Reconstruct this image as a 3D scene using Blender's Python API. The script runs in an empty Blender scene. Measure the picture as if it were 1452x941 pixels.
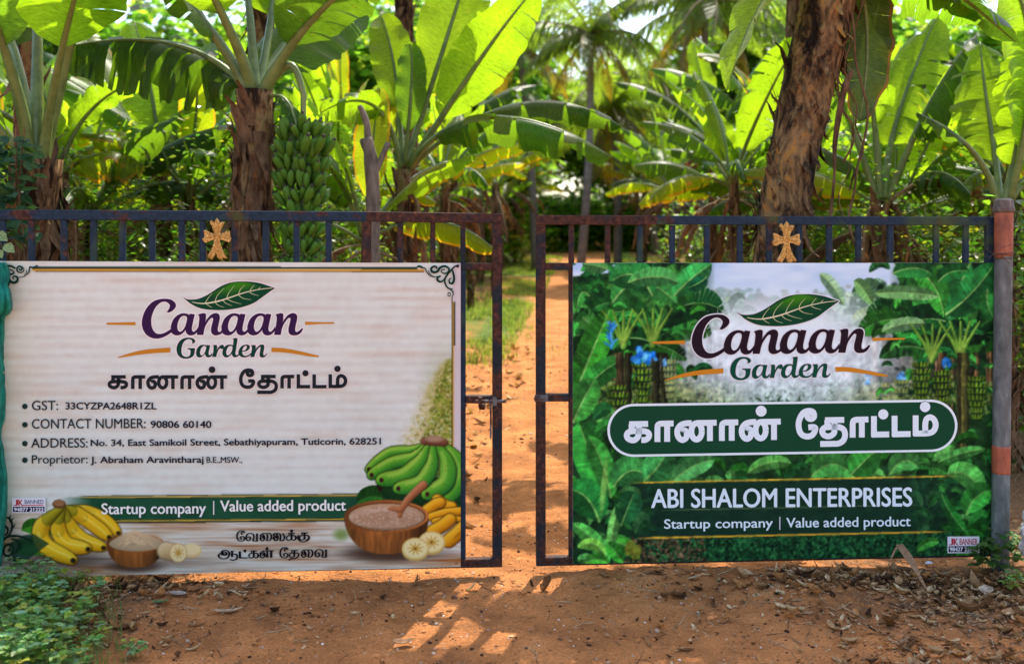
import bpy, math, random
import numpy as np
from mathutils import Vector, Matrix, noise as mnoise

S = bpy.context.scene
COL = S.collection
# ------------------------------------------------------------------ camera, sky, sun, exposure
FPX, CX, HY = 1400.0, 726.0, 320.0          # focal length, centre and horizon in photo pixels
GD, CZ = 4.87, 1.711                         # metres from camera to the gate, camera height
cam_d = bpy.data.cameras.new('camera')
cam_d.sensor_width = 36.0
cam_d.lens = 36.0 * FPX / 1452.0
cam_d.shift_y = -(470.5 - HY) / 1452.0
cam_d.clip_start, cam_d.clip_end = 0.05, 2000.0
cam_d.dof.use_dof = True
cam_d.dof.focus_distance = GD - 0.05
cam_d.dof.aperture_fstop = 1.9
cam = bpy.data.objects.new('camera', cam_d)
COL.objects.link(cam)
cam.location = (0, -GD, CZ)
cam.rotation_euler = (math.radians(90), 0, 0)
S.camera = cam
SUN_EL, SUN_AZ = math.radians(57), math.radians(19)      # azimuth measured from +Y towards +X
W = bpy.data.worlds.new('World')
S.world = W
W.use_nodes = True
wn = W.node_tree.nodes
sky = wn.new('ShaderNodeTexSky')
sky.sky_type = 'NISHITA'
sky.sun_disc = False
sky.sun_elevation = SUN_EL
sky.sun_rotation = SUN_AZ
sky.air_density = 1.0
sky.dust_density = 2.0
W.node_tree.links.new(sky.outputs[0], wn['Background'].inputs[0])
wn['Background'].inputs[1].default_value = 0.15
sl = bpy.data.lights.new('sun', 'SUN')
sl.energy = 2.35
sl.angle = math.radians(0.5)
sl.color = (1.0, 0.93, 0.8)
so = bpy.data.objects.new('sun', sl)
COL.objects.link(so)
sd = Vector((math.sin(SUN_AZ) * math.cos(SUN_EL), math.cos(SUN_AZ) * math.cos(SUN_EL), math.sin(SUN_EL)))
so.rotation_euler = sd.to_track_quat('Z', 'Y').to_euler()
so.location = (3, 6, 9)
S.view_settings.view_transform = 'Standard'
S.view_settings.look = 'None'
S.view_settings.gamma = 1.0
S.view_settings.exposure = 1.62
S.render.engine = 'CYCLES'
S.cycles.max_bounces = 8
S.cycles.diffuse_bounces = 4
S.cycles.transmission_bounces = 4
S.cycles.sample_clamp_indirect = 6.0

# ------------------------------------------------------------------ helpers
def at(px, py, d):
    """a point of the photograph at a distance d in front of the camera"""
    return Vector(((px - CX) / FPX * d, d - GD, CZ + (HY - py) / FPX * d))

def lin(c):
    c = np.asarray(c, dtype=np.float64)
    return np.where(c <= 0.04045, c / 12.92, ((c + 0.055) / 1.055) ** 2.4)

def rgb(r, g, b):
    v = lin(np.array([r, g, b]) / 255.0)
    return (float(v[0]), float(v[1]), float(v[2]), 1.0)

def tag(o, label=None, cat=None, group=None, kind=None):
    if label: o['label'] = label
    if cat: o['category'] = cat
    if group: o['group'] = group
    if kind: o['kind'] = kind
    return o

def empty(name, loc, rz=0.0):
    o = bpy.data.objects.new(name, None)
    COL.objects.link(o)
    o.location = loc
    o.rotation_euler = (0, 0, rz)
    o.empty_display_size = 0.2
    return o

def link(name, me, parent=None):
    o = bpy.data.objects.new(name, me)
    COL.objects.link(o)
    if parent: o.parent = parent
    return o

def copy_tree(o, parent=None):
    c = o.copy()
    COL.objects.link(c)
    c.parent = parent
    for ch in list(o.children):
        copy_tree(ch, c)
    return c

class MB:
    """collects faces and links them as one mesh object"""
    def __init__(s):
        s.v, s.f, s.m, s.c, s.uv = [], [], [], [], []
    def add(s, verts, faces, mat=0, col=None, uvs=None):
        n = len(s.v)
        s.v.extend([tuple(p) for p in verts])
        for i, f in enumerate(faces):
            s.f.append([n + k for k in f])
            s.m.append(mat)
        if col is not None:
            s.c.extend([col] * len(verts))
        if uvs is not None:
            s.uv.extend(uvs)
    def mesh(s, name, mats, smooth=False):
        me = bpy.data.meshes.new(name)
        me.from_pydata(s.v, [], s.f)
        for m in mats: me.materials.append(m)
        if len(mats) > 1: me.polygons.foreach_set('material_index', s.m)
        if smooth: me.polygons.foreach_set('use_smooth', [True] * len(s.f))
        if s.c and len(s.c) == len(s.v):
            a = me.color_attributes.new('Col', 'FLOAT_COLOR', 'POINT')
            a.data.foreach_set('color', np.array(s.c, dtype=np.float32).ravel())
        if s.uv and len(s.uv) == len(s.v):
            idx = np.empty(len(me.loops), dtype=np.int32)
            me.loops.foreach_get('vertex_index', idx)
            uvl = me.uv_layers.new(name='UVMap')
            uvl.data.foreach_set('uv', np.array(s.uv, dtype=np.float32)[idx].ravel())
        me.update()
        return me
    def build(s, name, mats, parent=None, smooth=False):
        return link(name, s.mesh(name, mats, smooth), parent)

def smooth_path(P, n=6, closed=False):
    """Catmull-Rom through points; a point given with a third value 1 is a corner"""
    out = []
    N = len(P)
    rng = range(N if closed else N - 1)
    for i in rng:
        p1, p2 = P[i], P[(i + 1) % N]
        p0 = P[(i - 1) % N] if (closed or i > 0) else p1
        p3 = P[(i + 2) % N] if (closed or i + 2 < N) else p2
        a = np.array(p1[:2], float); b = np.array(p2[:2], float)
        c1 = len(p1) > 2; c2 = len(p2) > 2
        t1 = (b - np.array(p0[:2], float)) * 0.5 if not c1 else (b - a)
        t2 = (np.array(p3[:2], float) - a) * 0.5 if not c2 else (b - a)
        if c1 and not c2: t1 = (b - a)
        for k in range(n):
            t = k / n
            h = (2*t**3 - 3*t**2 + 1) * a + (t**3 - 2*t**2 + t) * t1 + (-2*t**3 + 3*t**2) * b + (t**3 - t**2) * t2
            out.append((float(h[0]), float(h[1])))
    if not closed: out.append((float(P[-1][0]), float(P[-1][1])))
    return out

# ------------------------------------------------------------------ materials
def new_mat(name):
    m = bpy.data.materials.new(name)
    m.use_nodes = True
    nt = m.node_tree
    return m, nt, nt.nodes, nt.links, nt.nodes['Principled BSDF']

def simple(name, col, rough=0.7, spec=0.3, metal=0.0):
    m, nt, N, L, B = new_mat(name)
    B.inputs['Base Color'].default_value = col
    B.inputs['Roughness'].default_value = rough
    B.inputs['Specular IOR Level'].default_value = spec
    B.inputs['Metallic'].default_value = metal
    return m

def noise_node(N, L, scale, detail=4, vec=None, rough=0.55, dist=0.0):
    n = N.new('ShaderNodeTexNoise')
    n.inputs['Scale'].default_value = scale
    n.inputs['Detail'].default_value = detail
    n.inputs['Roughness'].default_value = rough
    n.inputs['Distortion'].default_value = dist
    if vec is not None: L.new(vec, n.inputs['Vector'])
    return n

def ramp(N, L, fac, stops):
    r = N.new('ShaderNodeValToRGB')
    e = r.color_ramp.elements
    while len(e) > 1: e.remove(e[-1])
    e[0].position, e[0].color = stops[0]
    for p, c in stops[1:]:
        k = e.new(p); k.color = c
    L.new(fac, r.inputs['Fac'])
    return r

def mixc(N, L, fac, a, b, mode='MIX'):
    n = N.new('ShaderNodeMix'); n.data_type = 'RGBA'; n.blend_type = mode
    for sock, v in ((n.inputs[0], fac), (n.inputs[6], a), (n.inputs[7], b)):
        if hasattr(v, 'is_output'): L.new(v, sock)
        else: sock.default_value = v
    return n.outputs[2]

def coords(N, L, which='Object', scale=(1, 1, 1), rot=(0, 0, 0)):
    t = N.new('ShaderNodeTexCoord'); mp = N.new('ShaderNodeMapping')
    mp.inputs['Scale'].default_value = scale
    mp.inputs['Rotation'].default_value = rot
    L.new(t.outputs[which], mp.inputs['Vector'])
    return mp.outputs[0]

def bump(N, L, B, height, strength=0.3, dist=0.01):
    b = N.new('ShaderNodeBump'); b.inputs['Strength'].default_value = strength
    b.inputs['Distance'].default_value = dist
    L.new(height, b.inputs['Height']); L.new(b.outputs[0], B.inputs['Normal'])

def painted_metal(name, rust, base, moss=0.0):
    m, nt, N, L, B = new_mat(name)
    v = coords(N, L)
    n1 = noise_node(N, L, 7.0, 6, v, 0.65)
    n2 = noise_node(N, L, 45.0, 3, v, 0.6)
    rustc = ramp(N, L, n2.outputs[0], [(0.3, rgb(30, 20, 17)), (0.6, rgb(78, 46, 34)), (0.82, rgb(140, 78, 46))])
    paint = ramp(N, L, n2.outputs[0], [(0.3, base), (0.7, tuple(min(1, c * 1.9 + 0.004) for c in base[:3]) + (1,))])
    f = ramp(N, L, n1.outputs[0], [(0.62 - rust * 0.35, (0, 0, 0, 1)), (0.68 - rust * 0.3, (1, 1, 1, 1))])
    c = mixc(N, L, f.outputs[0], paint.outputs[0], rustc.outputs[0])
    if moss:
        n3 = noise_node(N, L, 2.2, 3, v)
        g = ramp(N, L, n3.outputs[0], [(0.56, (0, 0, 0, 1)), (0.66, (1, 1, 1, 1))])
        c = mixc(N, L, g.outputs[0], c, rgb(66, 84, 40))
    L.new(c, B.inputs['Base Color'])
    B.inputs['Roughness'].default_value = 0.6
    B.inputs['Specular IOR Level'].default_value = 0.18
    bump(N, L, B, n2.outputs[0], 0.35, 0.002)
    return m

M = {}
M['navy'] = painted_metal('navy gate paint', 0.2, rgb(20, 36, 50), 0.6)
M['rusty'] = painted_metal('rusty gate paint', 0.72, rgb(34, 28, 28))
M['halfrust'] = painted_metal('worn dark gate paint', 0.5, rgb(20, 26, 32))
M['steel'] = painted_metal('worn bolt steel', 0.35, rgb(84, 80, 78))

def print_mat():
    m, nt, N, L, B = new_mat('printed vinyl')
    a = N.new('ShaderNodeAttribute'); a.attribute_name = 'Col'
    L.new(a.outputs['Color'], B.inputs['Base Color'])
    B.inputs['Roughness'].default_value = 0.6
    B.inputs['Specular IOR Level'].default_value = 0.07
    v = coords(N, L, 'Object', (1, 1, 1))
    n = noise_node(N, L, 3.0, 3, v)
    n2 = noise_node(N, L, 600.0, 1, v)
    ad = N.new('ShaderNodeMath'); ad.operation = 'MULTIPLY_ADD'; ad.inputs[1].default_value = 0.004
    L.new(n2.outputs[0], ad.inputs[0]); L.new(n.outputs[0], ad.inputs[2])
    bump(N, L, B, ad.outputs[0], 0.25, 0.05)
    return m
M['print'] = print_mat()
M['backing'] = simple('banner backing', rgb(190, 188, 184), 0.6)
# ------------------------------------------------------------------ printing kit: a raster for pictures, outlines for lettering
def vnoise(X, Y, sc, seed, octaves=3):
    out = np.zeros_like(X); amp = 1.0; tot = 0
    r = np.random.RandomState(seed)
    for o in range(octaves):
        g = r.rand(64, 64).astype(np.float32)
        x = X / sc + 13.7 * o; y = Y / sc + 7.1 * o
        xi = np.floor(x).astype(int); yi = np.floor(y).astype(int)
        fx = x - xi; fy = y - yi
        fx = fx * fx * (3 - 2 * fx); fy = fy * fy * (3 - 2 * fy)
        a = g[yi % 64, xi % 64]; b = g[yi % 64, (xi + 1) % 64]
        c = g[(yi + 1) % 64, xi % 64]; d = g[(yi + 1) % 64, (xi + 1) % 64]
        out += amp * ((a * (1 - fx) + b * fx) * (1 - fy) + (c * (1 - fx) + d * fx) * fy)
        tot += amp; amp *= 0.5; sc = sc / 2.0
    return out / tot

class Canvas:
    """a picture in photo pixels, colours as they print (sRGB 0..255)"""
    def __init__(s, x0, y0, x1, y1, pitch=0.625):
        s.x0, s.y0, s.p = x0, y0, pitch
        s.w = int((x1 - x0) / pitch); s.h = int((y1 - y0) / pitch)
        s.Y, s.X = np.mgrid[0:s.h, 0:s.w].astype(np.float32)
        s.X = s.x0 + (s.X + 0.5) * pitch; s.Y = s.y0 + (s.Y + 0.5) * pitch
        s.img = np.zeros((s.h, s.w, 3), np.float32)
    def win(s, xa, ya, xb, yb):
        i0 = max(0, int((xa - s.x0) / s.p) - 1); i1 = min(s.w, int((xb - s.x0) / s.p) + 2)
        j0 = max(0, int((ya - s.y0) / s.p) - 1); j1 = min(s.h, int((yb - s.y0) / s.p) + 2)
        if i1 <= i0 or j1 <= j0: return None
        return slice(j0, j1), slice(i0, i1)
    def put(s, w, mask, col):
        a = mask[..., None]
        s.img[w] = s.img[w] * (1 - a) + np.asarray(col, np.float32) * a
    def poly(s, pts, col, alpha=1.0):
        P = np.asarray(pts, np.float32)
        w = s.win(P[:, 0].min(), P[:, 1].min(), P[:, 0].max(), P[:, 1].max())
        if w is None: return
        X, Y = s.X[w], s.Y[w]
        ins = np.zeros(X.shape, bool)
        n = len(P)
        for i in range(n):
            x1, y1 = P[i]; x2, y2 = P[(i + 1) % n]
            if y1 == y2: continue
            c = (y1 > Y) != (y2 > Y)
            ins ^= c & (X < (x2 - x1) * (Y - y1) / (y2 - y1) + x1)
        if callable(col): col = col(X, Y)
        s.put(w, ins.astype(np.float32) * alpha, col)
    def ell(s, cx, cy, rx, ry, col, alpha=1.0, soft=0.0, ang=0.0):
        R = max(rx, ry) * (1 + soft * 1.5) + 2
        w = s.win(cx - R, cy - R, cx + R, cy + R)
        if w is None: return
        X, Y = s.X[w] - cx, s.Y[w] - cy
        ca, sa = math.cos(ang), math.sin(ang)
        q = np.sqrt(((X * ca + Y * sa) / rx) ** 2 + ((-X * sa + Y * ca) / ry) ** 2)
        if soft: m = np.clip((1 + soft - q) / (2 * soft), 0, 1); m = m * m * (3 - 2 * m)
        else: m = (q < 1).astype(np.float32)
        if callable(col): col = col(X / rx, Y / ry)
        s.put(w, m * alpha, col)
    def blob(s, path, rad, lit, mid, dark, light=(-0.55, -0.83), alpha=1.0):
        P = np.asarray(path, np.float32); R = np.asarray(rad, np.float32)
        m = R.max() + 1
        w = s.win(P[:, 0].min() - m, P[:, 1].min() - m, P[:, 0].max() + m, P[:, 1].max() + m)
        if w is None: return
        X, Y = s.X[w], s.Y[w]
        best = np.full(X.shape, 9.0, np.float32); sh = np.zeros(X.shape, np.float32)
        for i in range(len(P) - 1):
            a, b = P[i], P[i + 1]
            d = b - a; L2 = float(d @ d) + 1e-6
            t = np.clip(((X - a[0]) * d[0] + (Y - a[1]) * d[1]) / L2, 0, 1)
            ox = X - (a[0] + t * d[0]); oy = Y - (a[1] + t * d[1])
            r = R[i] + (R[i + 1] - R[i]) * t
            q = np.sqrt(ox * ox + oy * oy) / np.maximum(r, 0.05)
            u = q < best
            best = np.where(u, q, best)
            sh = np.where(u, (ox * light[0] + oy * light[1]) / np.maximum(r, 0.05), sh)
        t = np.clip(sh * 0.5 + 0.5, 0, 1)[..., None]
        lit, mid, dark = (np.asarray(c, np.float32) for c in (lit, mid, dark))
        c = np.where(t > 0.5, mid + (lit - mid) * (t - 0.5) * 2, dark + (mid - dark) * t * 2)
        c = c * (1 - 0.35 * np.clip(best - 0.75, 0, 0.25) * 4)[..., None]
        s.put(w, np.clip((1.04 - best) * 8, 0, 1) * alpha, c)
    def leaf(s, base, ctrl, tip, width, col, seed=0, torn=0.3, side=1, rib=(150, 190, 110), n=22, alpha=1.0):
        r = random.Random(seed)
        b, c, t = (np.array(q, float) for q in (base, ctrl, tip))
        pts = [(1 - u) ** 2 * b + 2 * u * (1 - u) * c + u * u * t for u in np.linspace(0, 1, n + 1)]
        for sg in (-1, 1):
            edge = []; k = 1.0
            for i, u in enumerate(np.linspace(0, 1, n + 1)):
                d = pts[min(i + 1, n)] - pts[max(i - 1, 0)]; d /= (np.linalg.norm(d) + 1e-6)
                nn = np.array([-d[1], d[0]])
                wd = width * (max(0, 1 - abs(2 * u - 0.95) ** 2.6)) ** 0.6 * k
                edge.append(pts[i] + nn * wd * sg + d * width * 0.25)
            cut = 0
            for i in range(n):
                if r.random() < torn: cut = r.uniform(0.1, 0.5)
                else: cut *= 0.6
                sh = (1.14 if sg == side else 0.72) * r.uniform(0.86, 1.14)
                e1 = edge[i]; e2 = edge[i + 1] + (edge[i] - edge[i + 1]) * cut
                s.poly([pts[i], pts[i + 1], e2, e1], np.array(col) * sh, alpha)
        for i in range(n):
            d = pts[i + 1] - pts[i]; nn = np.array([-d[1], d[0]]) / (np.linalg.norm(d) + 1e-6)
            wd = width * 0.045 * (1.2 - i / n) + 0.3
            s.poly([pts[i] - nn * wd, pts[i + 1] - nn * wd, pts[i + 1] + nn * wd, pts[i] + nn * wd], rib, alpha)
    def sample(s):
        h, w = s.h // 2 * 2, s.w // 2 * 2
        a = s.img[:h, :w]
        return (a[0::2, 0::2] + a[1::2, 0::2] + a[0::2, 1::2] + a[1::2, 1::2]) / 4

class Leafplane:
    """the upright plane of one gate leaf; loc() turns a photo pixel into its own metres"""
    def __init__(s, px0, d0, px1, d1, off=0.0):
        s.off = off
        a = at(px0, HY, d0); b = at(px1, HY, d1)
        s.o = Vector((a.x, a.y, 0)); e = b - a; e.z = 0
        s.len = e.length; s.ex = e.normalized()
        s.n = Vector((s.ex.y, -s.ex.x, 0))           # towards the camera
        s.rz = math.atan2(s.ex.y, s.ex.x)
        s.c = Vector((0, -GD, CZ))
    def loc(s, px, py):
        dx, dz = (px - CX) / FPX, (HY - py) / FPX
        # c + t*(dx,1,dz) on the plane through o
        t = ((s.o - s.c).dot(s.n) + s.off) / (Vector((dx, 1, 0)).dot(s.n))
        p = s.c + t * Vector((dx, 1, dz))
        return (p - s.o).dot(s.ex), p.z
    def loc_np(s, X, Y):
        dx = (X - CX) / FPX; dz = (HY - Y) / FPX
        k = (s.o - s.c).dot(s.n) + s.off
        t = k / (dx * s.n.x + s.n.y)
        ux = (s.c.x + t * dx - s.o.x) * s.ex.x + (s.c.y + t - s.o.y) * s.ex.y
        return ux, s.c.z + t * dz

PL = Leafplane(-24, 4.675, 712, 4.87)
PR = Leafplane(760, 4.87, 1410, 5.035)
FACE = 0.030
BL = Leafplane(-24, 4.675, 712, 4.87, FACE)
BR = Leafplane(760, 4.87, 1410, 5.035, FACE)
#                                  # the banner hangs this far in front of the leaf's plane

class Print:
    """flat lettering and emblems laid on a banner, every outline a hair above the one before"""
    def __init__(s, pl, parent):
        s.pl, s.parent, s.k = pl, parent, 0
        s.buf = {}
    def lay(s, name, pts2d, faces, col, label=None):
        s.k += 1
        y = -(FACE + 0.0022 + 0.00004 * s.k)
        P = np.array(pts2d, float)
        u, w = s.pl.loc_np(P[:, 0], P[:, 1])
        mb = s.buf.setdefault(name, [MB(), label])
        if label: mb[1] = label
        c = rgb(*col) if len(col) == 3 else col
        mb[0].add([(float(a), y, float(b)) for a, b in zip(u, w)], faces, 0, c)
    def outline(s, name, loops, col, label=None):
        vs, fs = tess(loops)
        s.lay(name, vs, fs, col, label)
    def halo(s, name, loop, r, col):
        s.stroke(name, list(loop) + [loop[0], loop[1]], r * 2, col, caps=False)
    def stroke(s, name, pts, width, col, caps=False, label=None):
        P = np.array(pts, float)
        wd = np.broadcast_to(np.asarray(width, float), (len(P),)) / 2
        T = np.gradient(P, axis=0); T /= (np.linalg.norm(T, axis=1)[:, None] + 1e-9)
        Nn = np.stack([-T[:, 1], T[:, 0]], 1)
        A = P + Nn * wd[:, None]; B = P - Nn * wd[:, None]
        if caps: pass
        n = len(P)
        s.lay(name, np.vstack([A, B]), [(i, i + 1, n + i + 1, n + i) for i in range(n - 1)], col, label)
    def disc(s, name, x, y, r, col, label=None, ry=None):
        ry = ry or r
        s.lay(name, [(x + r * math.cos(a), y + ry * math.sin(a)) for a in np.linspace(0, 2 * math.pi, 22)[:-1]], [tuple(range(21))], col, label)
    def quad(s, name, q, col, label=None):
        s.lay(name, q, [(0, 1, 2, 3)], col, label)
    def text(s, name, body, box, col, off=0.0, shear=0.0, slope=0.0, label=None, bold=0.0):
        vs, fs = text_mesh(body, off, shear)
        if not len(vs): return
        x0, y0 = vs.min(0); x1, y1 = vs.max(0)
        X = box[0] + (vs[:, 0] - x0) / (x1 - x0) * (box[2] - box[0])
        Y = box[3] - (vs[:, 1] - y0) / (y1 - y0) * (box[3] - box[1]) + slope * (X - box[0])
        name = '%s#%d' % (name, s.k)
        for dx, dy in ([(0, 0)] if not bold else [(-bold, 0), (bold, 0), (0, -bold * 0.7), (0, bold * 0.7)]):
            s.lay(name, np.stack([X + dx, Y + dy], 1), fs, col, label)
    def finish(s):
        for name, (mb, label) in s.buf.items():
            o = mb.build(name.split('#')[0], [M['print']], s.parent)
            if label: o['label'] = label

def tess(loops):
    from mathutils.geometry import tessellate_polygon
    vs = [(p[0], p[1]) for l in loops for p in l]
    tr = tessellate_polygon([[Vector((p[0], p[1], 0)) for p in l] for l in loops])
    return vs, [tuple(t) for t in tr]

_tc = {}
def text_mesh(body, off=0.0, shear=0.0):
    k = (body, off, shear)
    if k in _tc: return _tc[k]
    c = bpy.data.curves.new('lettering', 'FONT'); c.body = body; c.offset = off; c.shear = shear; c.resolution_u = 4
    o = bpy.data.objects.new('lettering', c); COL.objects.link(o)
    dg = bpy.context.evaluated_depsgraph_get()
    me = bpy.data.meshes.new_from_object(o.evaluated_get(dg))
    vs = np.array([v.co[:2] for v in me.vertices]); fs = [tuple(p.vertices) for p in me.polygons]
    bpy.data.objects.remove(o); bpy.data.curves.remove(c); bpy.data.meshes.remove(me)
    _tc[k] = (vs, fs)
    return _tc[k]

def banner(pl, name, cv, label, corners, edge):
    """printed sheet: picture grid in front, folded edge and backing behind"""
    root = empty(name, pl.o, pl.rz)
    tag(root, label, 'banner', 'printed banners on the gate leaves')
    a = cv.sample(); h, w = a.shape[:2]
    pt = cv.p * 2
    X = cv.x0 + np.arange(w) * pt + pt / 2; Y = cv.y0 + np.arange(h) * pt + pt / 2
    # stretch the grid so that its rim is the banner's rim
    tl, tr, br, bl = (np.array(q, float) for q in corners)
    U = (X - X[0]) / (X[-1] - X[0]); V = (Y - Y[0]) / (Y[-1] - Y[0])
    UU, VV = np.meshgrid(U, V)
    top = (tl[None] * (1 - U[:, None]) + tr[None] * U[:, None]); bot = (bl[None] * (1 - U[:, None]) + br[None] * U[:, None])
    P = top[None] * (1 - VV[..., None]) + bot[None] * VV[..., None]
    # look the picture up where each grid point truly lies
    fi = np.clip((P[..., 0] - X[0]) / pt, 0, w - 1.001); fj = np.clip((P[..., 1] - Y[0]) / pt, 0, h - 1.001)
    i0, j0 = fi.astype(int), fj.astype(int); fx, fy = (fi - i0)[..., None], (fj - j0)[..., None]
    C = (a[j0, i0] * (1 - fx) + a[j0, i0 + 1] * fx) * (1 - fy) + (a[j0 + 1, i0] * (1 - fx) + a[j0 + 1, i0 + 1] * fx) * fy
    C = lin(np.clip(C / 255.0, 0, 1))
    u, z = pl.loc_np(P[..., 0], P[..., 1])
    n = w * h
    me = bpy.data.meshes.new('picture')
    co = np.empty((n, 3), np.float32)
    co[:, 0] = u.ravel(); co[:, 1] = -(FACE + 0.002); co[:, 2] = z.ravel()
    me.vertices.add(n); me.vertices.foreach_set('co', co.ravel())
    idx = np.arange(n).reshape(h, w)
    q = np.stack([idx[1:, :-1], idx[1:, 1:], idx[:-1, 1:], idx[:-1, :-1]], -1).reshape(-1, 4)
    me.loops.add(q.size); me.loops.foreach_set('vertex_index', q.ravel().astype(np.int32))
    me.polygons.add(len(q)); me.polygons.foreach_set('loop_start', np.arange(0, q.size, 4, dtype=np.int32))
    me.update(calc_edges=True)
    at_ = me.color_attributes.new('Col', 'FLOAT_COLOR', 'POINT')
    cc = np.ones((n, 4), np.float32); cc[:, :3] = C.reshape(-1, 3)
    at_.data.foreach_set('color', cc.ravel())
    me.materials.append(M['print'])
    link('picture', me, root)
    # backing with real thickness
    mb = MB()
    q2 = [pl.loc(*c) for c in corners]
    f = [(a_, -(FACE + 0.0012), b_) for a_, b_ in q2]; bk = [(a_, -(FACE - 0.0035), b_) for a_, b_ in q2]
    mb.add(f + bk, [(0, 3, 2, 1), (4, 5, 6, 7), (0, 1, 5, 4), (1, 2, 6, 5), (2, 3, 7, 6), (3, 0, 4, 7)])
    mb.build('backing_sheet', [M['backing']], root)
    return root
# ------------------------------------------------------------------ the two banners' pictures
def banana_hand(cv, stem, tips, base_r, lit, mid, dark, tipcol, stemcol):
    for (cx_, cy_, tx, ty, r) in tips:
        P = smooth_path([(stem[0], stem[1]), (cx_, cy_), (tx, ty)], 7)
        n = len(P)
        R = [r * (0.32 + 0.68 * min(1, (i / n) * 2.6)) * (1 - 0.35 * max(0, i / n - 0.8) * 5 * 0.6) for i in range(n)]
        cv.blob(P, [q + 0.8 for q in R], (30, 34, 16), (26, 30, 14), (18, 24, 10), alpha=0.75)
        cv.blob(P, R, lit, mid, dark)
        cv.ell(tx, ty, r * 0.42, r * 0.42, tipcol)

def art_left():
    cv = Canvas(-12, 366, 656, 822)
    X, Y = cv.X, cv.Y
    n1 = vnoise(X, Y * 4, 60, 1); n2 = vnoise(X, Y, 9, 2)
    rib = 0.5 + 0.5 * np.sin(2 * np.pi * (Y + 3 * n1 + (X - 300) * 0.004) / 13.2)
    rib = np.clip(rib * 1.4 - 0.25, 0, 1)
    base = np.array([222, 228, 216], np.float32)[None, None] + np.zeros(X.shape + (3,), np.float32)
    base -= (rib * 5)[..., None] * np.array([0.9, 1.2, 1.3])
    base -= ((np.clip(vnoise(X, Y * 5, 34, 17) - 0.45, 0, 1)) * rib * 28)[..., None] * np.array([0.5, 1.0, 1.1])
    base -= (n2 * 12)[..., None] * np.array([0.7, 1.0, 1.0])
    st = np.clip(vnoise(X, Y * 7, 90, 7) - 0.52, 0, 1) * 3
    base -= (st * 14)[..., None] * np.array([0.3, 1.0, 1.3])
    warm = np.clip((80 - X) / 90, 0, 1)
    base -= (warm * 12)[..., None] * np.array([0.2, 0.7, 1.6])
    cv.img[:] = base
    # the wooden table at the foot
    tb = np.clip((Y - 722) / 14, 0, 1)
    gr = vnoise(X + 20 * n1, Y * 9, 130, 4, 4); g2 = vnoise(X, Y * 14, 60, 9, 2)
    wood = np.array([222, 216, 198], np.float32) - (np.clip(gr - 0.40, 0, 1) * 170)[..., None] * np.array([0.5, 1.0, 1.3]) - (np.clip(g2 - 0.52, 0, 1) * 150)[..., None] * np.array([0.5, 1.0, 1.2])
    wood -= (np.clip((vnoise(X, Y, 50, 13) - 0.5), 0, 1) * 40)[..., None]
    cv.img[:] = cv.img * (1 - tb[..., None]) + wood * tb[..., None]
    # faded plants at the right rim
    for yl in (748, 771, 790):
        l_ = np.exp(-((Y - yl - 3 * n1 - (X - 300) * 0.006) / 0.9) ** 2) * np.clip(vnoise(X, Y * 0, 80, yl, 2) * 1.6 - 0.35, 0, 1) * tb
        cv.img -= (l_ * 110)[..., None] * np.array([0.6, 1.0, 1.1])
    r = random.Random(31)
    for i in range(230):
        x, y, l_ = r.uniform(-10, 650), r.uniform(741, 815), r.uniform(8, 55)
        c = r.choice([(178, 138, 108), (196, 158, 128), (150, 108, 80), (206, 176, 152), (236, 226, 214)])
        cv.ell(x, y + 1, l_, r.uniform(0.35, 1.0), c, r.uniform(0.25, 0.65), 0.5, -0.008 + r.gauss(0, 0.006))
    r = random.Random(3)
    for i in range(5200):
        v = r.random()
        y = 508 + 195 * v
        lx = 632 - 92 * v ** 0.7 - 52 * max(0, v - 0.45)
        x = lx + (646 - lx) * r.random() ** 0.75 + r.gauss(0, 5)
        if x > 640 or y > 704 + 4: continue
        depth = (x - lx) / (646 - lx + 1)
        al = min(0.8, max(0.08, depth * 1.3)) * min(1, (y - 500) / 40)
        c = [(196, 178, 96), (150, 156, 56), (104, 126, 36), (232, 222, 180), (120, 96, 40), (60, 84, 26), (176, 190, 76)][r.choice([0, 0, 1, 1, 2, 3, 4, 5, 6])]
        if depth < 0.4 and r.random() < 0.6: c = (214, 196, 140)
        cv.ell(x, y, r.uniform(1.2, 3.4), r.uniform(0.8, 2.0), c, al, 0.4, r.uniform(0, 3))
    cv.ell(628, 600, 26, 90, (96, 118, 30), 0.22, 0.8)
    # white rim outside the right-hand rule
    cv.poly([(641.5, 366), (657, 366), (657, 640), (641.5, 640)], (206, 196, 194))
    cv.poly([(640.2, 428), (641.6, 428), (641.6, 706), (640.2, 706)], (40, 46, 30))
    cv.poly([(641.6, 428), (643.4, 428), (643.4, 690), (641.6, 690)], (206, 156, 56))
    cv.poly([(643.4, 428), (645.4, 428), (645.4, 490), (643.4, 490)], (24, 34, 34))
    # double rule along the top
    def rule(y0, y1, x0, x1, c, s0=0.0): cv.poly([(x0, y0), (x1, y0 + s0), (x1, y1 + s0), (x0, y1)], c)
    rule(377.8, 380.8, 46, 592, (14, 44, 40), 0.6); rule(381, 384.2, 46, 602, (200, 152, 56), 0.6)
    rule(384.2, 385.2, 50, 602, (92, 66, 40), 0.6)
    # green ribbon
    k = -3.2 / 400
    def ry(x, y): return y + (x - 100) * k
    fa = lambda X: np.clip((X - 84) / 46, 0, 1) * np.clip((566 - X) / 40, 0, 1)
    w = cv.win(84, 690, 570, 748)
    XX, YY = cv.X[w], cv.Y[w]
    yy = YY - (XX - 100) * k
    def band(a, b, col, fade):
        m = ((yy > a) & (yy < b)).astype(np.float32) * fade
        cv.put(w, m, col)
    gn = vnoise(XX, YY, 30, 5)[..., None]
    band(704.4, 739.0, np.array([18, 62, 40], np.float32) + gn * np.array([16, 26, 18]), fa(XX) * 0.98)
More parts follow.
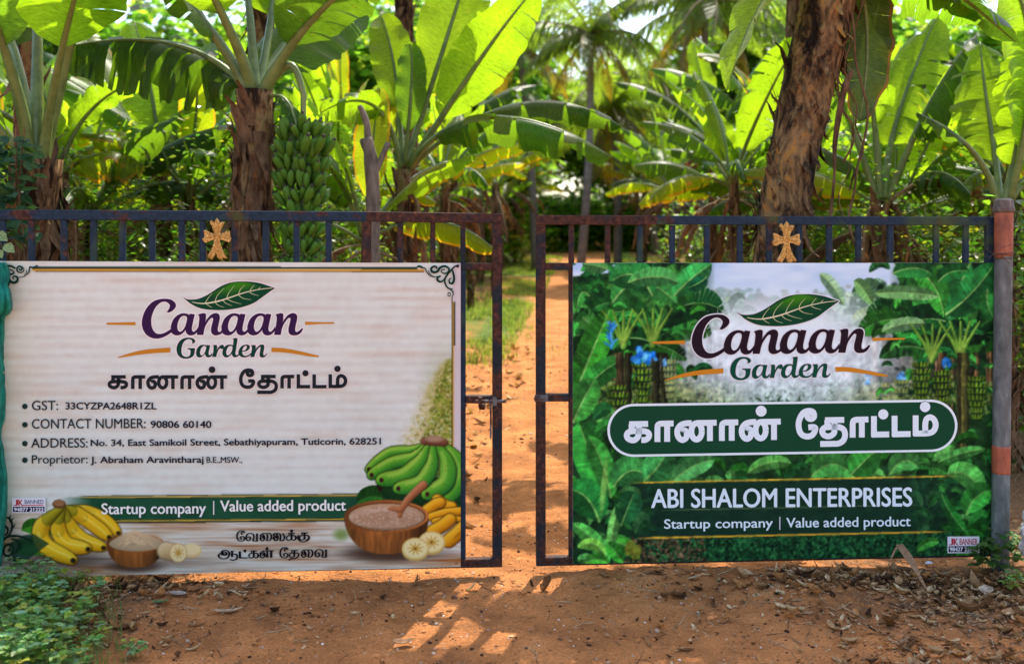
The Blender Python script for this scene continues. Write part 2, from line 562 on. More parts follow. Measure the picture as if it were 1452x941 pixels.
    for a, b, c in ((702.4, 703.5, (16, 40, 26)), (703.5, 705.8, (204, 168, 84)), (705.8, 706.6, (20, 44, 22)), (736.6, 737.5, (20, 44, 22)), (737.5, 739.6, (208, 166, 66)), (739.6, 741.6, (14, 34, 24))):
        band(a, b, c, np.clip((XX - 108) / 20, 0, 1) * np.clip((536 - XX) / 22, 0, 1))
    # yellow bananas left, mango leaves, bowls
    for (b, c, t, wd) in (((31, 752), (50, 738), (76, 756), 12), ((22, 783), (48, 764), (84, 784), 14)):
        cv.leaf(b, c, t, wd, (52, 124, 28), 4, 0.0, 1, (70, 140, 36), 26)
    cv.ell(140, 797, 150, 8, (96, 66, 50), 0.5, 0.6)
    cv.ell(88, 790, 60, 10, (70, 46, 34), 0.6, 0.6)
    ban = [((88, 719), (60, 745), (64, 772), (103, 793), 12.5), ((90, 720), (82, 744), (94, 770), (124, 777), 11.5), ((92, 720), (97, 742), (118, 764), (146, 775), 10.5), ((93, 719), (110, 728), (134, 744), (154, 760), 10.5), ((94, 719), (120, 724), (145, 734), (167, 754), 9.5)]
    for st_, a, b, t, r_ in reversed(ban):
        P = smooth_path([st_, a, b, t], 6); n = len(P)
        R = [r_ * (0.26 + 0.74 * min(1, i / n * 3.0)) * (1 - 0.62 * max(0.0, (i / n - 0.72) / 0.28) ** 2) for i in range(n)]
        cv.blob(P, [q + 0.9 for q in R], (70, 50, 10), (60, 40, 10), (40, 26, 8), alpha=0.8)
        cv.blob(P, R, (250, 214, 70), (238, 182, 26), (168, 104, 10))
        cv.blob(P[:5], [q * 1.0 for q in R[:5]], (150, 160, 40), (110, 120, 20), (60, 80, 14), alpha=0.7)
        cv.blob(P[:9], [q * 0.7 for q in R[:9]], (190, 180, 40), (180, 150, 30), (110, 100, 14), alpha=0.35)
        cv.ell(t[0] + 1, t[1] + 1, r_ * 0.32, r_ * 0.32, (46, 36, 18))
        mid = P[len(P) // 2:]
        cv.blob([(x - r_ * 0.25, y - r_ * 0.3) for x, y in mid], [r_ * 0.16] * len(mid), (255, 236, 130), (255, 230, 110), (250, 210, 80), alpha=0.5)
    cv.ell(84, 714, 9.5, 6.5, (96, 62, 34)); cv.ell(84, 713, 8, 4.5, lambda a, b: np.array([168, 120, 76], np.float32) * (1 - 0.2 * np.abs(np.sin(a * 9))[..., None]))
    def bowl(x, y, rx, ry_, h, fill, mound):
        cv.ell(x, y + h * 0.95, rx * 0.9, h * 0.25, (60, 36, 24), 0.75, 0.5)
        w_ = cv.win(x - rx, y - ry_, x + rx, y + h + 4); XX, YY = cv.X[w_], cv.Y[w_]
        u = (XX - x) / rx; v = (YY - y) / h
        m = ((np.abs(u) < 1) & (v > -0.02) & (v < np.sqrt(np.clip(1 - np.abs(u) ** 2.4, 0, 1))))
        g = vnoise(XX * 3, YY * 0.7, 12, 5)[..., None]
        sh = (1 - 0.55 * np.clip(np.abs(u + 0.15), 0, 1) ** 2 - 0.25 * v)[..., None]
        cv.put(w_, m.astype(np.float32), np.array([196, 112, 48], np.float32) * sh * (0.7 + 0.5 * g))
        cv.ell(x, y, rx, ry_, lambda a, b: np.array([172, 100, 48], np.float32) * (0.9 + 0.25 * a[..., None]))
        cv.ell(x, y + 0.6, rx * 0.93, ry_ * 0.86, (96, 52, 26))
        cv.ell(x, y + 1.2, rx * 0.90, ry_ * 0.82, lambda a, b: np.array(fill, np.float32) * (0.92 - 0.15 * b[..., None]))
        if mound:
            rr = random.Random(8)
            for q in range(16):
                f = q / 16
                cv.ell(x + 2 - f * 3, y - f * mound, rx * 0.86 * (1 - f) ** 0.75 + 2, ry_ * 0.62 * (1 - f) + 3, np.array(fill) * (0.86 + 0.2 * f))
            for q in range(60):
                a = rr.uniform(-1, 1); f = rr.random()
                cv.ell(x + a * rx * 0.7 * (1 - f), y + 4 - f * mound, rr.uniform(2, 5), rr.uniform(0.8, 1.6), np.array(fill) * rr.choice([0.8, 0.88, 1.08, 1.14]), 0.55, 0.5, a * 0.7)
    bowl(192, 769, 41, 13, 35, (208, 172, 128), 15)
    for (x, y, rx) in ((272, 780, 14),):
        cv.ell(x, y, rx, 10, (222, 184, 122)); cv.ell(x, y - 2, rx * 0.9, 8, (236, 208, 150))
    cv.blob([(236, 780), (252, 783)], [14, 13], (230, 200, 150), (206, 170, 116), (150, 112, 70))
    cv.ell(253, 783, 12.5, 13.5, (196, 146, 84)); cv.ell(253, 783, 11.6, 12.6, (236, 206, 146))
    for q in range(8):
        a = q * math.pi / 4 + 0.2
        cv.blob([(253, 783), (253 + 8 * math.cos(a), 783 + 8.5 * math.sin(a))], [1.4, 0.5], (206, 150, 60), (206, 150, 60), (190, 130, 50), alpha=0.8)
    # green bananas, bowl with spoon, jackfruit and slices on the right
    for (b, c, t, wd, cc) in (((506, 714), (530, 692), (560, 716), 16, (34, 92, 26)), ((560, 700), (590, 690), (640, 700), 22, (22, 70, 30)), ((600, 716), (630, 700), (654, 714), 18, (28, 84, 34))):
        cv.leaf(b, c, t, wd, cc, 4, 0.0, 1, (50, 110, 40), 26)
    cv.poly([(540, 690), (654, 690), (654, 722), (545, 722)], (20, 58, 26), 0.8)
    gb = [((628, 630), (646, 650), (654, 678), (632, 708), 13), ((621, 632), (634, 655), (632, 684), (606, 700), 12.5), ((614, 632), (612, 660), (596, 684), (565, 692), 11.5),
          ((606, 633), (596, 654), (572, 674), (541, 680), 12), ((602, 631), (586, 648), (556, 656), (527, 673), 9.5), ((600, 630), (582, 638), (552, 642), (523, 665), 8)]
    order = [0, 1, 5, 4, 3, 2]
    cv.blob([(541, 689), (560, 700), (600, 704)], [7, 12, 14], (30, 84, 30), (20, 60, 24), (10, 36, 14))
    cv.ell(539, 690, 4, 6, (40, 22, 14))
    for q in order:
        st_, a, b, t, r_ = gb[q]
        P = smooth_path([st_, a, b, t], 6); n = len(P)
        R = [r_ * (0.3 + 0.7 * min(1, i / n * 2.4)) * (1 - 0.5 * max(0.0, (i / n - 0.78) / 0.22) ** 2) for i in range(n)]
        cv.blob(P, [z + 1.0 for z in R], (20, 50, 14), (14, 40, 12), (8, 26, 8), alpha=0.85)
        cv.blob(P, R, (158, 202, 66), (84, 160, 40), (24, 96, 34))
        mid = P[len(P) // 4:-3]
        cv.blob([(x - r_ * 0.3, y - r_ * 0.35) for x, y in mid], [r_ * 0.26] * len(mid), (190, 218, 96), (176, 210, 84), (140, 190, 60), alpha=0.45)
        if q: cv.ell(t[0], t[1], 3.2, 3.6, (74, 40, 26)); 
        if q: cv.ell(t[0] - 0.4, t[1], 1.8, 2.0, (44, 24, 16))
        rr = random.Random(q)
        for z in range(7):
            p = P[rr.randrange(6, n)]; cv.ell(p[0] + rr.uniform(-4, 4), p[1] + rr.uniform(-4, 4), 0.9, 0.6, (40, 90, 30), 0.7)
    cv.blob([(602, 625), (630, 627)], [6, 6], (150, 96, 70), (120, 72, 48), (76, 42, 28)); cv.ell(616, 622, 14, 4.8, (150, 112, 88)); cv.ell(616, 621.5, 10, 3, (176, 140, 112), 0.7)
    cv.ell(655, 724, 16, 20, (20, 60, 26), 0.9)
    def flake(pts, r_, c=1.0):
        P = smooth_path(pts, 5)
        cv.blob(P, [r_ + 1.2] * len(P), (120, 70, 10), (110, 60, 8), (80, 40, 6), alpha=0.8)
        cv.blob(P, [r_] * len(P), (252, 196, 54), (232, 158, 22), (170, 94, 10))
    flake([(620, 708), (632, 716), (640, 718)], 8); flake([(606, 722), (618, 714), (624, 712)], 8); flake([(612, 732), (632, 726), (652, 724)], 6); flake([(616, 738), (640, 734), (654, 736)], 4)
    flake([(614, 752), (628, 744), (638, 736)], 9); flake([(636, 766), (648, 756), (656, 748)], 10)
    cv.ell(650, 757, 9, 2, (170, 100, 10), 0.7, 0.4, -0.7)
    cv.ell(560, 785, 84, 8, (96, 70, 54), 0.6, 0.6)
    bowl(548, 731, 60, 23, 54, (184, 142, 104), 0)
    for q in range(5):
        f = 1 - q / 5.2
        cv.ell(546 - q * 1.5, 733 - q * 1.6, 50 * f, 15 * f, (200, 164, 130), 0.9); cv.ell(547 - q * 1.5, 734.4 - q * 1.6, 48.5 * f, 14 * f, (176, 134, 100), 0.9, 0.06)
    rr = random.Random(12)
    for q in range(260):
        a = rr.uniform(0, 6.3); f = rr.random() ** 0.5
        cv.ell(547 + 50 * f * math.cos(a), 733 + 15.5 * f * math.sin(a), rr.uniform(0.8, 2.6), rr.uniform(0.5, 1.1), rr.choice([(224, 190, 166), (164, 112, 82), (210, 170, 142)]), 0.5)
    P = smooth_path([(600, 687), (580, 706), (569, 722), (567, 730)], 6)
    cv.blob(P, np.linspace(6.5, 3.6, len(P)), (206, 140, 96), (176, 106, 62), (116, 62, 34))
    cv.blob([(566, 722), (556, 720), (550, 721)], [4.5, 3.5, 1.2], (206, 140, 96), (180, 110, 66), (130, 74, 40))
    for (x, y) in ((612, 768), (589, 777)):
        cv.ell(x, y + 2.5, 19, 15.5, (196, 156, 84)); cv.ell(x, y, 19, 15.5, (220, 184, 104)); cv.ell(x, y, 17, 13.5, (240, 216, 150))
        for q in range(9):
            a = q * 0.7 + x
            cv.blob([(x, y), (x + 11 * math.cos(a), y + 9 * math.sin(a))], [1.6, 0.6], (212, 164, 60), (206, 150, 50), (180, 130, 40), alpha=0.8)
        cv.ell(x, y, 1.8, 1.5, (120, 84, 40))
    cv.ell(484, 757, 10, 8, (96, 128, 40), 0.7, 0.7)
    # foot corner ornament ground
    cv.ell(6, 770, 24, 50, (16, 44, 30), 0.25, 0.6)
    cv.poly([(34, 758), (48, 756), (70, 770), (30, 800), (20, 800), (12, 770)], (18, 52, 34), 0.8)
    # grommet holes and grime
    for x, y in ((647, 798), (650, 376), (22, 806)): cv.ell(x, y, 1.1, 1.1, (60, 40, 30))
    g = vnoise(X, Y, 130, 31); cv.img -= (np.clip(g - 0.5, 0, 1) * 22)[..., None]
    return cv

CORN_L = [(-10, 370), (653.2, 373), (653.2, 803), (-10, 819)]
CORN_R = [(812.2, 372.8), (1409, 372.8), (1409, 785.5), (812.2, 799)]

def art_right():
    cv = Canvas(808, 366, 1414, 806)
    X, Y = cv.X, cv.Y
    r = random.Random(5)
    base = np.array([16, 44, 22], np.float32) + (vnoise(X, Y, 24, 1) * 30)[..., None] * np.array([0.5, 1.0, 0.5])
    cv.img[:] = base
    # sky with thin cloud between the crowns
    v = np.clip((Y - 372) / 60, 0, 1)[..., None]
    cl = np.clip(vnoise(X, Y * 3.2, 70, 6) - 0.42, 0, 1)[..., None] * 2.0
    skyc = np.array([172, 194, 224], np.float32) * (1 - v) + np.array([222, 228, 234], np.float32) * v
    skyc = skyc * (1 - np.clip(cl, 0, 1)) + np.array([232, 234, 238], np.float32) * np.clip(cl, 0, 1)
    sm = (np.clip((X - 985) / 30, 0, 1) * np.clip((1290 - X) / 30, 0, 1) * np.clip((450 - Y) / 30, 0, 1))[..., None]
    sm2 = (((X < 880) & (X > 812) & (Y < 392 - (X - 812) * 0.1)) * 1.0)[..., None]
    sm = np.maximum(sm, sm2)
    cv.img[:] = cv.img * (1 - sm) + skyc * sm
    # far trees in mist
    for q in range(900):
        x = r.uniform(985, 1290); e = abs(x - 1120) / 150
        y = r.gauss(428 - 8 * e, 9) + 8
        cv.ell(x, y, r.uniform(2, 7), r.uniform(2, 5), (132 + r.randint(-14, 20), 152 + r.randint(-12, 18), 138), 0.55, 0.4)
    # misty middle
    cv.ell(1112, 486, 150, 60, (204, 206, 212), 0.9, 0.35)
    # row of stems
    def stemcol(f): return [(92, 74, 48), (66, 56, 34), (118, 96, 62), (44, 46, 26), (74, 84, 40)][r.randrange(5)]
    def trunk(x, y0, y1, w, a=1.0, fade=0.0):
        c0 = np.array(stemcol(0), float)
        n = 9; xs = [x + r.gauss(0, 0.8) for _ in range(n + 1)]
        for k in range(n):
            ya, yb = y0 + (y1 - y0) * k / n, y0 + (y1 - y0) * (k + 1) / n
            for j in range(4):
                u0, u1 = j / 4 - 0.5, (j + 1) / 4 - 0.5
                c = c0 * (1.15, 1.0, 0.75, 0.5)[j] * r.uniform(0.75, 1.2)
                c = c * (1 - fade) + np.array([196, 200, 204]) * fade
                cv.poly([(xs[k] + w * u0, ya), (xs[k] + w * u1, ya), (xs[k + 1] + w * u1, yb), (xs[k + 1] + w * u0, yb)], c, a)
    def fade_at(x): return max(0.0, min(0.9, 1.15 - abs(x - 1120) / 165))
    for q in range(120):
        x = r.uniform(812, 1410); f = fade_at(x)
        if f > 0.85 and r.random() < 0.7: continue
        trunk(x, r.uniform(455, 500), r.uniform(560, 600), r.uniform(3, 9), 1.0, f)
    for q in range(2400):           # undergrowth behind
        x = r.uniform(812, 1410); f = fade_at(x); y = r.uniform(540, 585) if r.random() < 0.5 else r.gauss(560, 10)
        c = np.array(r.choice([(58, 104, 42), (90, 138, 60), (36, 74, 30), (120, 160, 90)]), float); c = c * (1 - f) + np.array([192, 202, 196]) * f
        cv.ell(x, y, r.uniform(1.5, 4.5), r.uniform(1, 3), c, 0.7, 0.2, r.uniform(0, 3))
    # crowns of bananas: leaves that spread from heads on both sides
    greens = [(22, 92, 38), (36, 118, 46), (14, 66, 30), (54, 138, 56), (28, 104, 40), (40, 126, 40)]
    def crown(hx, hy, n, L, wd, a0, a1, fade=0.0, dark=1.0):
        for q in range(n):
            a = a0 + (a1 - a0) * (q + r.random()) / n
            l = L * r.uniform(0.7, 1.1)
            tx, ty = hx + l * math.cos(a), hy - l * math.sin(a)
            cxx, cyy = hx + l * 0.55 * math.cos(a), hy - l * 0.62 * math.sin(a) - l * 0.22
            ty += l * 0.22
            c = np.array(r.choice(greens), float) * dark
            rb = np.array([84, 144, 82], float)
            if fade: c = c * (1 - fade) + np.array([176, 196, 184]) * fade; rb = rb * (1 - fade) + np.array([206, 214, 208]) * fade
            cv.leaf((hx, hy), (cxx, cyy), (tx, ty), wd * r.uniform(0.75, 1.1), c, r.random(), r.choice([0.1, 0.3, 0.5]), r.choice([-1, 1]), rb, 20)
    for x in (1000, 1030, 1200, 1230, 1262): crown(x, 470, 7, 62, 12, 0.3, 2.9, min(0.8, fade_at(x) + 0.15))
    for x, y in ((950, 470), (975, 462), (1262, 456), (1288, 462)): crown(x, y, 8, 72, 15, 0.2, 3.0, 0.35)
    cv.ell(1112, 474, 132, 48, (234, 235, 235), 0.95, 0.55)
    cv.ell(1112, 518, 165, 36, (230, 231, 230), 0.8, 0.6)
    for x, y in ((838, 470), (905, 468), (880, 500), (936, 490), (1310, 470), (1350, 480), (1392, 476), (1330, 505)): crown(x, y, 8, 92, 19, 0.1, 3.1, 0.0, 0.62)
    for x, y in ((850, 470), (925, 466), (1325, 472), (1372, 470)): crown(x, y, 9, 108, 22, 0.15, 3.0, 0.0, 0.95)
    # the pictures' individual big leaves
    big = [((868, 430), (902, 372), (958, 428), 20, (44, 132, 60)), ((925, 420), (905, 372), (868, 398), 22, (30, 108, 50)), ((955, 420), (975, 396), (1006, 376), 17, (40, 136, 66)),
           ((862, 382), (850, 376), (828, 374), 12, (60, 130, 70)), ((890, 400), (935, 384), (960, 400), 14, (56, 140, 72)), ((815, 560), (838, 500), (864, 440), 22, (44, 140, 40)), ((826, 556), (850, 525), (882, 510), 16, (34, 116, 44)),
           ((812, 600), (826, 566), (842, 540), 20, (52, 144, 56)), ((836, 420), (822, 402), (818, 438), 10, (40, 120, 50)), ((1002, 392), (996, 400), (976, 408), 10, (16, 84, 50)),
           ((1376, 372), (1352, 420), (1345, 452), 17, (34, 120, 56)), ((1288, 376), (1330, 392), (1338, 446), 18, (46, 146, 50)), ((1340, 446), (1380, 420), (1408, 376), 22, (26, 104, 48)), ((1240, 416), (1290, 412), (1330, 420), 10, (86, 150, 90)),
           ((1162, 388), (1180, 400), (1196, 432), 9, (120, 172, 132)), ((1210, 398), (1222, 402), (1236, 430), 10, (90, 156, 90)), ((1250, 470), (1276, 456), (1310, 458), 10, (96, 154, 104)), ((1265, 388), (1298, 372), (1320, 388), 14, (30, 110, 50)),
           ((1400, 410), (1396, 430), (1408, 450), 12, (40, 130, 56)), ((1330, 400), (1344, 380), (1372, 384), 12, (24, 100, 44))]
    for q in range(260):
        x = r.choice([r.uniform(812, 985), r.uniform(1245, 1412)]); y = r.uniform(372, 560); a = r.uniform(0, 6.28); l = r.uniform(12, 34)
        if r.random() < 0.45: cv.ell(x, y, r.uniform(3, 9), r.uniform(2, 5), (6, 26, 14), 0.65, 0.4, a); continue
        cc = np.array(r.choice(greens), float) * r.uniform(0.5, 1.35)
        cv.leaf((x, y), (x + l * .5 * math.cos(a), y - l * .6), (x + l * math.cos(a), y + l * .3 * math.sin(a)), l * .2, cc, q, 0.3, r.choice([-1, 1]), cc * 1.3 + 14, 10)
    for k, (b, c, t, wd, cc) in enumerate(big): cv.leaf(b, c, t, wd, cc, k, 0.2, k % 2 * 2 - 1, (110, 172, 96), 30)
    # heads of petioles
    for hx, hy in ((884, 492), (926, 490), (1322, 512), (1362, 508)):
        for a in (-0.5, -0.25, 0, 0.22, 0.45):
            cv.blob([(hx, hy), (hx + 22 * a, hy - 24), (hx + 60 * a, hy - 52)], [4, 2.6, 1.4], (150, 200, 90), (84, 146, 50), (34, 84, 30))
    for x in (878, 890, 930, 942, 1334, 1362, 1368): trunk(x, 500, 640 if x > 1300 or x < 880 else 590, 11)
    # bunches with blue bags
    def bunch(x, y0, y1, w, fade=0.0):
        n = int((y1 - y0) / 7.5)
        for k in range(n):
            f = k / max(1, n - 1); y = y0 + (y1 - y0) * f
            ww = w * (0.65 + 0.5 * math.sin(math.pi * min(1, 0.25 + f * 0.9)))
            m = max(4, int(ww / 2.3))
            cv.ell(x, y + 2, ww + 1, 5, np.array([20, 44, 16], float) * (1 - fade) + 150 * fade, 0.85, 0.2)
            for j in range(m):
                u = (j + 0.5) / m * 2 - 1
                xx = x + ww * u + r.uniform(-0.6, 0.6)
                c = 1 - 0.35 * abs(u)
                a = np.array([166, 204, 70], float) * c; b = np.array([86, 142, 34], float) * c; d = np.array([22, 58, 14], float)
                if fade: a, b, d = (q_ * (1 - fade) + np.array([190, 204, 180]) * fade for q_ in (a, b, d))
                cv.blob([(xx, y + 2.4), (xx + u * 1.5, y - 1.8)], [2.1, 1.3], a * (0.85 + 0.3 * r.random()), b, d)
    def bag(x, y, w, h, f=0.0):
        for q in range(26):
            u, v_ = r.uniform(-1, 1), r.random()
            c = np.array(r.choice([(36, 128, 216), (72, 164, 236), (20, 92, 180), (110, 190, 240)]), float) * (1 - f) + 200 * f
            cv.ell(x + u * w * (0.35 + 0.65 * v_), y + v_ * h, w * 0.3, h * 0.2, c, 0.75, 0.2, u)
    for x, y0, y1, w, fd in ((876, 548, 592, 13, 0), (911, 516, 566, 12, 0), (1306, 516, 564, 12, 0), (1336, 528, 566, 12, 0), (1385, 536, 590, 12, 0), (1278, 540, 566, 9, 0.3), (950, 512, 560, 8, 0.4), (1256, 545, 566, 6, 0.5)): bunch(x, y0, y1, w, fd)
    bag(867, 458, 6, 32); bag(908, 492, 14, 22); bag(924, 498, 8, 12); bag(1342, 508, 8, 12); bag(1278, 528, 7, 10, 0.15); bag(942, 508, 3, 10, 0.3); bag(1230, 528, 6, 8, 0.6); bag(1230, 538, 4, 6, 0.4)
    # undergrowth under the pill
    base_y = lambda x: 640 - (x - 880) * 0.016
    w = cv.win(808, 600, 1414, 806)
    for q in range(520):
        y = 596 + 208 * (q / 520) + r.uniform(-8, 8)
        x = r.uniform(806, 1414)
        if 875 < x < 1352 and y < 640: continue
        small = y > 762 and 880 < x < 1345
        a = r.uniform(0, math.pi); l = r.uniform(16, 40) * (0.35 if small else 1.0)
        d = r.uniform(0.7, 1.1) * (0.55 if small else 0.9)
        c = np.array(r.choice([(36, 116, 44), (54, 142, 56), (24, 88, 40), (76, 160, 76), (30, 100, 30)]), float) * d
        cv.leaf((x, y), (x + l * 0.6 * math.cos(a), y - l * 0.7 * abs(math.sin(a)) - 4), (x + l * math.cos(a), y - l * 0.6 * math.sin(a) + 2), l * r.uniform(0.2, 0.32), c, q, 0.08, r.choice([-1, 1]), c * 1.2 + 8, 9)
        if r.random() < 0.3:
            cv.ell(x + r.uniform(-10, 10), y + r.uniform(-5, 5), r.uniform(4, 12), r.uniform(3, 6), (8, 24, 12), 0.7, 0.5)
    for q in range(3200):         # small weeds and litter at the foot of the picture
        x = r.uniform(870, 1352); y = r.uniform(761 - (x - 880) * 0.015, 802)
        lit = x < 1000 and r.random() < 0.6
        c = r.choice([(96, 70, 48), (60, 40, 26), (130, 100, 70), (36, 26, 16)]) if lit else r.choice([(24, 78, 44), (34, 98, 52), (12, 44, 24), (44, 112, 60), (8, 28, 16), (20, 60, 30)])
        cv.ell(x, y, r.uniform(1.2, 4.0), r.uniform(0.8, 2.2), c, 0.85, 0.15, r.uniform(0, 3))
    lf = [((862, 700), (838, 650), (822, 602), 26, (40, 136, 50)), ((866, 706), (860, 660), (836, 620), 16, (50, 146, 56)), ((870, 690), (890, 655), (915, 672), 22, (46, 128, 60)), ((850, 740), (838, 700), (812, 694), 26, (28, 110, 46)),
          ((912, 682), (935, 664), (945, 640), 22, (50, 140, 70)), ((950, 686), (980, 655), (1010, 652), 15, (70, 160, 84)), ((1060, 670), (1090, 648), (1120, 656), 10, (74, 156, 70)), ((1150, 676), (1180, 640), (1210, 674), 18, (60, 150, 66)), ((1205, 674), (1222, 655), (1240, 640), 22, (44, 134, 50)),
          ((1262, 672), (1280, 640), (1300, 660), 16, (66, 156, 74)), ((1342, 672), (1372, 660), (1392, 696), 17, (70, 166, 72)), ((1370, 730), (1378, 700), (1404, 694), 18, (50, 150, 56)), ((1330, 655), (1360, 640), (1396, 636), 8, (60, 146, 66)),
          ((862, 800), (850, 765), (812, 742), 12, (70, 170, 70)), ((858, 770), (880, 760), (905, 790), 12, (60, 160, 50)), ((858, 790), (846, 760), (820, 775), 8, (110, 190, 70)), ((866, 780), (868, 740), (880, 712), 8, (96, 180, 84)), ((830, 798), (845, 786), (862, 798), 9, (64, 168, 50)), ((884, 798), (872, 780), (862, 770), 10, (50, 150, 44)),
          ((1300, 782), (1312, 764), (1330, 768), 7, (56, 150, 50)), ((1335, 700), (1345, 730), (1372, 756), 8, (30, 110, 40)), ((880, 745), (892, 715), (898, 700), 18, (30, 104, 50))]
    for k, (b, c, t, wd, cc) in enumerate(lf): cv.leaf(b, c, t, wd, cc, k + 50, 0.15, k % 2 * 2 - 1, (104, 168, 84), 30)
    cv.ell(856, 690, 4, 40, (130, 190, 90), 0.6, 0.4, 0.1)
    for x, y in ((893, 776), (902, 782)): cv.ell(x, y, 7, 11, (120, 130, 40), 0.9, 0.2, 0.3)
    # dark panel behind the lower lines
    w = cv.win(860, 670, 1370, 772); XX, YY = cv.X[w], cv.Y[w]
    k = -9.5 / 450; yy = YY - (XX - 890) * k
    fd = np.clip((XX - 872) / 70, 0, 1) * np.clip((1362 - XX) / 80, 0, 1)
    cv.put(w, ((yy > 683.5) & (yy < 763)).astype(np.float32) * fd * 0.93, np.array([16, 44, 30], np.float32) + vnoise(XX, YY, 16, 2)[..., None] * 10)
    for a, b, c, x0, x1 in ((683, 685.2, (176, 164, 52), 890, 1362), (761.4, 763.8, (186, 156, 46), 900, 1348), (723.2, 724.4, (92, 116, 80), 930, 1312)):
        f2 = np.clip((XX - x0) / 30, 0, 1) * np.clip((x1 - XX) / 30, 0, 1)
        cv.put(w, ((yy > a) & (yy < b)).astype(np.float32) * f2, c)
    cv.img *= np.array([0.97, 1.04, 1.05], np.float32)
    gm = np.clip((cv.img[..., 1] - cv.img[..., 2] - 12) / 40, 0, 1)[..., None]
    cv.img *= 1 + gm * np.array([0.24, 0.02, -0.04], np.float32)
    d1 = vnoise(X, Y, 5, 40, 3); d2 = vnoise(X + 30, Y, 14, 41, 2)
    keep = (1 - sm[..., 0]) * np.clip(1 - np.exp(-((X - 1112) / 120) ** 2 - ((Y - 470) / 60) ** 2) * 1.2, 0, 1) * (1 - ((Y > 684) & (Y < 760) & (X > 940) & (X < 1300)))
    cv.img *= (1 + keep * ((d1 - 0.5) * 0.55 + (d2 - 0.5) * 0.5))[..., None]
    return cv

# ------------------------------------------------------------------ logo, lettering
def Z(pts, sc, ox, oy): return [(ox + p[0] / sc, oy + p[1] / sc) + tuple(p[2:]) for p in pts]
C_ = 1
big_C = Z([(520,352,1),(555,300),(578,240),(565,200),(530,170),(480,155),(420,165),(360,205),(300,275),(255,370),(230,460),(225,550),(235,630),(265,700),(310,750),(370,768),(430,762),(500,735),(560,700),(600,670),(640,640,1),(640,700,1),(605,740),(560,775),(480,820),(400,850),(310,858),(220,840),(140,790),(85,720),(50,630),(45,530),(65,430),(110,320),(180,220),(270,145),(370,110),(480,98),(580,108),(650,145),(690,195),(692,250),(660,300),(610,340),(560,362)], 13.444, 198, 416)
big_a = Z([(596,640),(605,590),(640,500),(700,430),(780,385),(850,375),(910,385),(945,405,1),(965,382,1),(1055,395,1),(1040,460),(1015,570),(1000,650),(1003,700),(1025,725),(1050,720),(1090,680),(1130,620,1),(1130,700,1),(1090,745),(1040,785),(970,798),(920,780),(890,745),(880,690,1),(840,740),(780,785),(710,798),(650,780),(605,735)], 13.444, 198, 416)
big_ac = Z([(860,425),(890,435),(905,470),(895,540),(870,620),(830,690),(780,725),(745,710),(725,660),(725,600),(745,520),(780,460),(820,430)], 13.444, 198, 416)
def big_n(tail):
    a = [(150,132,1),(200,112),(260,103),(298,120),(300,150),(295,220),(285,275,1),(330,205),(380,145),(440,110),(500,103),(545,125),(565,170),(560,230),(540,320),(525,400),(530,445),(550,462),(580,450)]
    b = [(612,415,1),(640,440,1),(610,480)] if not tail else [(625,415),(650,388),(672,400),(660,435),(620,490)]
    c = [(560,522) if tail else (560,512),(500,528),(450,522),(410,490),(395,440),(400,370),(420,290),(435,215),(420,195),(395,200),(350,250),(300,330),(270,410),(255,490),(245,520,1),(125,518,1),(130,470),(150,380),(165,280),(172,200),(165,160)]
    return Z(a + b + c, 13.444, 270, 436)
G_ = Z([(575,315,1),(580,270),(565,220),(530,190),(470,180),(400,200),(340,250),(290,340),(265,440),(260,540),(275,620),(320,670),(380,692),(440,690),(490,665),(515,620),(525,540),(515,500),(490,480),(430,470,1),(440,437,1),(665,440,1),(655,500),(645,580),(620,655),(560,710),(470,745),(370,752),(280,735),(200,690),(140,610),(115,500),(125,390),(165,290),(240,200),(330,150),(430,130),(530,135),(610,160),(655,200),(668,245),(640,285)], 20.74, 245, 472)
g_a = Z([(690,590),(700,500),(740,420),(810,360),(880,340),(950,345),(990,358,1),(1010,345,1),(1105,355,1),(1090,430),(1065,540),(1060,610),(1080,645),(1110,640),(1165,580,1),(1175,640,1),(1120,695),(1050,715),(990,695),(965,650),(955,600,1),(910,650),(860,695),(800,718),(740,705),(700,660)], 20.74, 245, 472)
g_ac = Z([(950,380),(985,410),(980,460),(955,540),(915,610),(870,650),(835,645),(810,600),(812,530),(840,450),(880,400),(920,380)], 20.74, 245, 472)
g_r = Z([(1185,355,1),(1240,345),(1295,350),(1308,400),(1303,500,1),(1345,420),(1395,365),(1445,342),(1490,350),(1513,390),(1503,440),(1468,470),(1425,460),(1400,440,1),(1360,480),(1320,560),(1298,630),(1285,702,1),(1160,702,1),(1180,620),(1198,500),(1202,400)], 20.74, 245, 472)
g_d = Z([(115,560),(135,470),(190,390),(260,345),(340,335),(400,345),(430,362,1),(440,200,1),(415,158,1),(480,145),(555,140,1),(560,200),(540,330),(510,520),(500,600),(515,640),(545,640),(600,600,1),(606,650,1),(550,695),(480,712),(425,690),(400,640),(395,600,1),(350,650),(290,700),(220,715),(160,690),(120,630)], 20.74, 310, 472)
g_dc = Z([(360,378),(400,390),(410,430),(395,510),(350,600),(300,645),(260,645),(232,600),(235,520),(270,430),(310,390)], 20.74, 310, 472)
g_e = Z([(585,560),(605,480),(650,410),(720,355),(800,335),(870,340),(915,370),(925,420),(890,480),(820,530),(695,548,1),(700,590),(730,640),(790,662),(860,650),(930,600),(965,570,1),(955,630,1),(880,690),(800,712),(710,710),(640,680),(600,630)], 20.74, 310, 472)
g_ec = Z([(800,370),(830,390),(825,440),(780,500),(700,520),(715,460),(750,400)], 20.74, 310, 472)
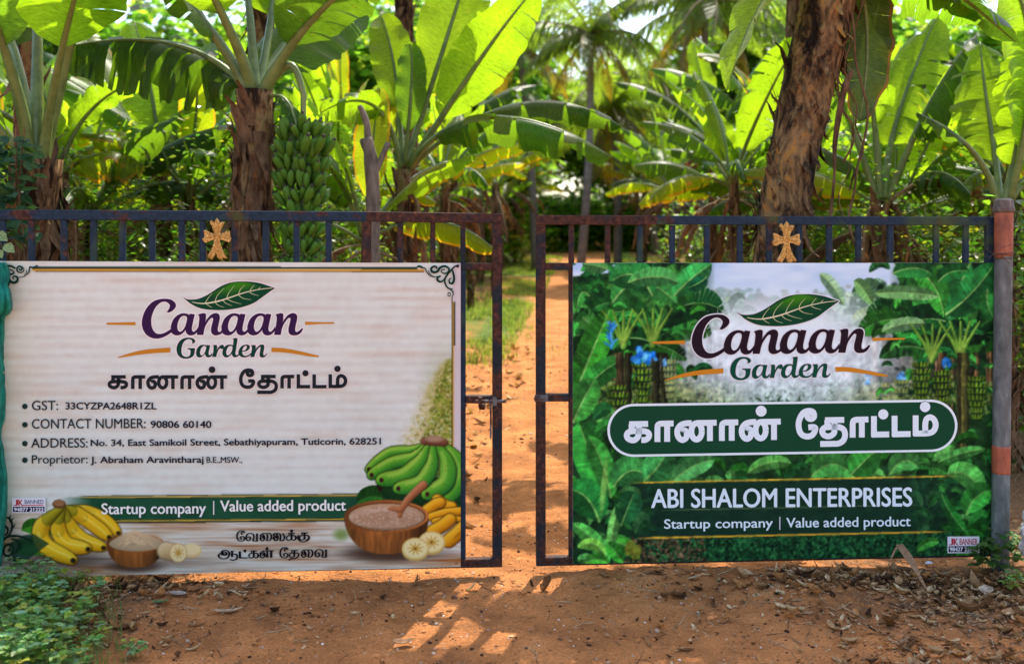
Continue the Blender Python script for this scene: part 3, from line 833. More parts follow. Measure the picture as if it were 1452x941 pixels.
g_n = Z([(955,355,1),(1090,345,1),(1095,420),(1085,490,1),(1140,410),(1210,350),(1280,330),(1330,345),(1350,390),(1340,480),(1320,580),(1325,640),(1350,650),(1385,630),(1415,590,1),(1435,600,1),(1400,660),(1350,705),(1290,718),(1235,705),(1208,660),(1210,580),(1230,480),(1240,420),(1225,405),(1190,425),(1130,500),(1080,600),(1055,705,1),(935,705,1),(955,610),(975,500),(982,420)], 20.74, 310, 472)
leaf_o = Z([(97,255,1),(150,278),(220,284),(300,275),(400,235),(500,175),(600,110),(700,65),(800,42),(920,36),(1040,42),(1160,62),(1270,98),(1360,130,1),(1290,175),(1180,255),(1080,325),(960,375),(820,410),(680,428),(540,430),(400,420),(300,395),(210,350),(150,305)], 9.68, 250, 395)
leaf_rib = Z([(215,318),(300,335),(400,338),(530,318),(640,290),(760,250),(860,215),(960,185),(1080,158),(1200,138),(1320,128)], 9.68, 250, 395)
leaf_v = [Z(q, 9.68, 250, 395) for q in ([(400,335),(430,280),(495,200)],[(530,318),(570,225),(660,128)],[(690,272),(725,190),(800,92)],[(855,215),(880,150),(940,90)],[(1005,178),(1035,130),(1075,85)],[(1120,152),(1140,130),(1160,108)],
          [(410,342),(450,372),(495,395)],[(535,322),(580,365),(660,392)],[(645,300),(690,340),(770,370)],[(700,278),(780,315),(895,345)],[(860,228),(920,268),(1030,288)],[(1010,188),(1060,212),(1135,232)])]
swoosh = [Z([(600,381,1),(755,377,1),(755,395,1),(600,392,1),(590,386)], 3.9206, 0, 360), Z([(655,573,1),(740,545),(830,528),(948,519,1),(948,545,1),(850,550),(760,560),(662,576)], 3.9206, 0, 360),
          Z([(590,343,1),(700,347),(803,348,1),(808,353,1),(803,359,1),(700,361),(590,367,1)], 5.23, 320, 390), Z([(341,536,1),(430,540),(540,560),(692,596,1),(690,606,1),(620,600),(520,582),(420,570),(341,568,1)], 5.23, 320, 390)]

def logo(pr, T, ink, hal, green=(18, 60, 46), gold=(196, 126, 34)):
    def tf(P): return [T(x, y) for x, y in P]
    sp = lambda q: tf(smooth_path(q, 4, True))
    shift = lambda q, dx: [(p[0] + dx, p[1]) + tuple(p[2:]) for p in q]
    sets = [[sp(big_C)]]
    for dx in (0, 71.8, 108.5): sets.append([sp(shift(big_a, dx)), sp(shift(big_ac, dx))])
    sets.append([sp(big_n(False))]); sets.append([sp(shift(big_n(True), 109.7))])
    gs = [[sp(G_)], [sp(g_a), sp(g_ac)], [sp(g_r)], [sp(g_d), sp(g_dc)], [sp(g_e), sp(g_ec)], [sp(g_n)]]
    lo = sp(leaf_o)
    for l in sets + gs:
        for q in l: pr.halo('logo_outline', q, 1.5, hal)
    pr.halo('logo_outline', lo, 1.3, hal)
    for l in sets: pr.outline('name_lettering', l, ink)
    for l in gs: pr.outline('garden_lettering', l, green)
    # leaf emblem with bands from dark to bright green
    pr.outline('leaf_emblem', [lo], (16, 66, 40))
    cxl, cyl = T(338, 407)
    for k in range(9):
        f = 1 - k / 9.5
        g = []
        top = [p for p in smooth_path(leaf_o[:14], 4)]
        bx, by = 340, 399
        q = [T(bx + (x - bx) * (0.25 + 0.73 * f), by + (y - by) * (0.25 + 0.73 * f)) for x, y in smooth_path([(285, 424, 1), (300, 415), (320, 403), (345, 400), (368, 404), (372, 411, 1), (350, 416), (325, 423)], 4, True)]
        pr.outline('leaf_emblem', [q], (16 + 5 * k, 66 + 7 * k, 40 - 2 * k))
    pr.stroke('leaf_emblem', tf(smooth_path(leaf_rib, 4)), np.concatenate([np.linspace(0.7, 2.0, 12), np.linspace(2.0, 0.7, 29)]), (226, 220, 180))
    for v in leaf_v:
        P = tf(smooth_path(v, 5)); pr.stroke('leaf_emblem', P, np.linspace(1.15, 0.35, len(P)), (196, 204, 150))
    for i, q in enumerate(swoosh): pr.outline('gold_swash#%d' % i, [sp(q)], gold)

def arc(cx_, cy_, rx, ry_, a0, a1, n=16):
    return [(cx_ + rx * math.cos(math.radians(a)), cy_ + ry_ * math.sin(math.radians(a))) for a in np.linspace(a0, a1, n)]

def tamil_strokes():
    """centre lines of the big Tamil name, in pixels of the left banner"""
    S6 = lambda q: Z(q, 14.52, 148, 512); S7 = lambda q: Z(q, 14.52, 240, 512); S8 = lambda q: Z(q, 8.54, 330, 512)
    sp = lambda q: smooth_path(q, 5)
    st, dots = [], []
    def L(q): st.append(q)
    L(S6([(148,316),(445,316)])); L(S6([(185,316),(185,400)]))
    L(sp(S6([(300,316,1),(300,420),(285,490),(230,535),(165,530),(118,500),(112,452),(150,420),(225,412),(300,412),(390,416),(445,436),(462,475),(440,515),(395,535),(340,535)])))
    L(sp(S6([(592,566,1),(592,380,1),(600,335),(640,316,1),(846,316,1)]))); L(S6([(745,316),(745,566)]))
    L(sp(S6([(1130,316),(1040,318),(960,340),(910,400),(908,470),(940,525),(990,545),(1040,520),(1055,465),(1035,420),(995,412),(980,432)])))
    L(Z([(x, y) for x, y in arc(1208, 430, 82, 112, 0, 360, 30)], 14.52, 148, 512)); L(S6([(1208,316),(1524,316)])); L(S6([(1418,316),(1418,566)]))
    L(sp(S7([(270,566,1),(270,380,1),(280,335),(320,316,1),(527,316,1)]))); L(S7([(425,316),(425,566)]))
    L(sp(S7([(810,316),(720,318),(640,340),(588,400),(585,470),(618,525),(668,545),(715,520),(730,465),(712,415),(672,410),(658,430)])))
    L(Z([(x, y) for x, y in arc(880, 430, 80, 112, 0, 360, 30)], 14.52, 240, 512)); L(S7([(880,316),(1196,316)])); L(S7([(1090,316),(1090,566)]))
    dots.append((240 + 887/14.52, 512 + 168/14.52, 4.95))
    L(sp(S8([(240,150),(235,115),(190,104),(140,122),(105,180),(102,240),(125,290),(175,310),(225,300),(252,262),(248,236),(190,236)])))
    L(S8(arc(212, 142, 33, 28, 0, 360, 20)))
    L(S8([(345,181),(522,181)])); L(S8([(366,181),(366,240)]))
    L(sp(S8([(432,181,1),(432,250),(425,290),(380,312),(335,300),(318,268),(340,242),(400,236),(470,238),(515,258),(530,300),(515,345),(470,370),(410,372),(300,372)])))
    L(sp(S8([(600,325,1),(600,215,1),(608,190),(635,181,1),(746,181,1)]))); L(S8([(685,181),(685,325)]))
    L(S8([(797,155),(797,322)])); L(S8([(776,304),(938,304)])); dots.append((330 + 883/8.54, 512 + 142/8.54, 4.6))
    L(S8([(988,155),(988,322)])); L(S8([(966,304),(1136,304)]))
    L(S8([(1183,155),(1183,320)])); L(sp(S8([(1163,301,1),(1290,301),(1345,285),(1368,240),(1355,195),(1320,172),(1285,185),(1272,225),(1272,300,1)])))
    dots.append((330 + 1270/8.54, 512 + 88/8.54, 4.7))
    return st, dots

def big_tamil(pr, T, w, ink, hal, hw):
    st, dots = tamil_strokes()
    def ext(P):          # square ends
        return [T(x, y) for x, y in P]
    for q in st:
        if hw: pr.stroke('name_outline', ext([p[:2] for p in q]), w + hw, hal)
    for x, y, r in dots:
        X, Y = T(x, y)
        if hw: pr.disc('name_outline', X, Y, r * w / 5.2 + hw * 0.5 - 0.2, hal)
    nm = lambda x: 'tamil_lettering#%d' % (x > 335)
    for q in st: pr.stroke(nm(q[0][0]), ext([p[:2] for p in q]), w, ink)
    for x, y, r in dots:
        X, Y = T(x, y); pr.disc(nm(x), X, Y, r * w / 5.2 * 0.98, ink)

def small_tamil(pr, ink):
    r = 'notice_lettering'
    def g(ch, x0, y0, x1, y1, off=0.012): pr.text(r, ch, (x0, y0, x1, y1), ink, off)
    Zt = lambda q: Z(q, 14.52, 300, 740); Zu = lambda q: Z(q, 14.52, 380, 740)
    def s(P, w0=1.0, w1=2.0, f=Zt, cl=False):
        q = [p[:2] for p in smooth_path(f(P), 5, cl)]
        if cl: q.append(q[0]); q.append(q[1])
        T_ = np.gradient(np.array(q), axis=0); an = np.abs(T_[:, 1]) / (np.linalg.norm(T_, axis=1) + 1e-6)
        pr.stroke('%s#%d%d' % (r, q[0][1] > 773, q[0][1] > 773 and q[0][0] > 394), q, w0 + (w1 - w0) * an ** 1.5, ink)
    k = (1.1, 2.6)
    def ee(dx, dy, f): s([(660+dx,235+dy),(625+dx,225+dy),(628+dx,190+dy),(655+dx,185+dy),(680+dx,200+dy),(672+dx,175+dy),(620+dx,162+dy),(560+dx,190+dy),(530+dx,270+dy),(550+dx,345+dy),(600+dx,375+dy),(660+dx,365+dy),(688+dx,320+dy),(665+dx,285+dy),(625+dx,280+dy),(605+dx,310+dy),(625+dx,345+dy)], *k, f)
    def va(dx, dy, f):
        s([(745+dx,300+dy),(790+dx,285+dy),(805+dx,330+dy),(770+dx,370+dy),(730+dx,345+dy),(720+dx,280+dy),(760+dx,225+dy),(820+dx,215+dy),(870+dx,250+dy),(875+dx,310+dy),(855+dx,372+dy)], *k, f); s([(850+dx,372+dy),(965+dx,372+dy)], 1.4, 1.4, f); s([(942+dx,215+dy),(942+dx,375+dy)], 3.0, 3.0, f)
    def aiL(dx, dy, f):
        s([(1050+dx,320+dy),(1075+dx,280+dy),(1040+dx,270+dy),(1010+dx,320+dy),(1045+dx,370+dy),(1090+dx,340+dy),(1090+dx,280+dy),(1050+dx,230+dy),(1000+dx,270+dy)], *k, f); s([(1040+dx,222+dy),(1110+dx,215+dy),(1160+dx,260+dy),(1140+dx,365+dy)], *k, f); s([(1140+dx,222+dy),(1200+dx,215+dy),(1238+dx,270+dy),(1215+dx,350+dy),(1140+dx,370+dy)], *k, f)
    def la(dx, dy, f):
        s([(1330+dx,310+dy),(1350+dx,280+dy),(1320+dx,270+dy),(1290+dx,310+dy),(1325+dx,365+dy),(1370+dx,330+dy),(1365+dx,260+dy),(1320+dx,215+dy),(1280+dx,260+dy)], *k, f); s([(1310+dx,216+dy),(1380+dx,215+dy),(1425+dx,250+dy),(1420+dx,365+dy)], *k, f); s([(1415+dx,365+dy),(1480+dx,360+dy),(1505+dx,290+dy),(1470+dx,215+dy)], *k, f)
    def ka(dx, dy, f, u=False):
        s([(420+dx,212+dy),(555+dx,212+dy)], 1.4, 1.4, f); s([(440+dx,212+dy),(440+dx,262+dy)], 1.6, 1.6, f); s([(490+dx,212+dy),(490+dx,350+dy)], 3.2, 3.2, f)
        s([(490+dx,262+dy),(430+dx,262+dy),(388+dx,300+dy),(405+dx,350+dy),(450+dx,355+dy),(490+dx,330+dy)], 1.3, 2.2, f)
        s([(490+dx,258+dy),(550+dx,262+dy),(580+dx,300+dy),(560+dx,345+dy),(510+dx,355+dy)], 1.3, 3.0, f)
    def ta(dx, dy, f):
        s([(480+dx,565+dy),(625+dx,565+dy)], 1.4, 1.4, f); s([(505+dx,565+dy),(490+dx,615+dy)], 1.6, 1.6, f); s([(548+dx,565+dy),(548+dx,690+dy)], 3.0, 3.0, f)
        s([(548+dx,615+dy),(490+dx,618+dy),(450+dx,650+dy),(465+dx,700+dy),(510+dx,705+dy),(548+dx,680+dy)], 1.3, 2.2, f)
        s([(548+dx,612+dy),(610+dx,618+dy),(638+dx,650+dy),(610+dx,705+dy),(540+dx,730+dy),(470+dx,738+dy),(435+dx,768+dy)], 1.4, 2.6, f)
    ee(0, 0, Zt); va(0, 0, Zt); aiL(0, 0, Zt)
    la(0, 0, Zt)
    la(1107 - 1275 + 5 - 0, 0, Zu) if False else None
    s([(160,310),(180,280),(150,270),(118,310),(155,365),(205,330),(200,260),(150,215),(110,260)], *k, Zu); s([(140,216),(215,215),(262,250),(255,365)], *k, Zu); s([(250,365),(315,360),(345,290),(310,215)], *k, Zu)
    ka(0, 0, Zu); X, Y = Zu([(490, 165)])[0]; pr.disc('%s#%d0' % (r, Y > 765), X, Y, 2.2, ink)
    ka(268, -8, Zu); s([(640,250),(620,290),(640,350),(700,385),(780,380),(840,340),(852,290),(820,255),(770,250)], 1.3, 2.6, Zu)
    # second line
    s([(270,640),(235,610),(265,590),(310,610),(310,650),(270,665),(215,640),(225,580),(290,560),(360,590),(372,650),(330,715),(250,738),(170,710),(155,660),(190,630),(240,640),(380,640)], 1.2, 2.8, Zt)
    s([(430,580),(430,700)], 3.2, 3.2, Zt); s([(405,580),(470,580)], 1.3, 1.3, Zt); s([(430,645),(500,640),(535,680),(520,740),(450,765),(385,750)], 1.4, 2.8, Zt)
    s([(590,580),(590,722)], 3.4, 3.4, Zt); s([(570,718),(755,718)], 1.5, 1.5, Zt); X, Y = Zt([(695, 575)])[0]; pr.disc('%s#%d0' % (r, Y > 765), X, Y, 2.2, ink)
    ka(388, 362, Zt)
    s([(1050,670),(1080,640),(1040,625),(1010,670),(1050,718),(1100,680),(1090,610),(1040,590),(1005,640)], *k, Zt); s([(1040,590),(1090,572),(1150,590),(1160,712)], *k, Zt); s([(1120,573),(1285,573)], 1.5, 1.5, Zt); s([(1235,573),(1235,715)], 3.2, 3.2, Zt); s([(1140,640),(1140,712)], 2.4, 2.4, Zt)
    X, Y = Zt([(1148, 525)])[0]; pr.disc('%s#%d0' % (r, Y > 765), X, Y, 2.2, ink)
    ee(-273, 342, Zu); ta(0, 0, Zu); aiL(-312, 335, Zu); va(258, 328, Zu)

def scroll(pr, name, q, w, col):
    P = smooth_path(q, 6); n = len(P)
    pr.stroke(name, P, [w * (0.45 + 0.55 * math.sin(math.pi * min(1, 0.15 + i / n))) for i in range(n)], col)

# ---- left banner
banner_l = banner(BL, 'banner', art_left(), 'cream banner with purple name, contact details and printed fruit bowls on the left gate', CORN_L, None)
pr = Print(BL, banner_l)
pr.k = 2
logo(pr, lambda x, y: (x, y), (54, 28, 66), (240, 226, 222))
big_tamil(pr, lambda x, y: (x, y), 5.2, (32, 38, 40), (236, 220, 214), 2.2)
K = (34, 40, 44); K2 = (38, 30, 44)
for y in (575.5, 601.5, 628, 651.5): pr.disc('bullet#%d' % y, 36, y, 3.9, (28, 52, 46))
rowsl = [('GST:', (46, 567.5, 83, 581), 0.0), ('CONTACT NUMBER:', (46, 593.3, 207, 607), 0.0), ('ADDRESS:', (45, 620.5, 125, 634), 0.0), ('Proprietor:', (46, 644.5, 125, 660), 0.0)]
for t, b, o in rowsl: pr.text('detail_lettering', t, b, K, 0, slope=-0.004, bold=0.12)
pr.text('detail_lettering', '33CYZPA2648R1ZL', (94, 570, 222, 579.6), K2, 0, bold=0.36)
pr.text('detail_lettering', '90806 60140', (214.5, 596, 300, 605.8), K2, 0, bold=0.36)
pr.text('detail_lettering', 'No. 34, East Samikoil Street, Sebathiyapuram, Tuticorin, 628251', (129.5, 622.5, 540, 634.5), K2, 0, slope=-0.006, bold=0.36)
pr.text('detail_lettering', 'J. Abraham Aravintharaj', (129.5, 646.5, 289, 658.5), K2, 0, slope=-0.003, bold=0.36)
pr.text('detail_lettering', 'B.E.,MSW.,', (293.5, 646.8, 344, 656.5), K2, 0, bold=0.15)
pr.text('ribbon_lettering', 'Startup company', (145, 712.5, 292.5, 732.6), (240, 236, 226), 0, slope=-0.0075, bold=0.42)
pr.quad('divider', [(302.7, 709), (304.4, 709), (304.4, 728.6), (302.7, 728.6)], (220, 216, 206))
pr.text('ribbon_lettering', 'Value added product', (313, 708.6, 490.5, 728.8), (240, 236, 226), 0, slope=-0.0075, bold=0.42)
small_tamil(pr, (26, 20, 24))
dkg, cr = (14, 52, 40), (216, 200, 160)
Zc = lambda q: Z(q, 13.44, 590, 365)
for q, w in (([(20,185),(60,165),(120,190),(165,200)],3.0),([(165,190),(210,280),(280,350),(380,365),(470,340)],1.8),([(230,240),(270,310),(330,352)],1.0),([(395,215),(385,180),(340,170),(290,205),(300,260),(350,280),(410,260),(450,200),(520,165),(590,180),(630,230),(590,290),(530,300),(480,270),(500,230),(550,230)],3.4),
             ([(800,140),(740,170),(680,225),(600,320),(550,400),(550,480),(590,560),(650,600),(700,650),(705,700),(685,760),(685,860)],2.6),([(470,350),(410,380),(410,430),(460,460),(520,430),(560,360)],3.2),([(690,240),(715,330),(722,420),(690,490),(640,480),(630,420),(670,390)],3.4),([(650,600),(700,590)],1.6)):
    scroll(pr, 'corner_scroll', Zc(q), w, dkg)
pr.disc('corner_scroll', *Zc([(630, 700)])[0], 2.3, dkg, ry=3.2); pr.disc('corner_scroll', *Zc([(630, 700)])[0], 0.9, (230, 220, 210), ry=1.7); pr.disc('corner_scroll', *Zc([(790, 165)])[0], 2.0, (40, 26, 28))
Zd = lambda q: Z(q, 18.81, 0, 365)
for q, w in (([(1040,240),(1000,215),(960,250),(890,270),(830,245),(810,300),(800,380),(740,450),(640,510),(520,520),(400,480)],2.2),([(740,330),(730,400),(660,460)],1.4),([(540,290),(560,330),(600,330),(610,280),(550,230),(490,270),(490,360),(570,400),(650,370),(660,290),(610,240)],2.6),([(440,290),(330,230),(220,230),(140,300),(130,380),(220,430),(340,440),(400,400),(340,330),(270,320)],3.4),
             ([(60,470),(160,470),(230,530),(300,620),(380,670),(470,640),(500,560),(450,500),(390,500),(370,540),(410,570)],3.6),([(180,480),(260,580),(270,680),(220,780),(150,850)],3.2)):
    scroll(pr, 'corner_scroll#2', Zd(q), w, dkg)
Ze = lambda q: Z(q, 11.77, 0, 720)
for q, w in (([(100,150),(160,150),(210,220),(210,340),(160,440),(60,500),(0,560)],3.0),([(190,100),(180,190),(225,260),(240,320)],1.8),([(240,160),(190,200)],1.6),([(270,250),(230,320),(190,400)],1.6),([(60,300),(110,290),(150,350),(120,430),(60,420)],3.0),([(40,560),(130,470),(260,450),(400,470),(560,560)],3.4),([(200,620),(160,590),(90,640),(80,740),(150,780),(230,720),(240,640),(200,580)],3.2),([(150,660),(180,690),(140,710)],2.6),([(200,500),(290,520),(340,600),(300,700),(230,780)],3.0),([(160,860),(230,800),(300,810)],2.0)):
    scroll(pr, 'corner_scroll#3', Ze(q), w, (14, 36, 26))
def sticker(pr, box, dark, jk, s1, s2, under=None):
    x0, y0, x1, y1 = box; h = y1 - y0
    pr.quad('printer_mark', [(x0, y0), (x1, y0 - 0.2), (x1, y1 - 0.2), (x0, y1)], (226, 222, 224))
    pr.quad('printer_mark', [(x0 + 1.4, y0 + h * 0.58), (x1 - 1.4, y0 + h * 0.57), (x1 - 1.4, y1 - 1.6), (x0 + 1.4, y1 - 1.4)], dark)
    w = x1 - x0
    pr.text('printer_mark', 'J', (x0 + w * 0.05, y0 + h * 0.12, x0 + w * 0.18, y0 + h * 0.52), jk, 0, bold=0.3)
    pr.text('printer_mark', 'K', (x0 + w * 0.20, y0 + h * 0.12, x0 + w * 0.33, y0 + h * 0.52), jk, 0, bold=0.4)
    pr.text('printer_mark', s1, (x0 + w * 0.38, y0 + h * 0.12, x0 + w * 0.94, y0 + h * (0.38 if under else 0.5)), under or jk, 0, bold=0.15)
    if under: pr.quad('printer_mark', [(x0 + w * 0.33, y0 + h * 0.45), (x0 + w * 0.94, y0 + h * 0.43), (x0 + w * 0.94, y0 + h * 0.5), (x0 + w * 0.33, y0 + h * 0.52)], (196, 90, 100))
    pr.text('printer_mark', s2, (x0 + w * 0.07, y0 + h * 0.64, x0 + w * 0.94, y0 + h * 0.88), (226, 220, 226), 0, bold=0.3)
sticker(pr, (18.5, 704.5, 66, 725.8), (30, 18, 52), (176, 40, 54), 'BANNED', '94877 21222', (72, 88, 122))
pr.finish()

# ---- right banner
banner_r = banner(BR, 'banner', art_right(), 'green plantation-photo banner with black name and white lettering on the right gate', CORN_R, None)
pr = Print(BR, banner_r)
pr.k = 2
TR = lambda x, y: (980.6 + (x - 201.3) * 1.1065, 445.9 + (y - 423.3) * 1.103 - 0.0127 * (x - 201.3) * 1.1065)
logo(pr, TR, (38, 24, 34), (226, 226, 230), (14, 74, 56), (204, 132, 36))
# the pill
def pill(x0, x1, r_, k, cy_):
    out = []
    for a in np.linspace(90, 270, 24): out.append((x0 + r_ + r_ * math.cos(math.radians(a)), cy_ + r_ * math.sin(math.radians(a)) * 1.0 + 0))
    for a in np.linspace(-90, 90, 24): out.append((x1 - r_ + r_ * math.cos(math.radians(a)), cy_ + k + r_ * math.sin(math.radians(a)) * 0.985))
    return out
pr.outline('name_plate', [pill(861, 1357, 37.5, -6.5, 609.5)], (230, 242, 242))
pr.outline('name_plate', [pill(864.5, 1353.5, 34.2, -6.4, 609.5)], (22, 70, 46))
TT = lambda x, y: (884.8 + (x - 152.8) * 1.307, 627.0 + (y - 551.2) * 1.5 - 0.0175 * (x - 152.8) * 1.307)
big_tamil(pr, TT, 8.3, (228, 240, 243), (12, 44, 30), 1.6)
pr.text('firm_lettering', 'ABI SHALOM ENTERPRISES', (923.5, 692.5, 1292, 719), (224, 238, 242), 0, slope=-0.006, bold=0.75)
pr.text('motto_lettering', 'Startup company', (941.5, 735.2, 1095, 752.6), (224, 238, 240), 0, slope=-0.012, bold=0.32)
pr.quad('divider', [(1104.3, 731.5), (1105.8, 731.5), (1105.8, 750), (1104.3, 750)], (206, 208, 210))
pr.text('motto_lettering', 'Value added product', (1114.5, 733.2, 1290, 751.2), (224, 238, 240), 0, slope=-0.012, bold=0.32)
sticker(pr, (1342.5, 759.5, 1387.5, 783), (36, 12, 22), (186, 52, 66), 'BANNER', '98427 22222')
pr.finish()
# ------------------------------------------------------------------ the two gate leaves
def bar_mesh(pl, a, b, wpx, dep=0.04, y0=None, ch=0.003):
    """chamfered hollow-section bar between two photo points on the plane of the leaf"""
    (u0, z0), (u1, z1) = pl.loc(*a), pl.loc(*b)
    A, B = Vector((u0, 0, z0)), Vector((u1, 0, z1))
    T = (B - A).normalized(); Nn = Vector((-T.z, 0, T.x))
    w = wpx / FPX * (GD) / 2; d = dep / 2; yc = 0 if y0 is None else y0
    ring = [(w, d - ch), (w - ch, d), (-w + ch, d), (-w, d - ch), (-w, -d + ch), (-w + ch, -d), (w - ch, -d), (w, -d + ch)]
    mb = MB()
    vs = []
    for P in (A, B):
        for n, y in ring: vs.append(P + Nn * n + Vector((0, y + yc, 0)))
    f = [(i, (i + 1) % 8, 8 + (i + 1) % 8, 8 + i) for i in range(8)] + [tuple(range(7, -1, -1)), tuple(range(8, 16))]
    mb.add(vs, f)
    return mb

def bar(name, pl, a, b, wpx, mat, parent, dep=0.04, y0=None, label=None):
    o = bar_mesh(pl, a, b, wpx, dep, y0).build(name, [mat], parent)
    if label: o['label'] = label
    return o

def gold_mat():
    m, nt, N, L, B = new_mat('gold painted casting')
    v = coords(N, L); n = noise_node(N, L, 120.0, 5, v, 0.7)
    r = ramp(N, L, n.outputs[0], [(0.32, rgb(112, 70, 22)), (0.5, rgb(208, 156, 70)), (0.68, rgb(244, 212, 140))])  # dark and pale ends of the ramp stand in for crevices and highlights
    L.new(r.outputs[0], B.inputs['Base Color']); B.inputs['Metallic'].default_value = 0.25; B.inputs['Roughness'].default_value = 0.38
    w = N.new('ShaderNodeTexWave'); w.inputs['Scale'].default_value = 90; w.inputs['Distortion'].default_value = 6; L.new(v, w.inputs['Vector'])
    bump(N, L, B, w.outputs[0], 0.7, 0.002)
    return m
M['gold'] = gold_mat()
cross_pts = [(345,106,1),(380,150),(390,185,1),(430,170),(472,180,1),(450,230),(415,290),(400,350),(405,372,1),(470,345),(545,316),(562,345),(560,390,1),(582,450,1),(555,512,1),(510,500),(450,474),(392,470,1),(400,520),(425,600),(462,690),(512,772,1),(480,778),(450,762,1),(430,798),(375,788),(345,735),(325,685,1),(300,745),(262,797),(238,782),(192,752),(205,722),(250,640),(290,540),(300,470,1),(220,490),(160,520),(130,500),(98,458,1),(135,420),(130,360),(122,320),(150,305),(230,345),(295,372,1),(290,300),(265,240),(230,180),(255,142),(300,186,1),(315,150)]
def cross(pl, dx, dy, parent):
    P = smooth_path(Z(cross_pts, 11.77, 280 + dx, 300 + dy), 3, True)
    cx_, cy_ = 309 + dx, 336 + dy
    vs, fs = tess([P]); n = len(vs)
    mb = MB()
    def ring(f, y):
        out = []
        for x, yy in vs:
            u, z = pl.loc(cx_ + (x - cx_) * f, cy_ + (yy - cy_) * f); out.append((u, y, z))
        return out
    back, mid_, top = ring(1.0, -0.021), ring(1.0, -0.027), ring(0.93, -0.031)
    mb.add(back + mid_ + top, [(i, (i + 1) % n, n + (i + 1) % n, n + i) for i in range(n)] + [(n + i, n + (i + 1) % n, 2 * n + (i + 1) % n, 2 * n + i) for i in range(n)] + [tuple(2 * n + k for k in f) for f in fs] + [tuple(reversed(f)) for f in fs])
    # raised ribs and beads
    def rib(P_, r):
        pts = []
        for x, y in P_:
            u, z = pl.loc(280 + dx + x / 11.77, 300 + dy + y / 11.77); pts.append(Vector((u, -0.031, z)))
        tube(mb, pts, [r * 1.35] * len(pts), 6)
    for q, r in (([(345,140),(342,300),(342,400)],.0028),([(342,420),(345,520)],.003),([(300,420),(120,440)],.0022),([(300,405),(150,340)],.002),([(390,420),(560,440)],.0022),([(390,405),(540,345)],.002),([(335,520),(300,620),(240,750)],.0024),([(355,520),(400,640),(470,760)],.0024),([(345,520),(350,650),(400,770)],.002),([(320,520),(310,640),(215,740)],.0018),([(300,330),(260,190)],.002),([(385,330),(445,200)],.002)):
        rib(q, r)
    for k in range(10):
        a = k * math.pi / 5
        rib([(343 + 34 * math.cos(a), 415 + 34 * math.sin(a)), (343 + 40 * math.cos(a), 415 + 40 * math.sin(a))], .0026)
    o = mb.build('cross_ornament', [M['gold']], parent)
    o['label'] = 'cast gold cross fixed between two bars'
    return o

def tube(mb, pts, rad, sides=8, mat=0, cap=True, squash=1.0, up=None, wob=None):
    n = len(pts); rings = []
    pts = [Vector(p) for p in pts]
    ref = Vector(up) if up else Vector((0, 0, 1))
    A = None
    for i in range(n):
        T = (pts[min(i + 1, n - 1)] - pts[max(i - 1, 0)]).normalized()
        if A is None:
            A = T.cross(ref)
            if A.length < 0.15: A = T.cross(Vector((1, 0.2, 0)))
        else: A = A - T * A.dot(T)
        A.normalize(); Bv = A.cross(T).normalized()
        rr = []
        for k in range(sides):
            a = 2 * math.pi * k / sides
            q = rad[i] * (wob(i, k) if wob else 1)
            rr.append(pts[i] + A * math.cos(a) * q + Bv * math.sin(a) * q * squash)
        rings.append(rr)
    vs = [v for r in rings for v in r]
    fs = [(i * sides + k, i * sides + (k + 1) % sides, (i + 1) * sides + (k + 1) % sides, (i + 1) * sides + k) for i in range(n - 1) for k in range(sides)]
    if cap: fs += [tuple(range(sides - 1, -1, -1)), tuple((n - 1) * sides + k for k in range(sides))]
    L = 0; uv = []
    for i in range(n):
        if i: L += (pts[i] - pts[i - 1]).length
        for k in range(sides): uv.append((L, k / sides))
    mb.add(vs, fs, mat, None, uv)

gate_l = empty('gate_leaf', PL.o, PL.rz)
tag(gate_l, 'left metal gate leaf, rusty brown towards the gap, with a bolt and the cream banner', 'gate', 'the two gate leaves')
NV, RS, HR = M['navy'], M['rusty'], M['halfrust']
bar('top_rail', PL, (-24, 304.2), (520, 307), 14, NV, gate_l)
bar('top_rail', PL, (520, 307), (712, 309.8), 14.2, RS, gate_l, label='rusty end of the top rail')
bar('stile', PL, (705, 316.9), (705, 789.8), 13.5, HR, gate_l, label='dark rusty stile beside the gap')
bar('bottom_rail', PL, (-24, 810), (711.7, 796), 12, RS, gate_l)
bar('middle_rail', PL, (-24, 378), (698.2, 378), 10, HR, gate_l)
bar('lock_rail', PL, (660.5, 565.5), (698.2, 565.5), 10.5, HR, gate_l)
bar('inner_stile', PL, (656.5, 383.1), (656.5, 789.9), 7.5, NV, gate_l, 0.03)
for x in (4, 45, 91, 133, 174, 216, 258, 287.5, 333, 377, 420.5, 466, 567.6, 613.6, 656.5):
    bar('bar', PL, (x, 311.5 + (x > 560) * 1.5), (x, 372.9), 8.2 if x < 600 else 7.4, NV if x < 560 else HR, gate_l, 0.022)
bar('bar', PL, (520, 314.2), (520, 372.9), 13, RS, gate_l, 0.034, label='wide bar with orange rust')
for x in (91, 216, 333, 466, 567): bar('lower_bar', PL, (x, 383.1), (x, 797), 8, NV, gate_l, 0.02)
cross(PL, 0, 0, gate_l)
def px_box(mb, pl, x0, y0, x1, y1, ya, yb, mat=0):
    q = [pl.loc(*p) for p in ((x0, y1), (x1, y1), (x1, y0), (x0, y0))]
    v = [(a, ya, b) for a, b in q] + [(a, yb, b) for a, b in q]
    mb.add(v, [(3, 2, 1, 0), (4, 5, 6, 7), (0, 1, 5, 4), (1, 2, 6, 5), (2, 3, 7, 6), (3, 0, 4, 7)], mat)
mb = MB()
P = [PL.loc(x, 567) for x in (674, 690, 716)]
tube(mb, [Vector((u, -0.032, z)) for u, z in P], [0.0085] * 3, 10)
px_box(mb, PL, 698, 561, 704, 573, -0.0201, -0.042); px_box(mb, PL, 678, 561, 683, 573, -0.0201, -0.042)
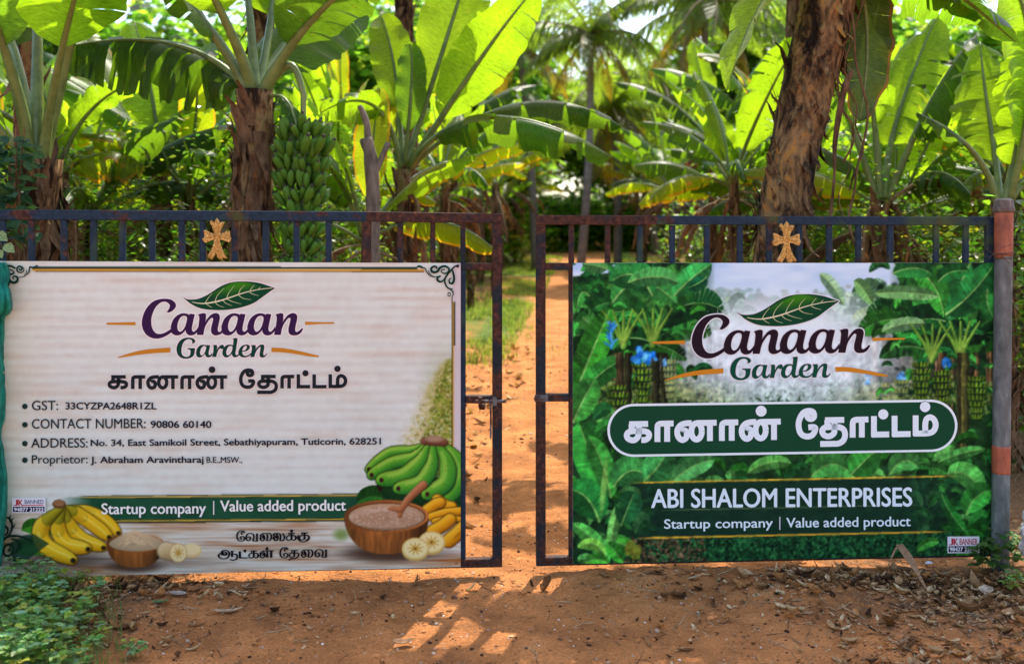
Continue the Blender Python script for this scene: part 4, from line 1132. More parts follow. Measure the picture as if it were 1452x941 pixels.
a, b = PL.loc(695, 567), PL.loc(695, 619)
tube(mb, [Vector((a[0], -0.036, a[1])), Vector((a[0] + 0.001, -0.046, (a[1] + b[1]) / 2)), Vector((b[0], -0.045, b[1]))], [0.0055, 0.005, 0.0045], 8)
mb.build('bolt', [M['steel']], gate_l)
mb = MB(); q = PL.loc(684, 576)
tube(mb, [Vector((q[0], 0.022, q[1] + 0.012)), Vector((q[0], 0.03, q[1])), Vector((q[0], 0.03, q[1] - 0.02))], [0.012, 0.02, 0.014], 8)
mb.build('padlock', [M['steel']], gate_l)

gate_r = empty('gate_leaf', PR.o, PR.rz)
tag(gate_r, 'right metal gate leaf carrying the green plantation banner, hung on the grey post', 'gate', 'the two gate leaves')
bar('top_rail', PR, (760, 311.8), (930, 312.2), 13.6, RS, gate_r, label='rusty end of the top rail')
bar('top_rail', PR, (930, 312.2), (1410, 313.6), 12.6, NV, gate_r)
bar('stile', PR, (766.6, 318.8), (766.6, 788.6), 13.4, HR, gate_r, label='dark rusty stile beside the gap')
bar('bottom_rail', PR, (760.2, 794.6), (1410, 781), 12, HR, gate_r)
bar('middle_rail', PR, (773.4, 377.6), (1397, 377), 10, HR, gate_r)
bar('lock_rail', PR, (773.4, 563), (806, 563), 10.5, HR, gate_r)
bar('inner_stile', PR, (809.5, 382.8), (809.5, 788.4), 6.6, HR, gate_r, 0.03)
for x in (810, 861.5, 907.5, 953, 1002, 1049, 1090.5, 1133, 1175.5, 1217, 1262, 1327, 1369):
    bar('bar', PR, (x, 318.7 + (x > 930) * 0.4), (x, 372.5), 8.2 if x > 1000 else 7.8, NV if x > 900 else HR, gate_r, 0.022)
bar('hinge_stile', PR, (1403.5, 319.9), (1403.5, 781), 13, NV, gate_r, 0.038)
for x in (907, 1049, 1175, 1300): bar('lower_bar', PR, (x, 382.8), (x, 783), 8, NV, gate_r, 0.02)
cross(PR, 803.5, 4.5, gate_r)
mb = MB()
px_box(mb, PR, 757.5, 558.5, 776, 567.5, -0.0201, -0.036)
P = [PR.loc(x, 563) for x in (756, 772)]
tube(mb, [Vector((u, -0.040, z)) for u, z in P], [0.007] * 2, 8)
mb.build('bolt_keeper', [M['steel']], gate_r)

# ------------------------------------------------------------------ post, fence, net, sack
def post_mat(name, ca, cb, cc):
    m, nt, N, L, B = new_mat(name)
    v = coords(N, L, 'Object', (1, 1, 0.35)); n = noise_node(N, L, 22.0, 5, v, 0.65); n2 = noise_node(N, L, 4.0, 3, v)
    c = ramp(N, L, n.outputs[0], [(0.3, ca), (0.55, cb), (0.78, cc)])
    st = ramp(N, L, n2.outputs[0], [(0.5, (0, 0, 0, 1)), (0.7, (0.6, 0.6, 0.6, 1))])
    L.new(mixc(N, L, st.outputs[0], c.outputs[0], rgb(92, 66, 46)), B.inputs['Base Color']); B.inputs['Roughness'].default_value = 0.6
    bump(N, L, B, n.outputs[0], 0.3, 0.002)
    return m
M['greypost'] = post_mat('grey painted pipe', rgb(58, 64, 62), rgb(98, 104, 102), rgb(140, 142, 138))
M['orangepost'] = post_mat('orange painted pipe', rgb(112, 56, 38), rgb(168, 88, 58), rgb(196, 124, 92))
M['cement'] = post_mat('crumbling cement', rgb(60, 50, 44), rgb(96, 82, 72), rgb(150, 134, 120))
M['wire'] = simple('rusty wire', rgb(98, 78, 64), 0.7, 0.3, 0.4)
pt_, pb_ = at(1423.5, 296, 4.98), at(1417.8, 800, 4.98)
post = empty('gate_post', (pb_.x, pb_.y, 0)); tag(post, 'grey round pipe post with orange bands and cement cap right of the green banner', 'post')
def post_piece(name, y0, y1, r, mat, ragged=0.0, hh=14):
    mb = MB(); o = Vector((pb_.x, pb_.y, 0)); pts = []
    for k in range(hh + 1):
        y = y0 + (y1 - y0) * k / hh
        t = (y - 296) / (800 - 296); p = pt_.lerp(pb_, t); pts.append(p - o)
    rr = random.Random(int(y0))
    sides = 24; n = len(pts)
    tube(mb, pts, [r] * n, sides)
    if ragged:
        for k in range(sides):
            dz = (math.sin(k * 0.9) + 0.5 * math.sin(k * 2.3 + 1)) * ragged
            for i in (n - 1,):
                v = mb.v[i * sides + k]; mb.v[i * sides + k] = (v[0], v[1], v[2] + dz)
    ob = mb.build(name, [mat], post, True)
    for p in ob.data.polygons:
        if len(p.vertices) > 4: p.use_smooth = False
    return ob
post_piece('pipe', 297, 815, 0.0430, M['greypost'], 0, 20)
post_piece('paint_band', 296.5, 364, 0.0442, M['orangepost'], 0.008)
post_piece('paint_band', 631, 670, 0.0440, M['orangepost'], 0.0)
mb = MB(); o_ = Vector((pb_.x, pb_.y, 0)); rr = random.Random(2)
pts = [at(1423.5, y, 4.98) - o_ for y in (302, 299.5, 296, 289, 284, 281)]
tube(mb, pts, [0.045, 0.051, 0.050, 0.046, 0.043, 0.028], 18, wob=lambda i, k: 0.95 + 0.1 * rr.random())
mb.build('cement_cap', [M['cement']], post)
mb = MB()
for s_ in range(5):
    P = []
    for k in range(30):
        a = 2 * math.pi * k / 24 + s_; y = 357 + s_ * 2.2 + 3 * math.sin(a * 0.5 + s_)
        c = at(1423.3, y, 4.98) - o_; P.append(c + Vector((math.cos(a) * 0.0475, math.sin(a) * 0.0475, 0)))
    tube(mb, P, [0.0013] * len(P), 5)
for (a, b) in (((1411, 362), (1398, 352)), ((1412, 357), (1402, 366)), ((1436, 352), (1450, 342)), ((1418, 352), (1436, 346)), ((1420, 362), (1438, 380))):
    tube(mb, [at(a[0], a[1], 4.93) - o_, at(b[0], b[1], 4.93) - o_], [0.0013] * 2, 5)
mb.build('wire_tie', [M['wire']], post)

fence = empty('chain_link_fence', at(1440, 812, 5.0)); fence.location.z = 0
tag(fence, 'rusty chain-link fence running off to the right of the grey post', 'fence')
rr = random.Random(4)
fo = fence.location
for c_ in range(9):
    P = []
    for k in range(50):
        y = 300 + k * 10
        x = 1438 + c_ * 15 + (9 if k % 2 else -1) * 1.0 + rr.uniform(-1.6, 1.6)
        P.append(at(x, y, 5.02 + (0.006 if k % 2 else -0.006) + c_ * 0.012) - fo)
    mb = MB(); tube(mb, P, [0.0014] * len(P), 4); mb.build('wire_strand', [M['wire']], fence)
for y in (300, 520, 790):
    mb = MB(); P = [at(1434 + k * 14, y + rr.uniform(-1.5, 1.5) + k * 0.2, 5.0 + k * 0.012) - fo for k in range(11)]
    tube(mb, P, [0.002] * len(P), 5); mb.build('line_wire', [M['wire']], fence)
f_end = at(1585, 800, 5.15)
mb = MB(); tube(mb, [Vector((f_end.x, f_end.y, -0.1)) - fo, Vector((f_end.x, f_end.y, 1.85)) - fo], [0.03, 0.03], 10); mb.build('end_post', [M['greypost']], fence)

def cloth_mat(name, c1, c2, trans, sc=260.0):
    m, nt, N, L, B = new_mat(name)
    v = coords(N, L); n = noise_node(N, L, sc, 2, v); n2 = noise_node(N, L, 14.0, 3, v)
    f = N.new('ShaderNodeMath'); f.operation = 'ADD'; L.new(n.outputs[0], f.inputs[0]); L.new(n2.outputs[0], f.inputs[1])
    h = N.new('ShaderNodeMath'); h.operation = 'MULTIPLY'; h.inputs[1].default_value = 0.5; L.new(f.outputs[0], h.inputs[0])
    c = ramp(N, L, h.outputs[0], [(0.35, c1), (0.62, c2)])
    L.new(c.outputs[0], B.inputs['Base Color']); B.inputs['Roughness'].default_value = 0.65
    tr = N.new('ShaderNodeBsdfTranslucent'); L.new(c.outputs[0], tr.inputs[0]); mx = N.new('ShaderNodeMixShader'); mx.inputs[0].default_value = trans
    L.new(B.outputs[0], mx.inputs[1]); L.new(tr.outputs[0], mx.inputs[2])
    L.new(mx.outputs[0], [n_ for n_ in N if n_.type == 'OUTPUT_MATERIAL'][0].inputs[0])
    bump(N, L, B, n.outputs[0], 0.5, 0.002)
    return m
M['net'] = cloth_mat('green shade net', rgb(0, 92, 74), rgb(16, 166, 138), 0.3)
prof = [(372, 10), (384, 15), (396, 15), (404, 12), (415, 16), (432, 18), (442, 17), (450, 9), (470, 8.5), (500, 8), (540, 9), (565, 10), (590, 9), (610, 4), (618, 3), (640, 8), (680, 13), (720, 12.5), (745, 9), (770, 6), (800, 3)]
mb = MB(); NX, NY = 44, 90
no = at(-30, 800, 4.58); no.z = 0
vs = []
for j in range(NY):
    y = 372 + (802 - 372) * j / (NY - 1)
    for k in range(len(prof) - 1):
        if prof[k][0] <= y <= prof[k + 1][0]:
            t = (y - prof[k][0]) / (prof[k + 1][0] - prof[k][0]); t = t * t * (3 - 2 * t); xr = prof[k][1] * (1 - t) + prof[k + 1][1] * t
    for i in range(NX):
        u = i / (NX - 1)
        x = -80 + (xr + 80) * u
        fold = 0.030 * math.sin(u * 34 + 1.2 * math.sin(y * 0.02) + y * 0.004) * (0.5 + 0.5 * mnoise.noise(Vector((u * 5, y * 0.01, 1)))) + 0.012 * math.sin(u * 71 + y * 0.03)
        kn = math.exp(-((y - 452) / 12) ** 2) * 0.05
        bulge = 0.05 * math.exp(-((y - 425) / 25) ** 2)
        rim = 0.10 * max(0, (u - 0.9) / 0.1) ** 2
        z_ = 0.006 * mnoise.noise(Vector((u * 30, y * 0.12, 0)))
        p = at(x, y, 4.59 + fold * (1 - 0.5 * kn * 10) - bulge + kn * 0.3 + rim + z_ * 2)
        vs.append(p - no)
mb.add(vs, [(j * NX + i, (j + 1) * NX + i, (j + 1) * NX + i + 1, j * NX + i + 1) for j in range(NY - 1) for i in range(NX - 1)])
net = mb.build('shade_net', [M['net']], None, True); net.location = no
sol = net.modifiers.new('thickness', 'SOLIDIFY'); sol.thickness = 0.003
tag(net, 'bunched green shade net hanging over the left edge of the cream banner', 'net')

M['sack'] = cloth_mat('white woven sack', rgb(150, 146, 146), rgb(214, 210, 208), 0.25, 90.0)
mb = MB(); so_ = at(1484, 770, 4.72); so_.z = 0
vs = []; NA, NB = 72, 52
for j in range(NB):
    v_ = j / (NB - 1) * math.pi
    for i in range(NA):
        a = 2 * math.pi * i / NA
        d = Vector((math.cos(a) * math.sin(v_), math.sin(a) * math.sin(v_), -math.cos(v_)))
        c = 1 + 0.45 * mnoise.noise(d * 2.2 + Vector((3, 1, 0))) - 0.34 * abs(mnoise.noise(d * 4.5)) - 0.16 * abs(mnoise.noise(d * 10)) + 0.05 * mnoise.noise(d * 23)
        vs.append(Vector((d.x * 0.115 * c + d.z * 0.03, d.y * 0.10 * c, 0.245 + d.z * 0.155 * c)))
mb.add(vs, [(j * NA + i, j * NA + (i + 1) % NA, (j + 1) * NA + (i + 1) % NA, (j + 1) * NA + i) for j in range(NB - 1) for i in range(NA)])
sk = mb.build('sack', [M['sack']], None, True); sk.location = so_
tag(sk, 'crumpled white woven sack caught in the weeds at the right edge', 'sack')
# ------------------------------------------------------------------ ground
def path_x(y): return 0.1 + max(0.0, y) * 0.075
def gz(x, y):
    return 0.012 * max(0.0, y - 10) if y < 60 else 0.6 + 0.004 * (y - 60)
def ground_mat():
    m, nt, N, L, B = new_mat('red earth with litter and grass')
    v = coords(N, L)
    a = N.new('ShaderNodeAttribute'); a.attribute_name = 'zone'
    sp = N.new('ShaderNodeSeparateColor'); L.new(a.outputs['Color'], sp.inputs[0])
    n1 = noise_node(N, L, 2.3, 8, v, 0.68); n2 = noise_node(N, L, 85.0, 6, v, 0.75); n3 = noise_node(N, L, 12.0, 4, v, 0.6)
    dirt = ramp(N, L, n1.outputs[0], [(0.28, (0.22, 0.085, 0.032, 1)), (0.42, (0.38, 0.146, 0.047, 1)), (0.56, (0.55, 0.212, 0.068, 1)), (0.74, (0.66, 0.29, 0.11, 1))])
    fine = ramp(N, L, n2.outputs[0], [(0.30, (0.34, 0.28, 0.25, 1)), (0.42, (0.88, 0.88, 0.88, 1)), (0.58, (1.1, 1.1, 1.1, 1)), (0.70, (1.7, 1.75, 1.8, 1))])
    dirt2 = mixc(N, L, 1.0, dirt.outputs[0], fine.outputs[0], 'MULTIPLY')
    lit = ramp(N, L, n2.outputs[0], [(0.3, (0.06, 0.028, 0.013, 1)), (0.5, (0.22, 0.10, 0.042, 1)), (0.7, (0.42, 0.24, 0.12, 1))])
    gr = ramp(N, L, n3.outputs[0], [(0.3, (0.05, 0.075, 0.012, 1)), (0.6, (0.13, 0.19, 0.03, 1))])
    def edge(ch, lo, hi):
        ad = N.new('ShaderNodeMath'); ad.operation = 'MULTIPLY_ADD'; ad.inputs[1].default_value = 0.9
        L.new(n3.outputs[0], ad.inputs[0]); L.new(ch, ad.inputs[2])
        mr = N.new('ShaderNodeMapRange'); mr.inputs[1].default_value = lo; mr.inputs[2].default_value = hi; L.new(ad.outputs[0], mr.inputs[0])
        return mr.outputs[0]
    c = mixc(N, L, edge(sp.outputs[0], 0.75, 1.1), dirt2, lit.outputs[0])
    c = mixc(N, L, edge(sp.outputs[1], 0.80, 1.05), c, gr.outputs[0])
    L.new(c, B.inputs['Base Color']); B.inputs['Roughness'].default_value = 0.95; B.inputs['Specular IOR Level'].default_value = 0.15
    s = N.new('ShaderNodeMath'); s.operation = 'MULTIPLY_ADD'; s.inputs[1].default_value = 0.35; L.new(n2.outputs[0], s.inputs[0]); L.new(n3.outputs[0], s.inputs[2])
    bump(N, L, B, s.outputs[0], 1.0, 0.035)
    return m
M['ground'] = ground_mat()
def axis(lo, hi, step, far, grow):
    a = list(np.arange(lo, hi, step)); s = step
    while a[-1] < far: s *= grow; a.append(a[-1] + s)
    return a
xs = axis(0, 2.3, 0.016, 260, 1.07); xs = [-q for q in reversed(xs[1:])] + xs
ys = axis(-1.5, 0.9, 0.016, 420, 1.035); back = []; s_ = 0.03; q = -1.5
while q > -60: s_ *= 1.25; q -= s_; back.append(q)
ys = list(reversed(back)) + ys
GX, GY = np.meshgrid(np.array(xs), np.array(ys))
ZZ = np.where(GY < 60, 0.012 * np.maximum(0, GY - 10), 0.6 + 0.004 * (GY - 60))
near = np.clip(1 - (np.abs(GY) - 2) / 10, 0.25, 1)
nA = vnoise(GX + 400, GY + 400, 0.45, 1, 2); nB = vnoise(GX + 400, GY + 400, 0.09, 2, 3); nC = vnoise(GX + 400, GY + 400, 6.0, 9, 3)
ZZ = ZZ + near * ((nA - 0.5) * 0.050 + (nB - 0.5) * 0.026) + (nC - 0.5) * 0.10 * np.clip((np.abs(GY - 1) - 2) / 4, 0, 1)
ZZ += 0.012 * np.exp(-((GY - 0.02) / 0.10) ** 2) * (nB + nA) - 0.010
PXc = 0.1 + np.maximum(0, GY) * 0.075
off = np.abs(GX - PXc)
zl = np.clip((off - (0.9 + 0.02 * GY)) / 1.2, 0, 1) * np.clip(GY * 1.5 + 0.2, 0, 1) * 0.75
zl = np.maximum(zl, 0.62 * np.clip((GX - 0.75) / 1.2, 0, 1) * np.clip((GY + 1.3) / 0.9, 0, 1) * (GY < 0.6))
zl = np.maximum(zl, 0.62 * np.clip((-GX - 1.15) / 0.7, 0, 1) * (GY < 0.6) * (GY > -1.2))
zg = np.clip(1 - np.abs(GX - (PXc - 1.25)) / 1.1, 0, 1) * np.clip((GY - 5.0) / 3, 0, 1) * 0.62 * np.clip((nC - 0.3) * 3, 0, 1.4)
zg = np.maximum(zg, np.clip(1 - np.abs(GX - (PXc + 2.0)) / 1.3, 0, 1) * np.clip((GY - 7) / 4, 0, 1) * 0.7)
zg = np.maximum(zg, 0.6 * np.clip((nC - 0.5) * 5, 0, 1) * np.clip((GY - 6) / 4, 0, 1) * np.clip(off - 0.6, 0, 1))
h, w = GX.shape; n = h * w
me = bpy.data.meshes.new('ground'); co = np.stack([GX.ravel(), GY.ravel(), ZZ.ravel()], 1).astype(np.float32)
me.vertices.add(n); me.vertices.foreach_set('co', co.ravel())
idx = np.arange(n).reshape(h, w)
qd = np.stack([idx[:-1, :-1], idx[:-1, 1:], idx[1:, 1:], idx[1:, :-1]], -1).reshape(-1, 4)
me.loops.add(qd.size); me.loops.foreach_set('vertex_index', qd.ravel().astype(np.int32))
me.polygons.add(len(qd)); me.polygons.foreach_set('loop_start', np.arange(0, qd.size, 4, dtype=np.int32)); me.update(calc_edges=True)
me.polygons.foreach_set('use_smooth', [True] * len(qd))
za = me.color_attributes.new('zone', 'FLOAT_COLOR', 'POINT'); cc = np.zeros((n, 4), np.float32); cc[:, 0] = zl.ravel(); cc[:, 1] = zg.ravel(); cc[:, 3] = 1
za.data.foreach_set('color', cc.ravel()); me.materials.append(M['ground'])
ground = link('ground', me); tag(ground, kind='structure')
XSa, YSa = np.array(xs), np.array(ys)
def gh(x, y):
    i = min(len(xs) - 2, max(0, int(np.searchsorted(XSa, x)) - 1)); j = min(len(ys) - 2, max(0, int(np.searchsorted(YSa, y)) - 1))
    fx = (x - xs[i]) / (xs[i + 1] - xs[i]); fy = (y - ys[j]) / (ys[j + 1] - ys[j])
    return float((ZZ[j, i] * (1 - fx) + ZZ[j, i + 1] * fx) * (1 - fy) + (ZZ[j + 1, i] * (1 - fx) + ZZ[j + 1, i + 1] * fx) * fy)
def ground_at(px, py):
    """where the ray of a photo pixel meets the ground"""
    d = CZ * FPX / (py - HY)
    for _ in range(3):
        p = at(px, py, d); d = (CZ - gh(p.x, p.y)) * FPX / (py - HY)
    return at(px, py, d)

def attr_mat(name, rough=0.7, spec=0.3, trans=0.0, nscale=40.0, tboost=1.5, bmp=0.3):
    m, nt, N, L, B = new_mat(name)
    a = N.new('ShaderNodeAttribute'); a.attribute_name = 'Col'
    n = noise_node(N, L, nscale, 3, coords(N, L)); r = ramp(N, L, n.outputs[0], [(0.3, (0.6, 0.6, 0.6, 1)), (0.7, (1.3, 1.3, 1.3, 1))])
    c = mixc(N, L, 1.0, a.outputs['Color'], r.outputs[0], 'MULTIPLY')
    L.new(c, B.inputs['Base Color']); B.inputs['Roughness'].default_value = rough; B.inputs['Specular IOR Level'].default_value = spec
    bump(N, L, B, n.outputs[0], bmp, 0.002)
    if trans:
        t = N.new('ShaderNodeBsdfTranslucent'); L.new(mixc(N, L, 1.0, c, (tboost * 1.1, tboost * 1.15, tboost * 0.4, 1), 'MULTIPLY'), t.inputs[0])
        mx = N.new('ShaderNodeMixShader'); mx.inputs[0].default_value = trans; L.new(B.outputs[0], mx.inputs[1]); L.new(t.outputs[0], mx.inputs[2])
        L.new(mx.outputs[0], [q for q in N if q.type == 'OUTPUT_MATERIAL'][0].inputs[0])
    return m
M['litter'] = attr_mat('dead leaf', 0.85, 0.08, 0.12, 60, 1.2)
M['stone'] = attr_mat('pebble', 0.9, 0.2)
M['weed'] = attr_mat('weed leaf', 0.5, 0.2, 0.30, 90, 2.6)
M['bush'] = attr_mat('shrub leaf', 0.30, 0.42, 0.5, 30, 5.0)
M['grass'] = attr_mat('grass blade', 0.5, 0.35, 0.45, 4, 2.0)

rr = random.Random(77)
ICO = [(0, 0, 1), (.894, 0, .447), (.276, .851, .447), (-.724, .526, .447), (-.724, -.526, .447), (.276, -.851, .447), (.724, .526, -.447), (-.276, .851, -.447), (-.894, 0, -.447), (-.276, -.851, -.447), (.724, -.526, -.447), (0, 0, -1)]
ICF = [(0,1,2),(0,2,3),(0,3,4),(0,4,5),(0,5,1),(1,6,2),(2,7,3),(3,8,4),(4,9,5),(5,10,1),(2,6,7),(3,7,8),(4,8,9),(5,9,10),(1,10,6),(6,11,7),(7,11,8),(8,11,9),(9,11,10),(10,11,6)]
mb = MB()
for k in range(5200):
    if k < 3600: x, y = rr.uniform(-2.3, 2.3), rr.uniform(-1.3, 0.9)
    else: y = rr.uniform(0.5, 12) ; x = path_x(y) + rr.gauss(0, 0.9)
    s = min(0.022, 0.0022 + rr.expovariate(1 / 0.0022)) * (1 if y < 2 else 1.8)
    c = rr.choice([(0.05, 0.02, 0.01, 1), (0.05, 0.02, 0.01, 1), (0.14, 0.06, 0.03, 1), (0.22, 0.10, 0.045, 1), (0.45, 0.33, 0.24, 1), (0.38, 0.2, 0.11, 1)] + ([(0.75, 0.68, 0.6, 1)] if s < 0.006 else []))
    z = gh(x, y); sx, sy, sz = s * rr.uniform(.7, 1.4), s * rr.uniform(.7, 1.2), s * rr.uniform(.4, .8)
    a = rr.uniform(0, 6.28); ca, sa = math.cos(a), math.sin(a)
    mb.add([(x + (p[0] * sx * ca - p[1] * sy * sa) * rr.uniform(.85, 1.1), y + (p[0] * sx * sa + p[1] * sy * ca), z + p[2] * sz + sz * 0.2) for p in ICO], ICF, 0, c)
for k in range(4200):
    x, y = rr.uniform(-2.3, 2.3), -1.3 + rr.random() ** 0.8 * 2.4
    if k > 3200: y = rr.uniform(0.5, 9); x = path_x(y) + rr.gauss(0, 1.0)
    s = min(0.026, 0.0035 + rr.expovariate(1 / 0.003)); f = rr.uniform(0.55, 1.15)
    z = gh(x, y); sx, sy, sz = s * rr.uniform(.8, 1.7), s * rr.uniform(.7, 1.2), s * rr.uniform(.3, .6); a = rr.uniform(0, 6.28); ca, sa = math.cos(a), math.sin(a)
    mb.add([(x + (p[0] * sx * ca - p[1] * sy * sa) * rr.uniform(.75, 1.15), y + (p[0] * sx * sa + p[1] * sy * ca) * rr.uniform(.8, 1.1), z + p[2] * sz) for p in ICO], ICF, 0, (0.50 * f, 0.19 * f, 0.06 * f, 1))
o = mb.build('gravel', [M['stone']], None); tag(o, kind='stuff')

def frag(mb, p, L_, W_, az, tilt, curl, col, seed, ragged=0.3):
    """one curled piece of dead leaf"""
    r = random.Random(seed); NL, NW = 5, 3; vs = []
    ca, sa = math.cos(az), math.sin(az)
    for i in range(NL):
        u = i / (NL - 1) * 2 - 1
        wd = W_ * (1 - abs(u) ** 2.2) ** 0.6 * (1 + r.uniform(-ragged, ragged)) + 0.0008
        for j in range(NW):
            v = j / (NW - 1) * 2 - 1
            x = u * L_ / 2; y = v * wd / 2; z = curl * (u * u * L_ * 0.5) + curl * 0.8 * v * v * wd + r.uniform(-1, 1) * W_ * 0.06 + tilt * x
            vs.append((p[0] + x * ca - y * sa, p[1] + x * sa + y * ca, p[2] + z + 0.002))
    mb.add(vs, [(i * NW + j, (i + 1) * NW + j, (i + 1) * NW + j + 1, i * NW + j + 1) for i in range(NL - 1) for j in range(NW - 1)], 0, col)
DEAD = [(0.30, 0.14, 0.055, 1), (0.46, 0.26, 0.12, 1), (0.16, 0.07, 0.028, 1), (0.62, 0.42, 0.23, 1), (0.07, 0.032, 0.016, 1), (0.42, 0.18, 0.06, 1), (0.38, 0.21, 0.10, 1)]
mb = MB()
for k in range(11000):
    z_ = rr.random()
    if z_ < 0.55:
        x = 2.5 - abs(rr.gauss(0, 0.75)); y = rr.uniform(-1.2, 0.05) if rr.random() < 0.55 else -abs(rr.gauss(0, 0.16))
        if x < 0.4: continue
    elif z_ < 0.75: x = -2.5 + abs(rr.gauss(0, 0.8)); y = rr.uniform(-0.9, -0.02) if rr.random() < 0.5 else -abs(rr.gauss(0, 0.12)) - 0.12
    elif z_ < 0.80: x, y = rr.uniform(-1.6, 2.3), rr.uniform(-1.2, 0.0)
    else:
        y = rr.uniform(0.4, 9); x = path_x(y) + rr.choice([-1, 1]) * (0.4 + abs(rr.gauss(0, 1.6)))
    if z_ < 0.83 and mnoise.noise(Vector((x * 2.2, y * 3.5, 9))) < rr.uniform(-0.55, 0.25): continue
    s = min(0.06, 0.006 + rr.expovariate(1 / 0.013)) * (1.0 if z_ < 0.83 else 2.2) * (0.6 if 0.75 < z_ < 0.83 else 1)
    frag(mb, (x, y, gh(x, y)), s * rr.uniform(0.8, 2.2), s * rr.uniform(0.3, 0.8), rr.uniform(0, 6.28), rr.gauss(0, 0.25), rr.uniform(-0.2, 0.9), rr.choice(DEAD), k)
o = mb.build('leaf_litter', [M['litter']], None); tag(o, kind='stuff')
mb = MB()
for k in range(420):
    z_ = rr.random()
    if z_ < 0.6: x = 2.4 - abs(rr.gauss(0, 0.8)); y = rr.uniform(-1.1, 0.05)
    elif z_ < 0.8: x = -2.3 + abs(rr.gauss(0, 0.7)); y = rr.uniform(-0.9, -0.1)
    else: x, y = rr.uniform(-1.8, 2.2), rr.uniform(-1.2, 0)
    l = rr.uniform(0.03, 0.16); a = rr.uniform(0, 6.28); z = gh(x, y) + 0.004; b = rr.gauss(0, 0.3)
    P = [Vector((x + l * t * math.cos(a + b * t), y + l * t * math.sin(a + b * t), z + 0.02 * math.sin(t * 3) * rr.random())) for t in (-0.5, -0.2, 0.15, 0.5)]
    i0 = len(mb.v); tube(mb, P, [0.0016, 0.002, 0.0018, 0.0009], 4)
    mb.c.extend([rr.choice([(0.30, 0.18, 0.10, 1), (0.13, 0.07, 0.04, 1), (0.45, 0.34, 0.2, 1)])] * (len(mb.v) - i0))
mb.uv = []
o = mb.build('twig_scatter', [M['litter']], None); tag(o, kind='stuff')

def piece(name, px, py, L_, W_, az, tilt, curl, col, label, cat, seed=1, lift=0.004):
    p = ground_at(px, py); mb = MB(); frag(mb, (0, 0, 0), L_, W_, az, tilt, curl, col, seed, 0.18)
    o = mb.build(name, [M['litter']], None, True); o.location = (p.x, p.y, p.z + lift); s = o.modifiers.new('t', 'SOLIDIFY'); s.thickness = 0.0012
    s2 = o.modifiers.new('s', 'SUBSURF'); s2.levels = s2.render_levels = 2
    tag(o, label, cat); return o
piece('dry_leaf', 572, 916, 0.095, 0.045, 0.15, 0.02, 0.5, (0.34, 0.19, 0.10, 1), 'small curled brown leaf alone on bare earth at the lower left centre', 'dry leaf', 3)
piece('dry_leaf', 322, 869, 0.14, 0.032, 0.1, 0.05, 0.25, (0.48, 0.32, 0.19, 1), 'long tan curled leaf on the earth left of centre', 'dry leaf', 5)
piece('dry_leaf', 252, 844, 0.10, 0.05, -0.3, 0.0, 0.2, (0.42, 0.32, 0.25, 1), 'pale grey-brown dead leaf between the weeds and the banner foot', 'dry leaf', 6)
piece('dry_leaf', 1398, 842, 0.085, 0.07, 1.1, 0.2, 0.4, (0.55, 0.40, 0.27, 1), 'pale tan crumpled leaf at the far right of the litter', 'dry leaf', 8)
piece('fallen_leaf', 226, 856, 0.075, 0.034, 0.1, 0.0, 0.3, (0.10, 0.22, 0.08, 1), 'fresh green fallen leaf on the earth right of the weeds', 'leaf', 9)
piece('plastic_scrap', 1317, 803, 0.045, 0.03, 0.4, 0.1, 0.3, (0.45, 0.55, 0.75, 1), 'small pale blue plastic scrap in the litter under the green banner', 'plastic scrap', 10, 0.012)
piece('plastic_scrap', 132, 820, 0.075, 0.03, 0.1, 0.0, 0.4, (0.02, 0.30, 0.26, 1), 'teal plastic scrap among the weeds under the cream banner', 'plastic scrap', 11, 0.02)
piece('plastic_scrap', 132 + 0, 884, 0.05, 0.02, 0.3, 0.0, 0.4, (0.03, 0.28, 0.24, 1), 'small teal plastic strip on the right edge of the weeds', 'plastic scrap', 12, 0.03)
# the folded dry strip that leans on the green banner
mb = MB()
A, Bp, Cp = at(1259, 803, 4.80), at(1275, 771, 4.90), at(1312, 832, 4.60)
oo = Vector((Cp.x, Cp.y, 0))
for (p0, p1, w0, w1) in ((A, Bp, 0.004, 0.009), (Bp, Cp, 0.014, 0.005)):
    vs = []
    for i in range(9):
        t = i / 8; c = p0.lerp(p1, t) + Vector((0, 0, 0.012 * math.sin(t * math.pi))); wd = w0 + (w1 - w0) * t + 0.010 * math.sin(math.pi * min(1, t * 1.2 + 0.1)) * (p0 is Bp)
        for s in (-1, 0, 1): vs.append(c - oo + Vector((s * wd, -0.006 * (1 - abs(s)), 0.002 * s)))
    mb.add(vs, [(i * 3 + j, (i + 1) * 3 + j, (i + 1) * 3 + j + 1, i * 3 + j + 1) for i in range(8) for j in range(2)], 0, (0.34, 0.19, 0.10, 1))
o = mb.build('dry_leaf_strip', [M['litter']], None, True); o.location = oo; tag(o, 'long brown banana leaf strip folded against the foot of the green banner', 'dry leaf')

